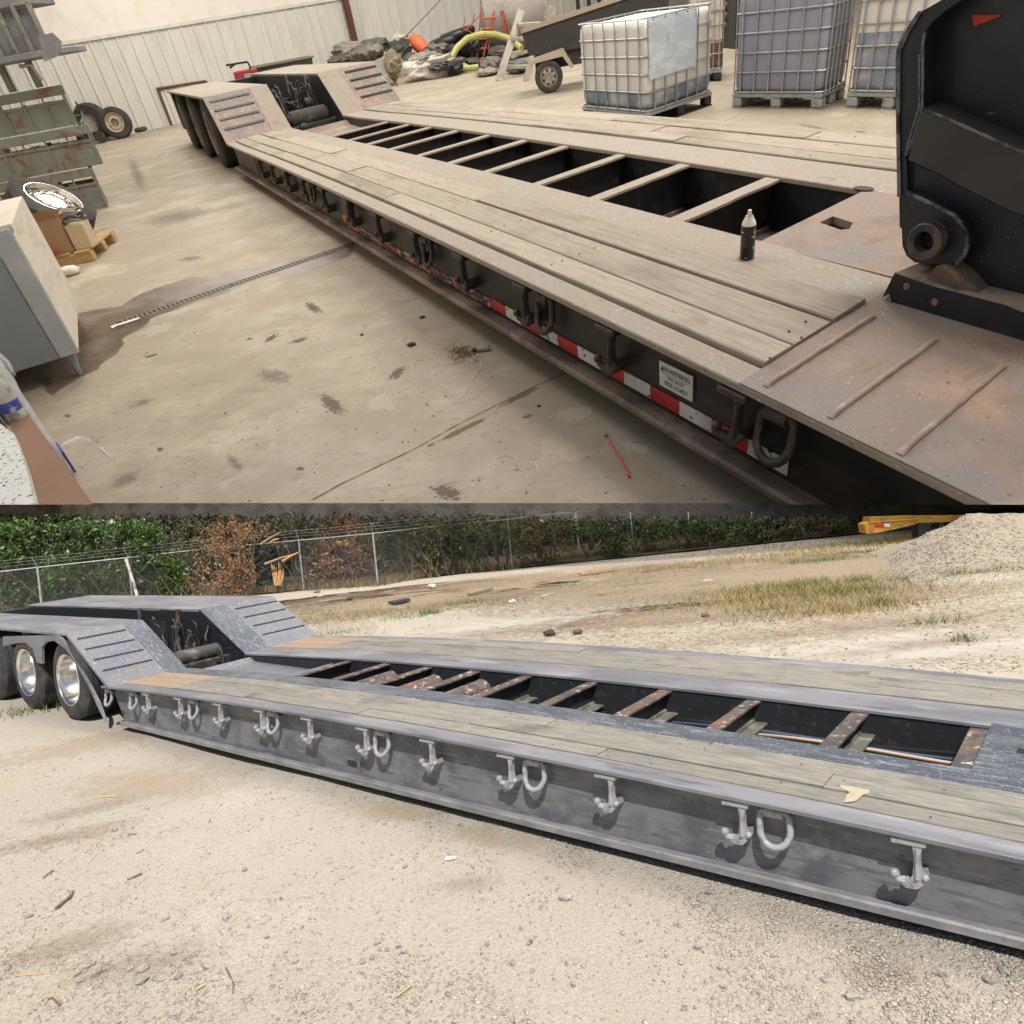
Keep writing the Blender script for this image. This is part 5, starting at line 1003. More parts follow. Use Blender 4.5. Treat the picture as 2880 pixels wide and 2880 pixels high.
for a, b in (((1280, 370), (1400, 350)), ((1300, 385), (1330, 362)), ((1400, 350), (1420, 385))): mk('handle_bar', Sh().tube([on_far(1, *a, 16.55), on_far(1, *b, 16.55)], .018, 7), MATS['inside_dark'], WS, on_far(1, *a, 16.55), t)
mk('handle_bar', Sh().tube([on_far(1, 1420, 385, 16.55), (rb[0] + wv * .3, 16.55, zt2)], .018, 7), MATS['inside_dark'], WS, (rb[0], 16.55, zt2), t)

# heap of tarpaulins: (tile, x, y centre, half width px, half height px, depth, colour, label)
tcol = dict(g=(.10, .097, .088), d=(.035, .035, .035), l=(.29, .26, .21), w=(.55, .50, .43), o=(.24, .20, .12), b=(.016, .016, .018), m=(.15, .138, .118))
heap = [(2, -10, 340, 60, 26, 21, 'g', 'small grey bundle at the far left of the tarpaulin heap'), (2, 60, 300, 110, 70, 21.5, 'l', 'pale tarpaulin roll at the upper left of the heap'), (2, 150, 300, 95, 52, 20.5, 'm', 'wrinkled grey tarpaulin bulging above the far ramp'), (2, 190, 255, 80, 40, 21, 'g', 'grey folded tarpaulin on top of the left half of the heap'),
 (2, 300, 240, 90, 50, 22.2, 'w', 'whitish sheet at the back of the heap left of the orange float'), (2, 330, 300, 70, 70, 20.8, 'd', 'black crumpled tarpaulin in the middle of the heap'), (2, 300, 370, 55, 90, 20, 'o', 'mottled olive sack standing beside the far ramp'), (2, 400, 360, 60, 60, 20.5, 'g', 'dark grey fold between the olive sack and white plastic'), (2, 470, 330, 100, 40, 20.3, 'l', 'long pale roll across the front of the heap'),
 (2, 520, 290, 75, 45, 20.9, 'm', 'smooth grey roll under the orange float'), (2, 600, 290, 70, 50, 21.5, 'd', 'black tarpaulin at the foot of the yellow hose'), (2, 560, 370, 60, 34, 19.8, 'g', 'grey bundle end tied with cord in front'), (2, 640, 375, 52, 34, 19.7, 'b', 'glossy black bundle at the front of the heap'), (2, 740, 290, 100, 60, 22, 'b', 'large black tarpaulin mound behind the yellow hose'),
 (2, 660, 345, 40, 22, 20.4, 'm', 'small grey lump right of the yellow hose'), (2, 740, 345, 44, 20, 20.6, 'g', 'grey lump left of the red step ladder foot'), (2, 880, 290, 60, 36, 21.2, 'm', 'brown grey sack behind the aluminium ladder'), (2, 850, 360, 60, 42, 18.6, 'm', 'clear wrapped grey bag left of the aluminium ladder'), (2, 830, 405, 62, 22, 18.0, 'l', 'dusty plastic bag on the floor left of the ladder foot'), (2, 1000, 380, 60, 42, 17.2, 'm', 'wrapped grey bag seen between the ladder legs'), (2, 760, 260, 70, 70, 21.4, 'b', 'black plastic hanging behind the red step ladder')]
def hpx(i, x, y, Y): return aty(*q(i, x, y), Y)
for k, (i, x, y, rx, ry, Y, cc, lb) in enumerate(heap):
    c_ = hpx(i, x, y, Y); a = hpx(i, x + rx, y, Y)[0] - c_[0]; b = hpx(i, x, y - ry, Y)[2] - c_[2]
    zc_ = max(c_[2], b * .8); m_ = surf('tarp_' + cc, tcol[cc], [(tuple(v * .6 for v in tcol[cc]), 4, .45, .62, (1, 3, 3)), (tuple(min(1, v * 1.5 + .04) for v in tcol[cc]), 3, .56, .70, S1)], rough=.6 if cc not in 'b' else .3, big=True, bump=(4, .035))
    mk('tarpaulin', Sh().blob((c_[0], Y, zc_), (a, .45, b), k + 3, .20, 4, rnd.uniform(-.3, .3), freq=1.3, fold=.16), m_, WS, (c_[0], Y, zc_), label=lb, cat='tarpaulin', group='heap of tarpaulins and bags', smooth=50)
c_ = hpx(2, 440, 245, 20.9); mk('orange_float', Sh().tube([hpx(2, 405, 210, 21), hpx(2, 425, 240, 20.9), hpx(2, 455, 268, 20.8), hpx(2, 475, 288, 20.7)], [.10, .17, .17, .10], 14), surf('tarp_r', (.70, .13, .05), rough=.5), WS, c_, label='bright orange float poking out of the tarpaulin heap', cat='float', smooth=60)
s = Sh()
c_ = WS.g(*q(2, 480, 455)); mk('white_plastic', Sh().blob((c_[0], c_[1] + .3, .15), (.85, .35, .30), 31, .35, 4, -.1, freq=2.2, fold=.16), surf('tarp_w', (.7, .66, .56), rough=.5), WS, (c_[0], c_[1] + .3, .1), label='crumpled sheet of white plastic at the front of the tarpaulin heap', cat='plastic sheet', smooth=50)
for k, (x, y, rx, lb) in enumerate(((600, 230, 110, 'lower black inner tube on the tarpaulin heap'), (655, 195, 105, 'upper black inner tube on the tarpaulin heap'))):
    c_ = hpx(2, x, y, 21.8); a = hpx(2, x + rx, y, 21.8)[0] - c_[0]
    P = [(c_[0] + a * .8 * math.cos(t_), 21.8 + a * .8 * math.sin(t_), c_[2] + .05 * math.cos(t_)) for t_ in [2 * math.pi * j / 28 for j in range(28)]]
    mk('inner_tube', Sh().tube(P, a * .22, 12, closed=True), surf('tube_black', (.018, .018, .02), rough=.35), WS, c_, label=lb, cat='inner tube', smooth=60)
P = [hpx(2, *pp, Y) for pp, Y in (((625, 325), 20.2), ((655, 270), 20.3), ((710, 220), 20.5), ((790, 195), 20.7), ((870, 195), 20.8), ((940, 215), 20.8), ((990, 250), 20.6), ((1020, 275), 20.4))]
mk('yellow_hose', Sh().tube(P, .075, 12), surf('hose_yellow', (.42, .42, .13), [((.34, .33, .12), 9, .5, .6, (1, 1, 1))], rough=.5, big=True), WS, P[0], label='thick yellow green hose arching over the tarpaulin heap', cat='hose', smooth=60)
P = [hpx(2, *pp, 19.6) for pp in ((690, 385), (730, 386), (775, 380))]; mk('yellow_hose', Sh().tube(P, .065, 12), MATS['hose_yellow'], WS, P[0], label='short end of yellow hose lying flat in front of the heap', cat='hose', smooth=60)
# red step ladder
RY = 21.0; t = thing('red_step_ladder', WS, hpx(2, 790, 340, RY), 'narrow red steel step ladder behind the yellow hose', 'ladder'); rm2 = surf('ladder_red', (.42, .09, .05), rough=.5)
def rl(a, b, Y=RY, r=.022, nm='ladder_rail', tt=None, m_=None): mk(nm, Sh().tube([hpx(2, *a, Y), hpx(2, *b, Y)], r, 6), m_ or rm2, WS, hpx(2, *a, Y), tt or t)
rl((865, 60), (800, 340)); rl((790, 60), (765, 340)); rl((870, 90), (830, 280), r=.018); rl((800, 70), (700, 175), r=.014); rl((755, 80), (735, 160), r=.014); rl((700, 100), (690, 160), r=.014); rl((690, 160), (790, 215), r=.014)
for a, b in (((800, 105), (868, 100)), ((792, 165), (855, 160)), ((760, 225), (838, 215)), ((755, 280), (820, 272)), ((768, 335), (802, 332))): rl(a, b, r=.03, nm='ladder_step')
rl((905, 60), (930, 190), r=.03); rl((915, 60), (960, 215), r=.02)
# pale tank and hoop pipes behind the ladders
c_ = hpx(2, 990, 160, 21.5); mk('pale_tank', Sh().lathe([(0, -.9), (.55, -.8), (.72, -.5), (.72, .5), (.55, .8), (0, .9)], (c_[0], 21.8, c_[2] + .2), 0, 28), surf('tank_grey', (.30, .27, .24), [((.2, .17, .15), 2, .5, .7, S1)], rough=.6, big=True), WS, (c_[0], 21.8, c_[2]), label='dusty grey round tank behind the two ladders', cat='tank', smooth=40)
mk('tank_stand', Sh().box(c_[0] - .6, c_[0] + .6, 21.5, 22.1, 0, c_[2] - .45, .02), MATS['inside_dark'], WS, (c_[0], 21.8, 0), label='dark stand under the dusty round tank', cat='stand')
# aluminium A ladder
LY = WS.g(*q(2, 885, 455))[1]; f0, f1 = WS.g(*q(2, 890, 458)), WS.g(*q(2, 1045, 460)); am = surf('alu', (.40, .36, .30), [((.24, .21, .18), 6, .5, .7, S1)], rough=.5, metal=.2, big=True)
t = thing('aluminium_ladder', WS, (f0 + f1) / 2, 'dusty aluminium step ladder standing between the heap and the black trailer', 'ladder')
def plank(a, b, wd_, th, Y=None):
    a, b = np.array(a), np.array(b); d_ = nrm(b - a); u_ = np.array([1., 0, 0]); u_ = nrm(u_ - d_ * (u_ @ d_)); v_ = np.cross(d_, u_)
    V = [p_ + u_ * sx * wd_ + v_ * sy * th for p_ in (a, b) for sx, sy in ((-1, -1), (1, -1), (1, 1), (-1, 1))]; return Sh().add(V, [(0, 3, 2, 1), (4, 5, 6, 7), (0, 1, 5, 4), (1, 2, 6, 5), (2, 3, 7, 6), (3, 0, 4, 7)])
tl, tr = hpx(2, 1020, 60, LY + .3), hpx(2, 1190, 60, LY - .1)
mk('ladder_rail', plank(f0, tl, .07, .02), am, WS, f0, t); mk('ladder_rail', plank(f1, hpx(2, 1085, 310, f1[1] + .1), .06, .02), am, WS, f1, t); mk('ladder_rail', plank(hpx(2, 1160, 110, LY), hpx(2, 1200, 40, LY), .08, .02), am, WS, tl, t)
for a, b in (((905, 375), (1055, 372)), ((940, 300), (1020, 292)), ((965, 215), (1060, 212)), ((1000, 135), (1130, 128))):
    A_, B2 = hpx(2, *a, LY + .05), hpx(2, *b, LY - .1); mk('ladder_step', Sh().add([A_, B2, B2 + [0, .16, .02], A_ + [0, .16, .02], A_ - [0, 0, .05], B2 - [0, 0, .05]], [(0, 1, 2, 3), (0, 4, 5, 1)]), am, WS, A_, t)
mk('ladder_rail', plank(hpx(2, 960, 325, LY), hpx(2, 1075, 280, LY), .03, .03), am, WS, f0, t)
# black utility trailer with one car wheel
wb = WS.g(*q(2, 1183, 522)); Yt = wb[1]; zw = hpx(2, 1183, 335, Yt)[2]; Rw = zw / 2
BT = WS.sub((wb[0], Yt, 0), R(-8)); t = thing('utility_trailer', BT, (.5, .5, 0), 'small black box trailer with a bent mudguard, behind the milky tote', 'trailer')
bk = surf('box_black', (.035, .032, .030), [((.09, .075, .06), 5, .55, .72, S1)], rough=.6, big=True)
zb_, zt3 = hpx(2, 1100, 300, Yt)[2], hpx(2, 1060, 180, Yt)[2]
mk('box_side', Sh().add([(-.28, .05, zb_ - .03), (1.9, .05, zb_ - .05), (1.9, .05, zt3 + .28), (-.36, .05, zt3), (-.28, .9, zb_ - .03), (1.9, .9, zb_ - .05), (1.9, .9, zt3 + .28), (-.36, .9, zt3)], [(0, 1, 2, 3), (7, 6, 5, 4), (0, 3, 7, 4), (1, 5, 6, 2), (0, 4, 5, 1)]), bk, BT, (0, 0, zb_), t)
mk('box_rim', plank((-.36, .05, zt3 + .02), (1.9, .05, zt3 + .30), .03, .035), surf('rim_dust', (.40, .33, .26), rough=.8), BT, (0, 0, zt3), t)
mk('frame_bar', Sh().box(-.2, 1.9, .12, .2, zb_ * .55, zb_ - .04), bk, BT, (0, .1, .3), t)
mk('mudguard', Sh().add([(-.26, -.14, zw + .02), (-.24, .05, zw + .05), (.26, .05, zw + .12), (.27, -.14, zw + .10), (.40, .05, zw - .12), (.40, -.14, zw - .14), (-.3, -.14, zw - .02), (.24, -.14, zw + .02), (.36, -.14, zw - .16)], [(0, 3, 2, 1), (3, 5, 4, 2), (0, 6, 7, 3), (3, 7, 8, 5)]), surf('guard', (.45, .38, .30), rough=.6), BT, (0, 0, zw), t)
wh = wheel(BT, (0, -.14, Rw), Rw, .2, MATS['rubber_big'], surf('cap_silver', (.55, .53, .49), [((.3, .26, .22), 9, .55, .66, S1)], rough=.35, metal=.7, big=True), t, dish='flat')
s = Sh()
for k in range(7): a = 2 * math.pi * k / 7; s.prism([(Rw * .50 * math.cos(a - .2), Rw + Rw * .50 * math.sin(a - .2)), (Rw * .50 * math.cos(a + .2), Rw + Rw * .50 * math.sin(a + .2)), (Rw * .33 * math.cos(a + .12), Rw + Rw * .33 * math.sin(a + .12)), (Rw * .33 * math.cos(a - .12), Rw + Rw * .33 * math.sin(a - .12))], 1, -.150, -.14)
mk('hubcap_window', s, MATS['inside_dark'], BT, (0, -.14, Rw), wh)  # dark plates on the hubcap stand for its shaded openings
for k, xx in enumerate((.55, .72, .88)): mk('drum_handle', Sh().tube([(xx, .3, zt3 + .1), (xx, .3, zt3 + .35)], .03, 8), MATS['inside_dark'], BT, (xx, .3, zt3), t)
# pipe rack far right
p = hpx(3, 235, 160, 14.5); t = thing('pipe_rack', WS, (p[0], 14.6, 0), 'dark rack of stacked pipes far behind the brown tote', 'rack')
for k in range(6): mk('pipe', Sh().tube([(p[0] - .1, 14.6, .35 + .15 * k), (p[0] + 1.4, 14.2, .35 + .15 * k)], .05, 8), surf('pipe_rusty', (.15, .10, .07), rough=.7), WS, (p[0], 14.6, .4), t)
for xx in (.05, .9): mk('rack_post', Sh().box(p[0] + xx, p[0] + xx + .07, 14.1, 14.7, 0, 1.35), MATS['inside_dark'], WS, (p[0] + xx, 14.4, 0), t)

# the slab's front edge is a clean cut: everything standing on it ends there too
import bmesh
n_cut = RC @ np.cross(ray(0, 1419), ray(2880, 1419)); n_cut = nrm(n_cut); n_cut = n_cut if n_cut[2] > 0 else -n_cut
def root_of(o):
    while o.parent: o = o.parent
    return o
bpy.context.view_layer.update()
for o in list(sc.objects):
    if o.type != 'MESH' or root_of(o).name.startswith(('back_wall', 'side_wall', 'ceiling', 'light_fixture', 'floor_slab', 'workshop_floor')) or root_of(o) is YTR: continue
    base = AT[o.name]; co = np.empty(len(o.data.vertices) * 3, np.float32); o.data.vertices.foreach_get('co', co); dd = (co.reshape(-1, 3) + base - CAM) @ n_cut
    if dd.min() > -1e-4: continue
    if dd.max() < 0: bpy.data.objects.remove(o); continue
    if o.data.users > 1: o.data = o.data.copy()
    bm = bmesh.new(); bm.from_mesh(o.data)
    r_ = bmesh.ops.bisect_plane(bm, geom=bm.verts[:] + bm.edges[:] + bm.faces[:], dist=1e-4, plane_co=Vector(CAM - base), plane_no=Vector(n_cut), clear_inner=True)
    bmesh.ops.holes_fill(bm, edges=[e for e in r_['geom_cut'] if isinstance(e, bmesh.types.BMEdge)], sides=0); bm.to_mesh(o.data); bm.free(); o.data.update()
# ------------------------------------------------------------------ the yard
surf('sand', (.40, .365, .305), [((.35, .31, .25), .35, .45, .62, S1), ((.445, .41, .355), .7, .50, .66, S1), ((.40, .32, .225), .9, .60, .78, (1, .6, 1)), ((.31, .25, .19), 7, .58, .74, (1, 2.2, 1)), ((.33, .295, .245), 60, .48, .62, S1), ((.20, .165, .13), 95, .61, .69, S1), ((.53, .50, .44), 130, .60, .70, S1)], rough=.95, bump=(55, .02))
def grid(xs, ys, f):
    V = [(x, y, f(x, y)) for y in ys for x in xs]; n = len(xs)
    return V, [(j * n + i, j * n + i + 1, (j + 1) * n + i + 1, (j + 1) * n + i) for j in range(len(ys) - 1) for i in range(n - 1)]
def gz(x, y):
    v = Vector((x, y, 0)); return .018 * noise.noise(v * .9) + .010 * noise.noise(v * 3.1) + .03 * max(0, min(1, (y - 9) / 8)) * noise.noise(v * .35)
xs = [-90, -50, -30, -22] + span(-16, 16, 110) + [20, 28, 50, 90]; ys = [-30, -10, 0] + span(1.2, 12, 90) + span(12.3, 30, 40) + [36, 50, 90]
V, Fc = grid(xs, ys, gz); yard = mk('yard_ground', Sh().add(V, Fc), MATS['sand'], YD, (0, 5, 0), kind='structure', label='pale sandy gravel yard ground', smooth=180)
def yg(i, x, y): return YD.g(*q(i, x, y))
def ella(c, rx, ry, a=0, n=20): return [np.array(c[:2]) + (rx * math.cos(t) * math.cos(a) - ry * math.sin(t) * math.sin(a), rx * math.cos(t) * math.sin(a) + ry * math.sin(t) * math.cos(a)) for t in [2 * math.pi * k / n for k in range(n)]]


def patch(name, c, rx, ry, a, mat, lift=.006):
    P = ella(c, rx, ry, a, 26); V = []; rad = []; c = np.array(c[:2]); rings = span(0, 1, 7)
    for k in rings:
        for p in P: z = c + (p - c) * max(k, .001); V.append((*z, gz(*z) + lift)); rad.append(k)
    n = 26; Fc = [(r_ * n + k, r_ * n + n + k, r_ * n + n + (k + 1) % n, r_ * n + (k + 1) % n) for r_ in range(7) for k in range(n)]
    return mk(name, Sh().add(V, Fc), mat, YD, (*c, 0), yard, rad=rad)
OR = blotch('orange_sand', (.42, .33, .225), (.30, .72), 7., amax=.45); ST = blotch('straw', (.27, .19, .13), (.38, .66), 22., amax=.28); DK = blotch('dark_soil', (.22, .18, .14), (.36, .70), 16., amax=.22); WT_ = blotch('white_sand', (.50, .465, .40), (.32, .66), 3., amax=.7)
STB = blotch('straw_wide', (.29, .23, .16), (.24, .60), 9., amax=.85)
for (i, x, y), rx, ry, a, m_ in (((7, 500, 1310), 1.3, .55, .3, OR), ((10, 850, 90), 1.1, .5, -.3, OR), ((11, 300, 250), .6, .2, -.4, OR), ((11, 850, 400), .45, .18, -.4, OR), ((11, 720, 660), .35, .16, 0, DK), ((10, 350, 400), .8, .22, .3, ST), ((10, 500, 240), .7, .2, .4, ST), ((10, 400, 1000), .5, .25, .3, ST), ((10, 800, 1120), .6, .22, .1, DK),
    ((12, 1150, 1170), .3, .14, 0, DK), ((8, 900, 640), 3.5, .9, .05, WT_), ((9, 600, 780), 4, .8, 0, WT_), ((9, 1500, 780), 2.5, .6, 0, WT_), ((8, 1000, 420), 9, 3.0, 0, STB), ((9, 1000, 300), 6, 2.4, 0, STB), ((9, 700, 520), 4, 1.1, 0, STB), ((9, 100, 560), 4, 1.0, 0, STB), ((9, 600, 350), 8, 3.0, 0, STB), ((7, 1932, 560), 5, 2.0, 0, STB), ((8, 600, 430), 6, 2.2, 0, ST), ((9, 200, 450), 4, 1.5, 0, ST), ((8, 1300, 340), 6, 2.2, .1, OR), ((8, 400, 500), 4, 1.5, 0, OR), ((9, 1000, 650), 4, .8, 0, ST), ((8, 300, 450), 3.5, 1.0, 0, ST), ((9, 300, 300), 5, 2, 0, OR), ((9, 1400, 750), 1.5, .3, 0, ST), ((8, 1500, 600), 3, .7, 0, ST), ((7, 1850, 500), 3, 1.2, 0, ST)):
    patch('ground_patch', yg(i, x, y), rx, ry, a, m_, rnd.uniform(.004, .011))

# ---- loose stone, one soup for the gravel, single rocks for the big ones
V8 = np.array([(a, b, c) for a in (-1, 1) for b in (-1, 1) for c in (-1, 1)], float) * .72; OCT, OF = V8, [(0, 1, 3), (0, 3, 2), (4, 6, 7), (4, 7, 5), (0, 4, 5), (0, 5, 1), (2, 3, 7), (2, 7, 6), (0, 2, 6), (0, 6, 4), (1, 5, 7), (1, 7, 3)]
def pebbles(name, pts, rad_, mat, label, cat, zf=gz, kind='stuff'):
    n = len(pts); base = np.array(OCT); m = len(base)
    sc_ = rad_[:, None] * rng.uniform(.6, 1.3, (n, 3)); sc_[:, 2] *= .62
    ang = rng.uniform(0, 6.28, n); c_, s_ = np.cos(ang), np.sin(ang)
    P = base[None] * (1 + rng.uniform(-.42, .42, (n, m, 1))) * sc_[:, None]
    X = P[..., 0] * c_[:, None] - P[..., 1] * s_[:, None]; Y = P[..., 0] * s_[:, None] + P[..., 1] * c_[:, None]
    V = np.stack([X + pts[:, 0:1], Y + pts[:, 1:2], P[..., 2] + pts[:, 2:3] + rad_[:, None] * .15], -1).reshape(-1, 3)
    Fa = np.array(OF); Fall = (Fa[None] + (np.arange(n) * m)[:, None, None]).reshape(-1, 3)
    me = bpy.data.meshes.new(name); me.vertices.add(len(V)); me.vertices.foreach_set('co', V.astype(np.float32).ravel())
    k = len(Fall); me.loops.add(3 * k); me.loops.foreach_set('vertex_index', Fall.astype(np.int32).ravel()); me.polygons.add(k); me.polygons.foreach_set('loop_start', np.arange(0, 3 * k, 3, dtype=np.int32))
    me.update(calc_edges=True)
    a = me.attributes.new('lc', 'FLOAT_VECTOR', 'POINT'); lc = np.repeat(rng.uniform(0, 60, (n, 3)), m, 0); a.data.foreach_set('vector', lc.astype(np.float32).ravel())
    me.materials.append(mat); o = bpy.data.objects.new(name, me); link(o, np.zeros(3), None, label, cat, None, kind); return o
stone = surf('gravel', (.36, .325, .265), [((.25, .235, .21), .9, .50, .54, S1), ((.44, .40, .34), 1.1, .55, .60, S1), ((.15, .145, .14), 1.3, .62, .66, S1), ((.40, .26, .17), 1.7, .64, .66, S1)], rough=.9)
X0 = YT.M[:, 0]; Y0 = YT.M[:, 1]
def scatter(n, fx, r0, r1, pw=2.2):
    out = []; rr_ = []
    while len(out) < n:
        px_, py = rng.uniform(-60, 2940), rng.uniform(2000, 2910)
        if not fx(px_, py): continue
        p = YD.g(px_, py); 
        if p[1] > 18 or p[1] < 0: continue
        p[2] = gz(p[0], p[1]); out.append(p); rr_.append(r0 + (r1 - r0) * rng.random() ** pw)
    return np.array(out), np.array(rr_)
def edge_y(x): return 2040 + (x - 300) * .255                       # the foot of the trailer in the picture
dens = lambda x, y: y > edge_y(x) - 15 and (rng.random() < .04 + .8 * math.exp(-max(0, y - edge_y(x)) / 70) * min(1, x / 1100) + (.22 if x > 2000 else 0) + (.18 if y > 2680 and x < 1500 else 0))
pts, rr_ = scatter(34000, dens, .0016, .0085, 3.0); pebbles('gravel', pts, rr_, stone, 'fine loose gravel scattered over the sandy ground near the trailer', 'gravel')
pts, rr_ = scatter(550, lambda x, y: y > edge_y(x) + 5 and rng.random() < (.15 + (.5 if x > 1900 else 0) + (.35 if y > 2660 and x < 1400 else 0)), .006, .014, 1.8); pebbles('pebble_scatter', pts, rr_, stone, 'small loose pebbles lying on the sandy yard', 'pebbles')
# far ground litter
def scat2(n, x0, x1, y0, y1, r0, r1):
    px_, py = rng.uniform(x0, x1, n), rng.uniform(y0, y1, n); P = np.array([YD.g(a, b) for a, b in zip(px_, py)]); P = P[(P[:, 1] > 0) & (P[:, 1] < 19.5)]
    for p in P: p[2] = gz(p[0], p[1])
    return P, rng.uniform(r0, r1, len(P))
pts, rr_ = scat2(2600, 900, 2900, 1590, 1895, .005, .018); pebbles('clod_scatter', pts, rr_, surf('clods', (.26, .19, .13), [((.42, .36, .28), 1., .48, .55, S1), ((.12, .09, .07), 1.4, .6, .65, S1)], rough=.95), 'clods and bits of bark over the far part of the yard', 'clods')
rock = surf('rock', (.24, .225, .20), [((.34, .315, .27), 9, .45, .6, S1), ((.11, .105, .10), 12, .55, .7, S1)], rough=.85, bump=(30, .004))
RL = [(10, 650, 352, 18), (10, 748, 372, 20), (10, 935, 865, 20), (10, 1283, 858, 28), (10, 548, 1165, 30), (10, 735, 1145, 18), (10, 812, 1145, 30), (10, 805, 1220, 28), (10, 1672, 1098, 20), (10, 1385, 580, 18), (10, 170, 840, 16), (10, 455, 1203, 18), (10, 170, 1280, 14), (10, 1145, 1230, 16), (10, 985, 1060, 18), (10, 1015, 1200, 24), (10, 1425, 1280, 14), (10, 795, 473, 18), (10, 1760, 345, 14),
      (11, 670, 325, 15), (11, 205, 990, 22), (11, 120, 1092, 22), (11, 175, 1072, 18), (11, 355, 1040, 20), (11, 1015, 912, 14), (11, 1068, 990, 24), (11, 975, 1108, 22), (11, 222, 860, 15), (11, 1312, 1228, 20), (11, 1080, 1158, 20), (11, 362, 568, 16), (11, 828, 1003, 18), (12, 150, 710, 24), (12, 120, 648, 15), (12, 1468, 1185, 30), (12, 955, 1305, 34), (12, 1740, 1222, 30), (12, 1822, 1165, 28), (12, 90, 1025, 28), (12, 520, 1075, 22), (12, 1135, 1105, 20), (12, 225, 1252, 16), (12, 805, 1215, 20), (12, 1410, 1060, 16)]
for k, (i, x, y, r) in enumerate(RL):
    p = yg(i, x, y); p[2] = gz(p[0], p[1]); d_ = np.linalg.norm(p - CAM); rr = r * .82 / 2.0125 / F * d_
    mk('rock', Sh().blob(p + [0, 0, rr * .35], (rr * rnd.uniform(.9, 1.15), rr * .75, rr * rnd.uniform(.5, .7)), k, .50, 2, rnd.uniform(0, 3), freq=1.5), rock, YD, p, label='small rough grey stone lying loose on the sandy ground in front of the trailer', cat='stone', group='loose grey stones on the sandy ground')
p = yg(11, 1272, 738); p[2] = gz(*p[:2]); mk('flat_stone', Sh().blob(p + [0, 0, .012], (.042, .028, .016), 77, .25, 2), rock, YD, p, label='flat dark stone lying alone below the middle of the side beam', cat='stone')
p = yg(11, 620, 525); p[2] = gz(*p[:2]) + .006; mk('paper_scrap', Sh().add([p + [-.035, -.01, 0], p + [.02, -.014, .004], p + [.035, .012, .002], p + [-.025, .014, .008]], [(0, 1, 2, 3)]), surf('paper', (.85, .84, .80), rough=.7), YD, p, label='small white scrap of paper on the sand', cat='paper')
tw = surf('twig', (.17, .11, .075), [((.3, .22, .15), 9, .5, .6, S1)], rough=.9)
for k, (pts_, r, lb) in enumerate((([(245, 628), (275, 600), (303, 585)], .006, 'short dark twig at the far left of the sand'), ([(320, 800), (355, 765), (395, 735), (408, 700)], .011, 'thick forked reddish root lying on the sand at left'), ([(720, 633), (760, 620), (805, 602)], .007, 'dark twig left of the middle of the sand'), ([(1070, 685), (1140, 665), (1205, 628)], .003, 'thin pale stalk pointing up right on the sand'), ([(550, 170), (610, 165), (670, 168)], .007, 'yellow straw near the top of the sand'), ([(1280, 1140), (1300, 1180), (1322, 1225), (1318, 1280)], .004, 'curled thin reddish root near the bottom'), ([(420, 1180), (480, 1140), (540, 1105)], .004, 'dry stalk lying by the stones at the lower left'), ([(240, 1310), (300, 1300), (340, 1345)], .005, 'bent stalk at the bottom left corner'), ([(1110, 1270), (1165, 1238)], .006, 'short yellow chip of wood at the bottom'), ([(95, 1175), (200, 1165), (285, 1155)], .003, 'long pale straw at the lower left edge'))):
    P = [yg(10, *pp) for pp in pts_]; P = [p + [0, 0, gz(p[0], p[1]) + r] for p in P]; mk('twig', Sh().tube(P, r, 6), tw if k not in (3, 4, 8, 9) else surf('straw_c', (.50, .36, .17), rough=.8), YD, P[0], label=lb, cat='twig', smooth=60)
P = [yg(11, *pp) + [0, 0, .01] for pp in ((315, 1305), (360, 1270), (400, 1240))]; mk('twig', Sh().tube(P, .004, 5), MATS['straw_c'], YD, P[0], label='forked yellow stalk near the bottom edge of the sand', cat='twig')
# dry straw, one mass
def blades(name, C_, h, wd_, lean, mat, label, cat, flat=False, curve=0):
    n = len(C_); a = rng.uniform(0, 6.28, n); u = np.stack([np.cos(a), np.sin(a), np.zeros(n)], 1) * wd_[:, None]
    b = rng.uniform(0, 6.28, n); L_ = np.stack([np.cos(b) * lean, np.sin(b) * lean, np.ones(n) if not flat else np.full(n, .06)], 1) * h[:, None]
    V = np.stack([C_ - u, C_ + u, C_ + L_], 1).reshape(-1, 3)
    if flat: V[:, 2] += .004
    me = bpy.data.meshes.new(name); me.vertices.add(3 * n); me.vertices.foreach_set('co', V.astype(np.float32).ravel()); me.loops.add(3 * n); me.loops.foreach_set('vertex_index', np.arange(3 * n, dtype=np.int32))
    me.polygons.add(n); me.polygons.foreach_set('loop_start', np.arange(0, 3 * n, 3, dtype=np.int32)); me.update(calc_edges=True)
    at_ = me.attributes.new('lc', 'FLOAT_VECTOR', 'POINT'); at_.data.foreach_set('vector', np.repeat(rng.uniform(0, 60, (n, 3)), 3, 0).astype(np.float32).ravel()); me.materials.append(mat)
    o = bpy.data.objects.new(name, me); link(o, np.zeros(3), None, label, cat, None, 'stuff'); return o
def around(i, x, y, sx, sy, n):
    c_ = yg(i, x, y); P = np.stack([c_[0] + rng.normal(0, sx, n), c_[1] + rng.normal(0, sy, n), np.zeros(n)], 1); P[:, 2] = [gz(a, b) for a, b in P[:, :2]]; return P
P = np.concatenate([around(10, 300, 420, .5, .16, 500), around(10, 550, 400, .3, .1, 260), around(10, 250, 300, .4, .2, 300), around(10, 450, 1050, .5, .3, 500), around(10, 200, 900, .3, .3, 300), around(10, 900, 900, .9, .5, 500), around(9, 1400, 760, 1.0, .18, 500), around(8, 1500, 590, 2.0, .3, 600), around(9, 1650, 620, .8, .15, 160)])
nn = len(P); blades('straw', P, rng.uniform(.02, .07, nn), rng.uniform(.0012, .003, nn), 1., surf('straw_m', (.24, .155, .10), [((.45, .33, .2), 1, .5, .55, S1)], rough=.9), 'dry brown straw and rootlets strewn over the sand', 'straw', flat=True)
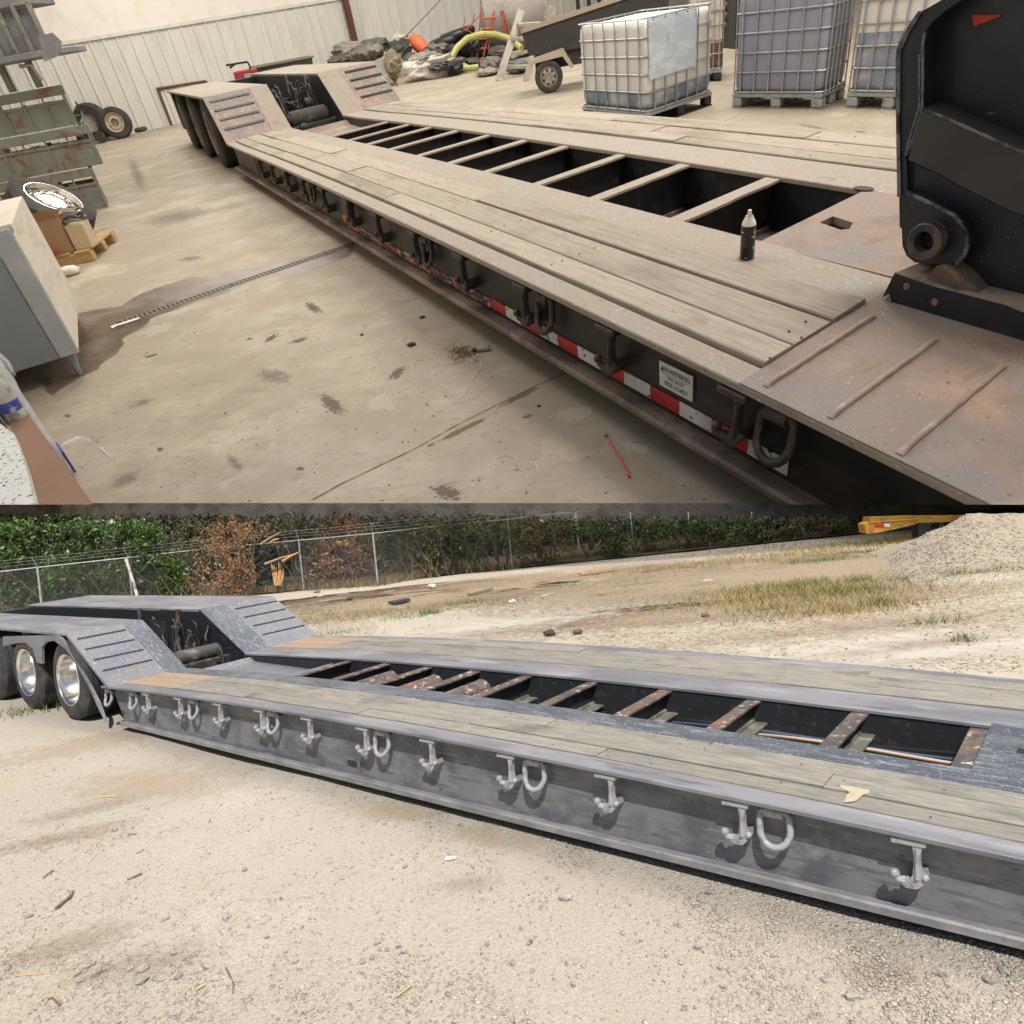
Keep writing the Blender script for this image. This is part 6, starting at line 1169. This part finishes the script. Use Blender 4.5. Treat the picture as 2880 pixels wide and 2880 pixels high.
px_, py = rng.uniform(800, 2900, 70000), rng.uniform(1570, 1890, 70000); P = np.array([YD.g(a, b) for a, b in zip(px_, py)]); P = P[(P[:, 1] < 19.8) & (P[:, 1] > 0)]; P = P[rng.random(len(P)) < np.clip((P[:, 1] - 6) / 7, .15, 1)]
P = P[np.array([noise.noise(Vector((a * .35, b * .5, 3))) > -.12 for a, b in P[:, :2]])]
for p in P: p[2] = gz(p[0], p[1])
nn = len(P); blades('dry_straw', P, rng.uniform(.05, .20, nn), rng.uniform(.003, .008, nn), 1., surf('straw_far', (.22, .155, .105), [((.48, .37, .22), 1, .48, .54, S1), ((.15, .10, .07), 1.5, .6, .64, S1)], rough=.9), 'dry brown straw over the far part of the yard', 'straw', flat=True)
# grass: dry and green
G1 = surf('grass_green', (.10, .15, .035), [((.22, .24, .06), 1, .48, .54, S1), ((.06, .10, .03), 1.6, .56, .6, S1)], rough=.7)
G2 = surf('grass_dry', (.34, .25, .10), [((.22, .20, .06), 1, .5, .55, S1), ((.28, .15, .07), 1.5, .58, .62, S1)], rough=.8)
def grass(name, spots, h0, h1, mat, label):
    P = np.concatenate([around(*s_) for s_ in spots]); P = P[P[:, 1] < 24.5]; nn = len(P)
    return blades(name, P, rng.uniform(h0, h1, nn) , rng.uniform(.003, .008, nn), .7, mat, label, 'grass')
grass('dry_grass', [(9, 900, 210, 1.9, .9, 2600), (9, 1150, 170, 1.3, .6, 1700), (9, 500, 270, 2.0, .5, 900), (9, 680, 480, 1.2, .6, 4200), (9, 900, 560, .7, .25, 1200), (9, 450, 450, .8, .4, 500), (9, 100, 310, 1.6, .4, 700), (7, 1880, 600, 1.5, .6, 500), (8, 300, 560, 1., .4, 200)], .03, .17, G2, 'dry yellow brown grass across the far right of the yard')
grass('green_grass', [(9, 1230, 165, .8, .3, 1200), (9, 780, 280, .5, .2, 500), (9, 600, 430, .6, .35, 1100), (9, 950, 450, .35, .2, 600), (9, 1000, 390, .10, .08, 200), (9, 1105, 520, .12, .08, 260), (9, 100, 300, 1.2, .3, 500), (9, 400, 210, 1.5, .3, 300), (9, 1640, 345, 1.0, .08, 500), (9, 1400, 635, .2, .05, 90), (9, 1610, 730, .1, .06, 70), (9, 500, 550, .4, .08, 200), (8, 500, 575, .12, .08, 160), (8, 690, 515, .35, .15, 160), (8, 370, 600, .3, .15, 120), (8, 880, 520, .5, .2, 120), (7, 1750, 580, .6, .3, 220), (7, 1900, 690, .3, .15, 120), (8, 100, 600, .8, .4, 250), (7, 160, 1130, .25, .15, 160), (8, 1350, 420, .6, .3, 120)], .03, .17, G1, 'green weeds and grass tufts on the far part of the yard')

# ---- boards and scraps lying in the yard
for k, (i, a, b, wd_, cc, lb) in enumerate(((8, (725, 478), (848, 448), .07, (.26, .22, .17), 'weathered grey board lying in the dry grass near the fence'), (8, (285, 528), (372, 510), .14, (.05, .05, .055), 'dark slab of scrap left of the grey board'), (8, (1350, 362), (1560, 330), .06, (.42, .28, .15), 'tan plank lying far off near the fence'), (8, (1380, 355), (1470, 350), .05, (.45, .32, .18), 'short tan plank beside the longer one'), (9, (0, 700 - 382), (60, 312), .05, (.36, .25, .15), 'brown stick in the dry grass'))):
    p0, p1 = yg(i, *a), yg(i, *b); d_ = nrm(p1 - p0); n_ = np.array([-d_[1], d_[0], 0]) * wd_; z_ = np.array([0, 0, .03]); z1_ = np.array([0, 0, .085])
    mk('scrap_board', Sh().add([p0 - n_ + z_, p1 - n_ + z_, p1 + n_ + z_, p0 + n_ + z_, p0 - n_ + z1_, p1 - n_ + z1_ * 1.2, p1 + n_ + z1_, p0 + n_ + z1_], [(0, 3, 2, 1), (4, 5, 6, 7), (0, 1, 5, 4), (1, 2, 6, 5), (2, 3, 7, 6), (3, 0, 4, 7)]), surf('board_%d' % k, cc, rough=.9), YD, p0, label=lb, cat='board')
for k, (i, x, y, r, cc, lb) in enumerate(((8, 1180, 703, .09, (.07, .045, .03), 'dark brown clod lying on the pale sand beyond the trailer'), (8, 1338, 691, .07, (.12, .07, .04), 'flat brown bark chip right of the dark clod'), (8, 968, 516, .07, (.6, .6, .56), 'white rag scrap in the far dry grass'), (8, 516, 435, .12, (.45, .43, .38), 'pale grey lump left of the grey board'), (7, 1795, 460, .09, (.12, .15, .17), 'small blue grey can by the fence'), (8, 45, 503, .09, (.05, .05, .05), 'small black scrap left of the dark slab'), (9, 130, 595, .07, (.14, .12, .10), 'small dark stone in the middle far yard'))):
    p = yg(i, x, y); mk('debris', Sh().blob(p + [0, 0, r * .5], (r, r * .7, r * .6), k + 40, .4, 2), surf('deb_%d' % k, cc, rough=.9), YD, p, label=lb, cat='debris')

# ---- gravel pile and yellow boom
pile_c = yg(9, 1700, 250); px0 = yg(9, 1000, 400)
surf('pile', (.27, .235, .18), [((.21, .185, .145), 9, .48, .62, S1), ((.33, .29, .23), 16, .55, .68, S1), ((.12, .14, .13), 26, .66, .72, S1)], rough=.95, bump=(22, .02))
# crest heights follow a straight cone: foot at `ft`, rise along the slope
ft = [yg(9, *p) for p in ((880, 385), (1100, 440), (1290, 465), (1460, 400), (1530, 365), (1832, 342), (2050, 330), (2500, 320))]
pts_top = [((1070, 345), 0.0), ((1190, 240), 0), ((1320, 165), 0), ((1440, 105), 0), ((1560, 42), 0), ((1660, 18), 0), ((1832, 10), 0), ((2050, 0), 0), ((2400, 0), 0)]
PY = [f_[1] for f_ in ft]
def yat(i, x, y, Y): return YD.on(*q(i, x, y), 1, Y)
cre = [yat(9, x, y, Y) for (x, y), Y in zip([(930, 350), (1080, 330), (1230, 222), (1390, 130), (1500, 75), (1620, 12), (1850, 5), (2500, 0)], [14.5, 14.6, 14.7, 14.8, 14.9, 15.0, 15.2, 15.6])]
V = []; m_ = 26
for k in range(len(ft) - 1):
    for t in span(0, 1, 10)[:-1] if k < len(ft) - 2 else span(0, 1, 10):
        f_ = ft[k] + (ft[k + 1] - ft[k]) * t; c_ = cre[k] + (cre[k + 1] - cre[k]) * t; b_ = c_ + np.array([0, 2.2, -c_[2] - .1])
        for j in range(m_ + 1):
            s_ = j / m_
            if s_ < .7: u_ = s_ / .7; p = f_ + (c_ - f_) * u_; p = p + [0, 0, -.05 * (1 - u_) + .0]
            else: u_ = (s_ - .7) / .3; p = c_ + (b_ - c_) * u_
            nn_ = noise.fractal(Vector(p) * 1.6, 1., 2., 4); V.append(p + np.array([.10 * noise.noise(Vector(p) * 2.2 + Vector((9, 0, 0))), 0, .06 * nn_ * (s_ * (1 - s_) * 4) ** .5 ]))
nc = m_ + 1; s = Sh().add(V, [(a * nc + b, a * nc + b + 1, (a + 1) * nc + b + 1, (a + 1) * nc + b) for a in range(len(V) // nc - 1) for b in range(m_)])
mk('gravel_pile', s, MATS['pile'], YD, yg(9, 1600, 300), label='tall heap of tan gravel at the upper right of the yard', cat='gravel pile', kind='structure', smooth=180)
Va = np.array(V).reshape(-1, nc, 3); sel = []
for _ in range(4200):
    a, b = rng.integers(0, Va.shape[0] - 1), rng.integers(0, int(nc * .72)); u_, v_ = rng.random(2)
    sel.append(Va[a, b] * (1 - u_) * (1 - v_) + Va[a + 1, b] * u_ * (1 - v_) + Va[a, b + 1] * (1 - u_) * v_ + Va[a + 1, b + 1] * u_ * v_)
pebbles('pile_stones', np.array(sel), rng.uniform(.006, .024, len(sel)), surf('pile_stone', (.27, .235, .185), [((.18, .165, .145), .9, .50, .54, S1), ((.34, .30, .24), 1.1, .55, .60, S1)], rough=.9), 'stones covering the slope of the gravel heap', 'stones')
YB = 17.5
yl = surf('yellow_paint', (.50, .26, .03), [((.30, .17, .05), 4, .48, .64, S1), ((.08, .06, .04), 9, .62, .70, S1)], rough=.45); t = thing('excavator_boom', YD, yat(9, 1200, 90, YB), 'yellow machine boom with red and white reflectors, behind the gravel heap', 'excavator')
o = [(p[0], p[2]) for p in [yat(9, *pp, YB) for pp in ((1030, 70), (1060, 52), (1060, 28), (1330, 20), (1325, 68), (1240, 88), (1130, 112), (1060, 124), (1040, 118))]]; mk('boom_arm', Sh().prism(o, 1, YB, YB + .35), yl, YD, yat(9, 1100, 80, YB), t)
o = [(p[0], p[2]) for p in [yat(9, *pp, YB) for pp in ((1325, 24), (1640, 16), (1560, 56), (1330, 62))]]; mk('boom_beam', Sh().prism(o, 1, YB + .08, YB + .45), yl, YD, yat(9, 1450, 40, YB), t)
for (a, b), m_2 in ((((1085, 88), (1140, 72)), surf('refl_red', (.5, .03, .02), rough=.4)), (((1142, 82), (1172, 66)), surf('refl_white', (.75, .75, .72), rough=.4))):
    p0, p1 = yat(9, *a, YB), yat(9, *b, YB); mk('reflector', Sh().prism([(p0[0], p0[2]), (p1[0], p1[2] - .08), (p1[0], p1[2]), (p0[0], p0[2] + .08)], 1, YB - .006, YB), m_2, YD, p0, t)
s = Sh()
for a, b in (((1180, 100), (1330, 60)), ((1060, 60), (1325, 40))): s = Sh().tube([yat(9, *a, YB - .02), yat(9, *b, YB - .02)], .016, 8); mk('grab_rail', s, yl, YD, yat(9, *a, YB), t)
mk('lift_cylinder', Sh().tube([yat(9, 1210, 88, YB + .2), yat(9, 1420, 64, YB + .2)], .05, 10), MATS['black_new'], YD, p0, t, smooth=50)
p = yat(9, 1070, 103, YB); mk('pin_boss', Sh().lathe([(0, -.02), (.07, -.02), (.075, 0)], (p[0], YB, p[2]), 1, 16), surf('boss_or', (.45, .13, .03), rough=.5), YD, p, t, smooth=40)
o = [(p[0], p[2]) for p in [yat(9, *pp, YB) for pp in ((1345, 58), (1420, 58), (1400, 140), (1350, 150))]]; mk('support_leg', Sh().prism([(a, b) for a, b in o[:2]] + [(o[2][0], 0), (o[3][0], 0)], 1, YB + .1, YB + .4), MATS['black_new'], YD, p, t)
for k, xx in enumerate((1480, 1560)):
    p = yat(9, xx, 60, YB); mk('support_leg', Sh().box(p[0] - .06, p[0] + .06, YB + .12, YB + .3, 0, p[2] + .1), MATS['black_new'], YD, p, t)

# ---- chain-link fence
gal = surf('galvanised', (.36, .37, .38), [((.22, .22, .22), 6, .5, .7, S1)], rough=.6, metal=.2)
bases = [(7, 245, 615), (7, 755, 545), (7, 1245, 475), (7, 1720, 445), (8, 208, 415), (8, 583, 355), (8, 968, 325), (8, 1350, 262), (8, 1658, 240), (9, 50, 205), (9, 405, 163), (9, 690, 118)]
B_ = [yg(*b) for b in bases]; B_ = [B_[0] + (B_[0] - B_[1]) * 1.4] + B_; tops = [None, 1.55, 1.62, 1.5, 1.5, 1.62, 1.55, 1.6, 1.6, 1.6, 1.6, 1.6, 1.6]; FH = 1.58
fn = thing('chain_link_fence', YD, B_[5], 'long galvanised chain link fence with barbed wire, across the far side of the yard', 'fence')
for k, b in enumerate(B_):
    thick = .030 if k in (1, 5, 8) else .020
    mk('fence_post', Sh().tube([b + [0, 0, -.05], b + [0, 0, FH]], thick, 8), gal, YD, b, fn, smooth=50)
    mk('barb_arm', Sh().tube([b + [0, 0, FH], b + [0, -.18, FH + .28]], .014, 5), gal, YD, b, fn)
s = Sh()
for a, b in zip(B_[:-1], B_[1:]):
    mk('top_rail', Sh().tube([a + [0, 0, FH - .03], b + [0, 0, FH - .03]], .018, 6), gal, YD, a, fn, smooth=50)
    for k in range(3): mk('barbed_wire', Sh().tube([a + [0, -.06 * k - .03, FH + .10 + .09 * k], (a + b) / 2 + [0, -.06 * k - .03, FH + .08 + .09 * k], b + [0, -.06 * k - .03, FH + .10 + .09 * k]], .0035, 3), gal, YD, a, fn)
    d_ = b - a; Lf = np.linalg.norm(d_[:2]); e = d_ / Lf; pit = .075; hh = FH - .06; nn = int((Lf + hh) / pit); wv = np.array([0, 0, .0018])
    for sgn in (1, -1):
        for j in range(nn):
            u0_ = -hh + j * pit; ua, ub = max(0, u0_), min(Lf, u0_ + hh)
            if ub <= ua: continue
            za, zb2 = ua - u0_, ub - u0_
            if sgn < 0: za, zb2 = hh - za, hh - zb2
            p0, p1 = a + e * ua + [0, .004 * sgn, za], a + e * ub + [0, .004 * sgn, zb2]; s.add([p0 - wv, p1 - wv, p1 + wv, p0 + wv], [(0, 1, 2, 3)])
mk('wire_mesh', s, surf('wire_grey', (.20, .21, .22), rough=.6), YD, B_[5], fn, kind='stuff')
# leaning white pole
p0 = yg(7, 795, 545); p1 = yat(7, 712, 265, p0[1] + .2); mk('leaning_pole', Sh().tube([p0, (p0 + p1) / 2 + [.02, 0, 0], p1], [.05, .045, .04], 9), surf('pole_white', (.55, .52, .47), [((.22, .2, .18), 5, .45, .6, S1)], rough=.8), YD, p0, label='peeling pale pole leaning on the fence, left part', cat='pole', smooth=50)
p0 = yg(8, 1425, 230); p1 = yat(8, 1480, 130, p0[1]); mk('leaning_branch', Sh().tube([p0, (p0 + p1) / 2 + [.06, 0, .02], p1], [.03, .03, .02], 7), surf('branch_pale', (.34, .27, .19), rough=.9), YD, p0, label='bare pale branch leaning behind the fence right of centre', cat='branch', smooth=50)

# ---- shrubs, creepers and trees behind the fence
def sight_z(x, y, lim):                       # highest point at (x, y) that stays below picture row `lim`
    a = (RC.T @ np.array([x, y, 0 - HL])); b = RC.T @ np.array([0, 0, 1.]); k = (lim - C) / F
    # want -(a1+z b1) = k * -(a2+z b2)
    return (-a[1] + k * a[2]) / (b[1] - k * b[2])
def leaf_cloud(name, parts, mat, size, lim=1452, jit=10):
    out = []
    for (c_, r, n) in parts:
        d_ = rng.normal(size=(n, 3)); d_ /= np.linalg.norm(d_, axis=1)[:, None]; rad_ = rng.random((n, 1)) ** .42
        P = c_ + d_ * rad_ * np.array(r)
        k = np.array([noise.noise(Vector(p * 2.6)) for p in P]); P = P[k > -.10]
        out.append(P)
    P = np.concatenate(out); P = P[P[:, 2] > .01]
    zl = np.array([sight_z(p[0], p[1], lim + 30 * abs(noise.noise(Vector((p[0] * 3, p[1], 0)))) + rng.uniform(-jit, jit)) for p in P]); P = P[P[:, 2] < zl]
    n = len(P); a = rng.normal(size=(n, 3)); a /= np.linalg.norm(a, axis=1)[:, None]; b = np.cross(a, rng.normal(size=(n, 3))); b /= np.linalg.norm(b, axis=1)[:, None]
    sz = size * (.5 + 1.2 * rng.random((n, 1)) ** 2); V = np.stack([P - a * sz, P + b * sz * .5, P + a * sz, P - b * sz * .5], 1).reshape(-1, 3)
    me = bpy.data.meshes.new(name); me.vertices.add(4 * n); me.vertices.foreach_set('co', (V).astype(np.float32).ravel()); me.loops.add(4 * n); me.loops.foreach_set('vertex_index', np.arange(4 * n, dtype=np.int32))
    me.polygons.add(n); me.polygons.foreach_set('loop_start', np.arange(0, 4 * n, 4, dtype=np.int32)); me.update(calc_edges=True)
    at_ = me.attributes.new('lc', 'FLOAT_VECTOR', 'POINT'); at_.data.foreach_set('vector', np.repeat(P * .8 + rng.normal(0, .28, (n, 3)), 4, 0).astype(np.float32).ravel()); me.materials.append(mat); return me
LG = surf('leaf_bright', (.055, .115, .018), [((.12, .20, .03), 1.1, .50, .58, S1), ((.025, .05, .013), 1.4, .48, .56, S1)], rough=.45, spec=.5)  # dark clumps coloured in for the shaded gaps among the leaves
LD_ = surf('leaf_shaded', (.022, .042, .013), [((.045, .085, .02), 1, .54, .60, S1), ((.07, .055, .03), 1.7, .6, .64, S1)], rough=.5)  # darker copy of the leaf green, shade of the wood put into the colour
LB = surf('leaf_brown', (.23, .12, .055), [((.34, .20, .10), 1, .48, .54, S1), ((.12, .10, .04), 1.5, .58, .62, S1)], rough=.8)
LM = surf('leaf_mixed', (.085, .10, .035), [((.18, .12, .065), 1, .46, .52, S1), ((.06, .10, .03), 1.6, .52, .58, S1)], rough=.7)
LN = surf('leaf_mid', (.05, .085, .022), [((.10, .15, .035), 1.2, .50, .56, S1), ((.13, .09, .045), 1.6, .58, .64, S1)], rough=.6)  # tone between the lit and the shaded leaf greens
bark = surf('bark', (.10, .075, .055), [((.2, .16, .12), 6, .5, .65, (2, 2, .5))], rough=.95)
def shrub(x, y, rx, h, mat, label, cat='shrub', n=5200, size=.05, stems=6, ry=.9, lim=1452, name='shrub'):
    t = thing(name, YD, (x, y, 0), label, cat); parts = []
    k = 12; n = int(n * 1.5)
    for j in range(k):
        c_ = np.array([x + rng.uniform(-.7, .7) * rx, y + rng.uniform(-.5, .5) * ry, h * rng.uniform(.12, .85)]); parts.append((c_, (rx * rng.uniform(.35, .6), ry * rng.uniform(.4, .6), h * rng.uniform(.18, .34)), n // k))
    o = bpy.data.objects.new('foliage', leaf_cloud('foliage', parts, mat, size, lim)); link(o, np.zeros(3), t, None, None, None, None); 
    for j in range(stems):
        a = rng.uniform(-.6, .6); zt_ = min(h, sight_z(x + a * rx, y, lim + 12)) ; zt_ = max(.3, zt_)
        b = Sh().tube([(x + a * rx * .5, y, -.02), (x + a * rx * .8, y + rng.uniform(-.2, .2), zt_ * .5), (x + a * rx, y + rng.uniform(-.3, .3), zt_ * .96)], [.022, .016, .008], 5)
        mk('stem', b, bark, YD, (x, y, 0), t)
    return t
def fx_(px_, py=1600, dy=1.0):                # ground x behind the fence under picture column
    p = YD.on(px_, py, 1, 20.4 + dy); return p[0]
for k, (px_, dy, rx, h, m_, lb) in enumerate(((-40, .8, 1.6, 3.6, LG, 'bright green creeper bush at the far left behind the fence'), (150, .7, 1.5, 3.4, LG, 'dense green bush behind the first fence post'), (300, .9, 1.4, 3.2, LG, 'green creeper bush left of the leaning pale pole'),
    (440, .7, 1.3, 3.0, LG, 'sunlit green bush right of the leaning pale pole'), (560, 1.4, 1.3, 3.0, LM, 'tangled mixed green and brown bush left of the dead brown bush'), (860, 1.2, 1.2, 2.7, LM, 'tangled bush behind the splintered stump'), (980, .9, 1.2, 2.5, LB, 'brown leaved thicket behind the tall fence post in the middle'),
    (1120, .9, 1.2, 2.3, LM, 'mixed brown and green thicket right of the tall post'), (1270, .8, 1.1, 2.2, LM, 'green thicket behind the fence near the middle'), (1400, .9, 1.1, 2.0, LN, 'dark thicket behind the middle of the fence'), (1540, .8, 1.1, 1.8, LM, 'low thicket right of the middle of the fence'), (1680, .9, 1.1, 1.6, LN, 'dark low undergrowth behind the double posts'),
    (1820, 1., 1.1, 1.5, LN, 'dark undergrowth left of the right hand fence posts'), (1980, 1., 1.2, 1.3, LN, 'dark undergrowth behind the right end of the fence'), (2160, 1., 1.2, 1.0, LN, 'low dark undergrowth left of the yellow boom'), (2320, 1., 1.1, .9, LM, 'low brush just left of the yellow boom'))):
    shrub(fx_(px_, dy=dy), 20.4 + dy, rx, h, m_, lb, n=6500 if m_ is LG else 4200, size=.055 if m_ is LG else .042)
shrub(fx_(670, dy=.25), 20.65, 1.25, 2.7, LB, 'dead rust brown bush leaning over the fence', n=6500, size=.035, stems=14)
# low growth along the fence foot
P = []
for a, b in zip(B_[:-1], B_[1:]):
    for t_ in rng.random(900): p = a + (b - a) * t_; P.append([p[0], p[1] + rng.normal(.15, .22), 0])
P = np.array(P); nn = len(P); blades('fence_weeds', P, rng.uniform(.06, .30, nn), rng.uniform(.006, .016, nn), .6, surf('weeds', (.12, .15, .05), [((.24, .13, .07), .8, .46, .52, S1), ((.30, .22, .12), 1.3, .56, .6, S1)], rough=.8), 'brown and green weeds along the foot of the fence', 'weeds')
V, Fc = grid(span(-60, 60, 40), span(20.75, 40, 20), lambda x, y: .05 + .05 * noise.noise(Vector((x, y, 4))))
mk('wood_floor', Sh().add(V, Fc), surf('leaf_mould', (.075, .055, .035), [((.12, .085, .05), 3, .5, .65, S1), ((.05, .07, .025), 2, .56, .66, S1)], rough=.95, bump=(6, .05)), YD, (0, 22, 0), kind='structure', label='dark leaf covered ground in the wood behind the fence')
# trunks and dark crowns further in, under the workshop slab
for k, (px_, Y, h, lb) in enumerate(((60, 27.5, 3.6, 'tree coloured for shade behind the bright creeper at far left'), (240, 28.5, 3.4, 'dark tree behind the bush left of the leaning pole'), (420, 27.8, 3.4, 'dark tree behind the sunlit bush'), (600, 28.5, 3.2, 'shaded tree behind the dead brown bush'), (800, 27.2, 3.0, 'shaded tree left of the middle behind the fence'), (1000, 27.4, 2.8, 'shaded tree behind the tall fence post'), (1200, 26.8, 2.6, 'shaded slim tree behind the mixed thicket'), (1400, 26.6, 2.4, 'shaded tree behind the middle of the fence'))):
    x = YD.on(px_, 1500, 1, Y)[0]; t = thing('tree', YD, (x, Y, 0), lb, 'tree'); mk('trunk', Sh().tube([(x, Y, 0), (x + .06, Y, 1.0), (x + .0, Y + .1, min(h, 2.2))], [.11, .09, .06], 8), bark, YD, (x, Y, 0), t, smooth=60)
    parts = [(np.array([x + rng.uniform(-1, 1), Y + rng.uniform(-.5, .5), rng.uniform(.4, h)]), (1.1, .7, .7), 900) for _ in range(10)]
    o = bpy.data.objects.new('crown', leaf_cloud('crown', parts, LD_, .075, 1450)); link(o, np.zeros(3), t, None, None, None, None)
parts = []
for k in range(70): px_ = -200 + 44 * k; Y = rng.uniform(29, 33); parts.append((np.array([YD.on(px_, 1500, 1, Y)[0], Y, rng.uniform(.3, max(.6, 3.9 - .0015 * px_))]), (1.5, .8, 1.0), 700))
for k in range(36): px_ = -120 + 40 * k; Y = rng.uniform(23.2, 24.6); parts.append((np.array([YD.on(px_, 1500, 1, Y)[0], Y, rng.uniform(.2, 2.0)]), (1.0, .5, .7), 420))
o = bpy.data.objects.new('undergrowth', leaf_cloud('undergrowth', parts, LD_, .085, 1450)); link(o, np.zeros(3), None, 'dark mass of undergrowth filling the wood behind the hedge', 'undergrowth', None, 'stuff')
for k in range(30):
    px_ = 1180 + 43 * k + rng.uniform(-14, 14); Y = rng.uniform(22.2, 27.0) if px_ > 1500 else rng.uniform(24, 28); x = YD.on(px_, 1500, 1, Y)[0]; zt_ = max(.25, sight_z(x, Y, 1450)); r = rng.uniform(.04, .13)
    t = mk('bare_tree', Sh().tube([(x, Y, 0), (x + rng.uniform(-.05, .05), Y, zt_ * .5), (x + rng.uniform(-.08, .08), Y, zt_)], [r, r * .9, r * .85], 8), bark, YD, (x, Y, 0), label='slim bare dark tree in the shaded strip of wood behind the fence', cat='tree', group='slim bare trees behind the fence', smooth=60)
# splintered stump
sp_ = surf('fresh_wood', (.50, .30, .13), [((.34, .2, .1), 6, .5, .6, (3, 3, .6))], rough=.8)
def spar(i, a, b, Y, r, nm, lb, m_=sp_, mid=None):
    p0, p1 = yat(i, *a, Y), yat(i, *b, Y); P = [p0, (p0 + p1) / 2 + [0, 0, .03], p1]; mk(nm, Sh().tube(P, [r, r * .8, r * .3], 6), m_, YD, p0, label=lb, cat='wood', smooth=60)
t0_ = yat(7, 1575, 420, 20.9); t = thing('split_stump', YD, t0_, 'splintered pale stump standing behind the fence right of the dead bush', 'stump')
for k in range(6):
    a = yat(7, 1560 + 6 * k, 415, 20.9); b = yat(7, 1535 + 14 * k, 285 + 14 * (k % 3), 20.95); mk('splinter', Sh().tube([a, (a + b) / 2 + [.02 * (k % 2), 0, 0], b], [.05, .04, .01], 5), sp_, YD, a, t)
spar(7, (1500, 295), (1690, 235), 20.7, .05, 'broken_branch', 'broken branch with a raw yellow end beside the splintered stump', surf('branch_old', (.30, .22, .15), rough=.9)); spar(7, (1600, 280), (1700, 225), 20.65, .05, 'broken_branch', 'raw yellow end of the snapped branch above the stump')
spar(7, (1475, 185), (1590, 115), 20.7, .045, 'broken_branch', 'grey broken branch high above the splintered stump', MATS['branch_old']); spar(7, (1530, 175), (1580, 150), 20.65, .04, 'broken_branch', 'small raw yellow snapped branch near the top')
for k, (px_, py, r) in enumerate(((1510, 1470, .25), (1380, 1478, .12), (1300, 1545, .16), (1720, 1488, .10), (1840, 1486, .12), (2165, 1490, .25), (2210, 1475, .2), (1130, 1505, .15))):
    p = YD.on(px_, py, 1, 27.5); p[2] = max(p[2], .1)  # white patches added for bright sky gaps between the trees
    if p[2] > sight_z(p[0], p[1], 1462): continue
    mk('gap_patch', Sh().blob(p, (r, .1, r * .7), k + 60, .3, 2), surf('gap_white', (.85, .85, .85), rough=.8), YD, p, label='pale patch added for the bright gaps in the wood behind the fence', cat='scrap', group='bright gap patches beyond the wood')

# bare stems tangled in the hedge
for k, (px_, n_) in enumerate(((60, 9), (330, 7), (560, 10), (900, 9), (1150, 9), (1330, 7))):
    bx = fx_(px_, dy=.3); t = thing('bramble', YD, (bx, 20.7, 0), 'bare tangled stems ' + ('at the far left of the hedge', 'round the leaning pale pole', 'left of the dead brown bush', 'right of the splintered stump', 'right of the tall fence post', 'in the thicket near the middle posts')[k], 'bramble')
    for j in range(n_):
        x = bx + rng.uniform(-1.3, 1.3); P = [np.array([x, 20.55, 0])]; d_ = np.array([rng.uniform(-.5, .5), 0, 1.])
        for _ in range(7): d_ = d_ + np.array([rng.uniform(-.5, .5), rng.uniform(-.1, .1), rng.uniform(-.22, .12)]); P.append(P[-1] + nrm(d_) * rng.uniform(.22, .4))
        P = [p for p in P if .0 <= p[2] < sight_z(p[0], p[1], 1470)]
        if len(P) > 2: mk('stem', Sh().tube(P, [.008 * (1 - .1 * i_) for i_ in range(len(P))], 5), surf('stem_pale', (.20, .155, .115), rough=.9), YD, P[0], t, smooth=60)
# nothing in the yard stands taller than the slab above it allows
n_top = RC @ np.cross(ray(0, 1440), ray(2880, 1440)); n_top = nrm(n_top); n_top = -n_top if n_top[2] > 0 else n_top
for o in list(sc.objects):
    if o.type != 'MESH' or root_of(o).name.split('.')[0] not in ('chain_link_fence', 'bare_tree', 'gravel_pile', 'excavator_boom', 'tree', 'pile_stones', 'leaning_pole', 'bramble', 'dry_grass'): continue
    base = AT[o.name]; co = np.empty(len(o.data.vertices) * 3, np.float32); o.data.vertices.foreach_get('co', co); dd = (co.reshape(-1, 3) + base - CAM) @ n_top
    if dd.min() > -1e-4: continue
    if dd.max() < 0: bpy.data.objects.remove(o); continue
    if o.data.users > 1: o.data = o.data.copy()
    bm = bmesh.new(); bm.from_mesh(o.data)
    r_ = bmesh.ops.bisect_plane(bm, geom=bm.verts[:] + bm.edges[:] + bm.faces[:], dist=1e-4, plane_co=Vector(CAM - base), plane_no=Vector(n_top), clear_inner=True)
    if not o.get('kind'): bmesh.ops.holes_fill(bm, edges=[e for e in r_['geom_cut'] if isinstance(e, bmesh.types.BMEdge)], sides=0)
    bm.to_mesh(o.data); bm.free(); o.data.update()
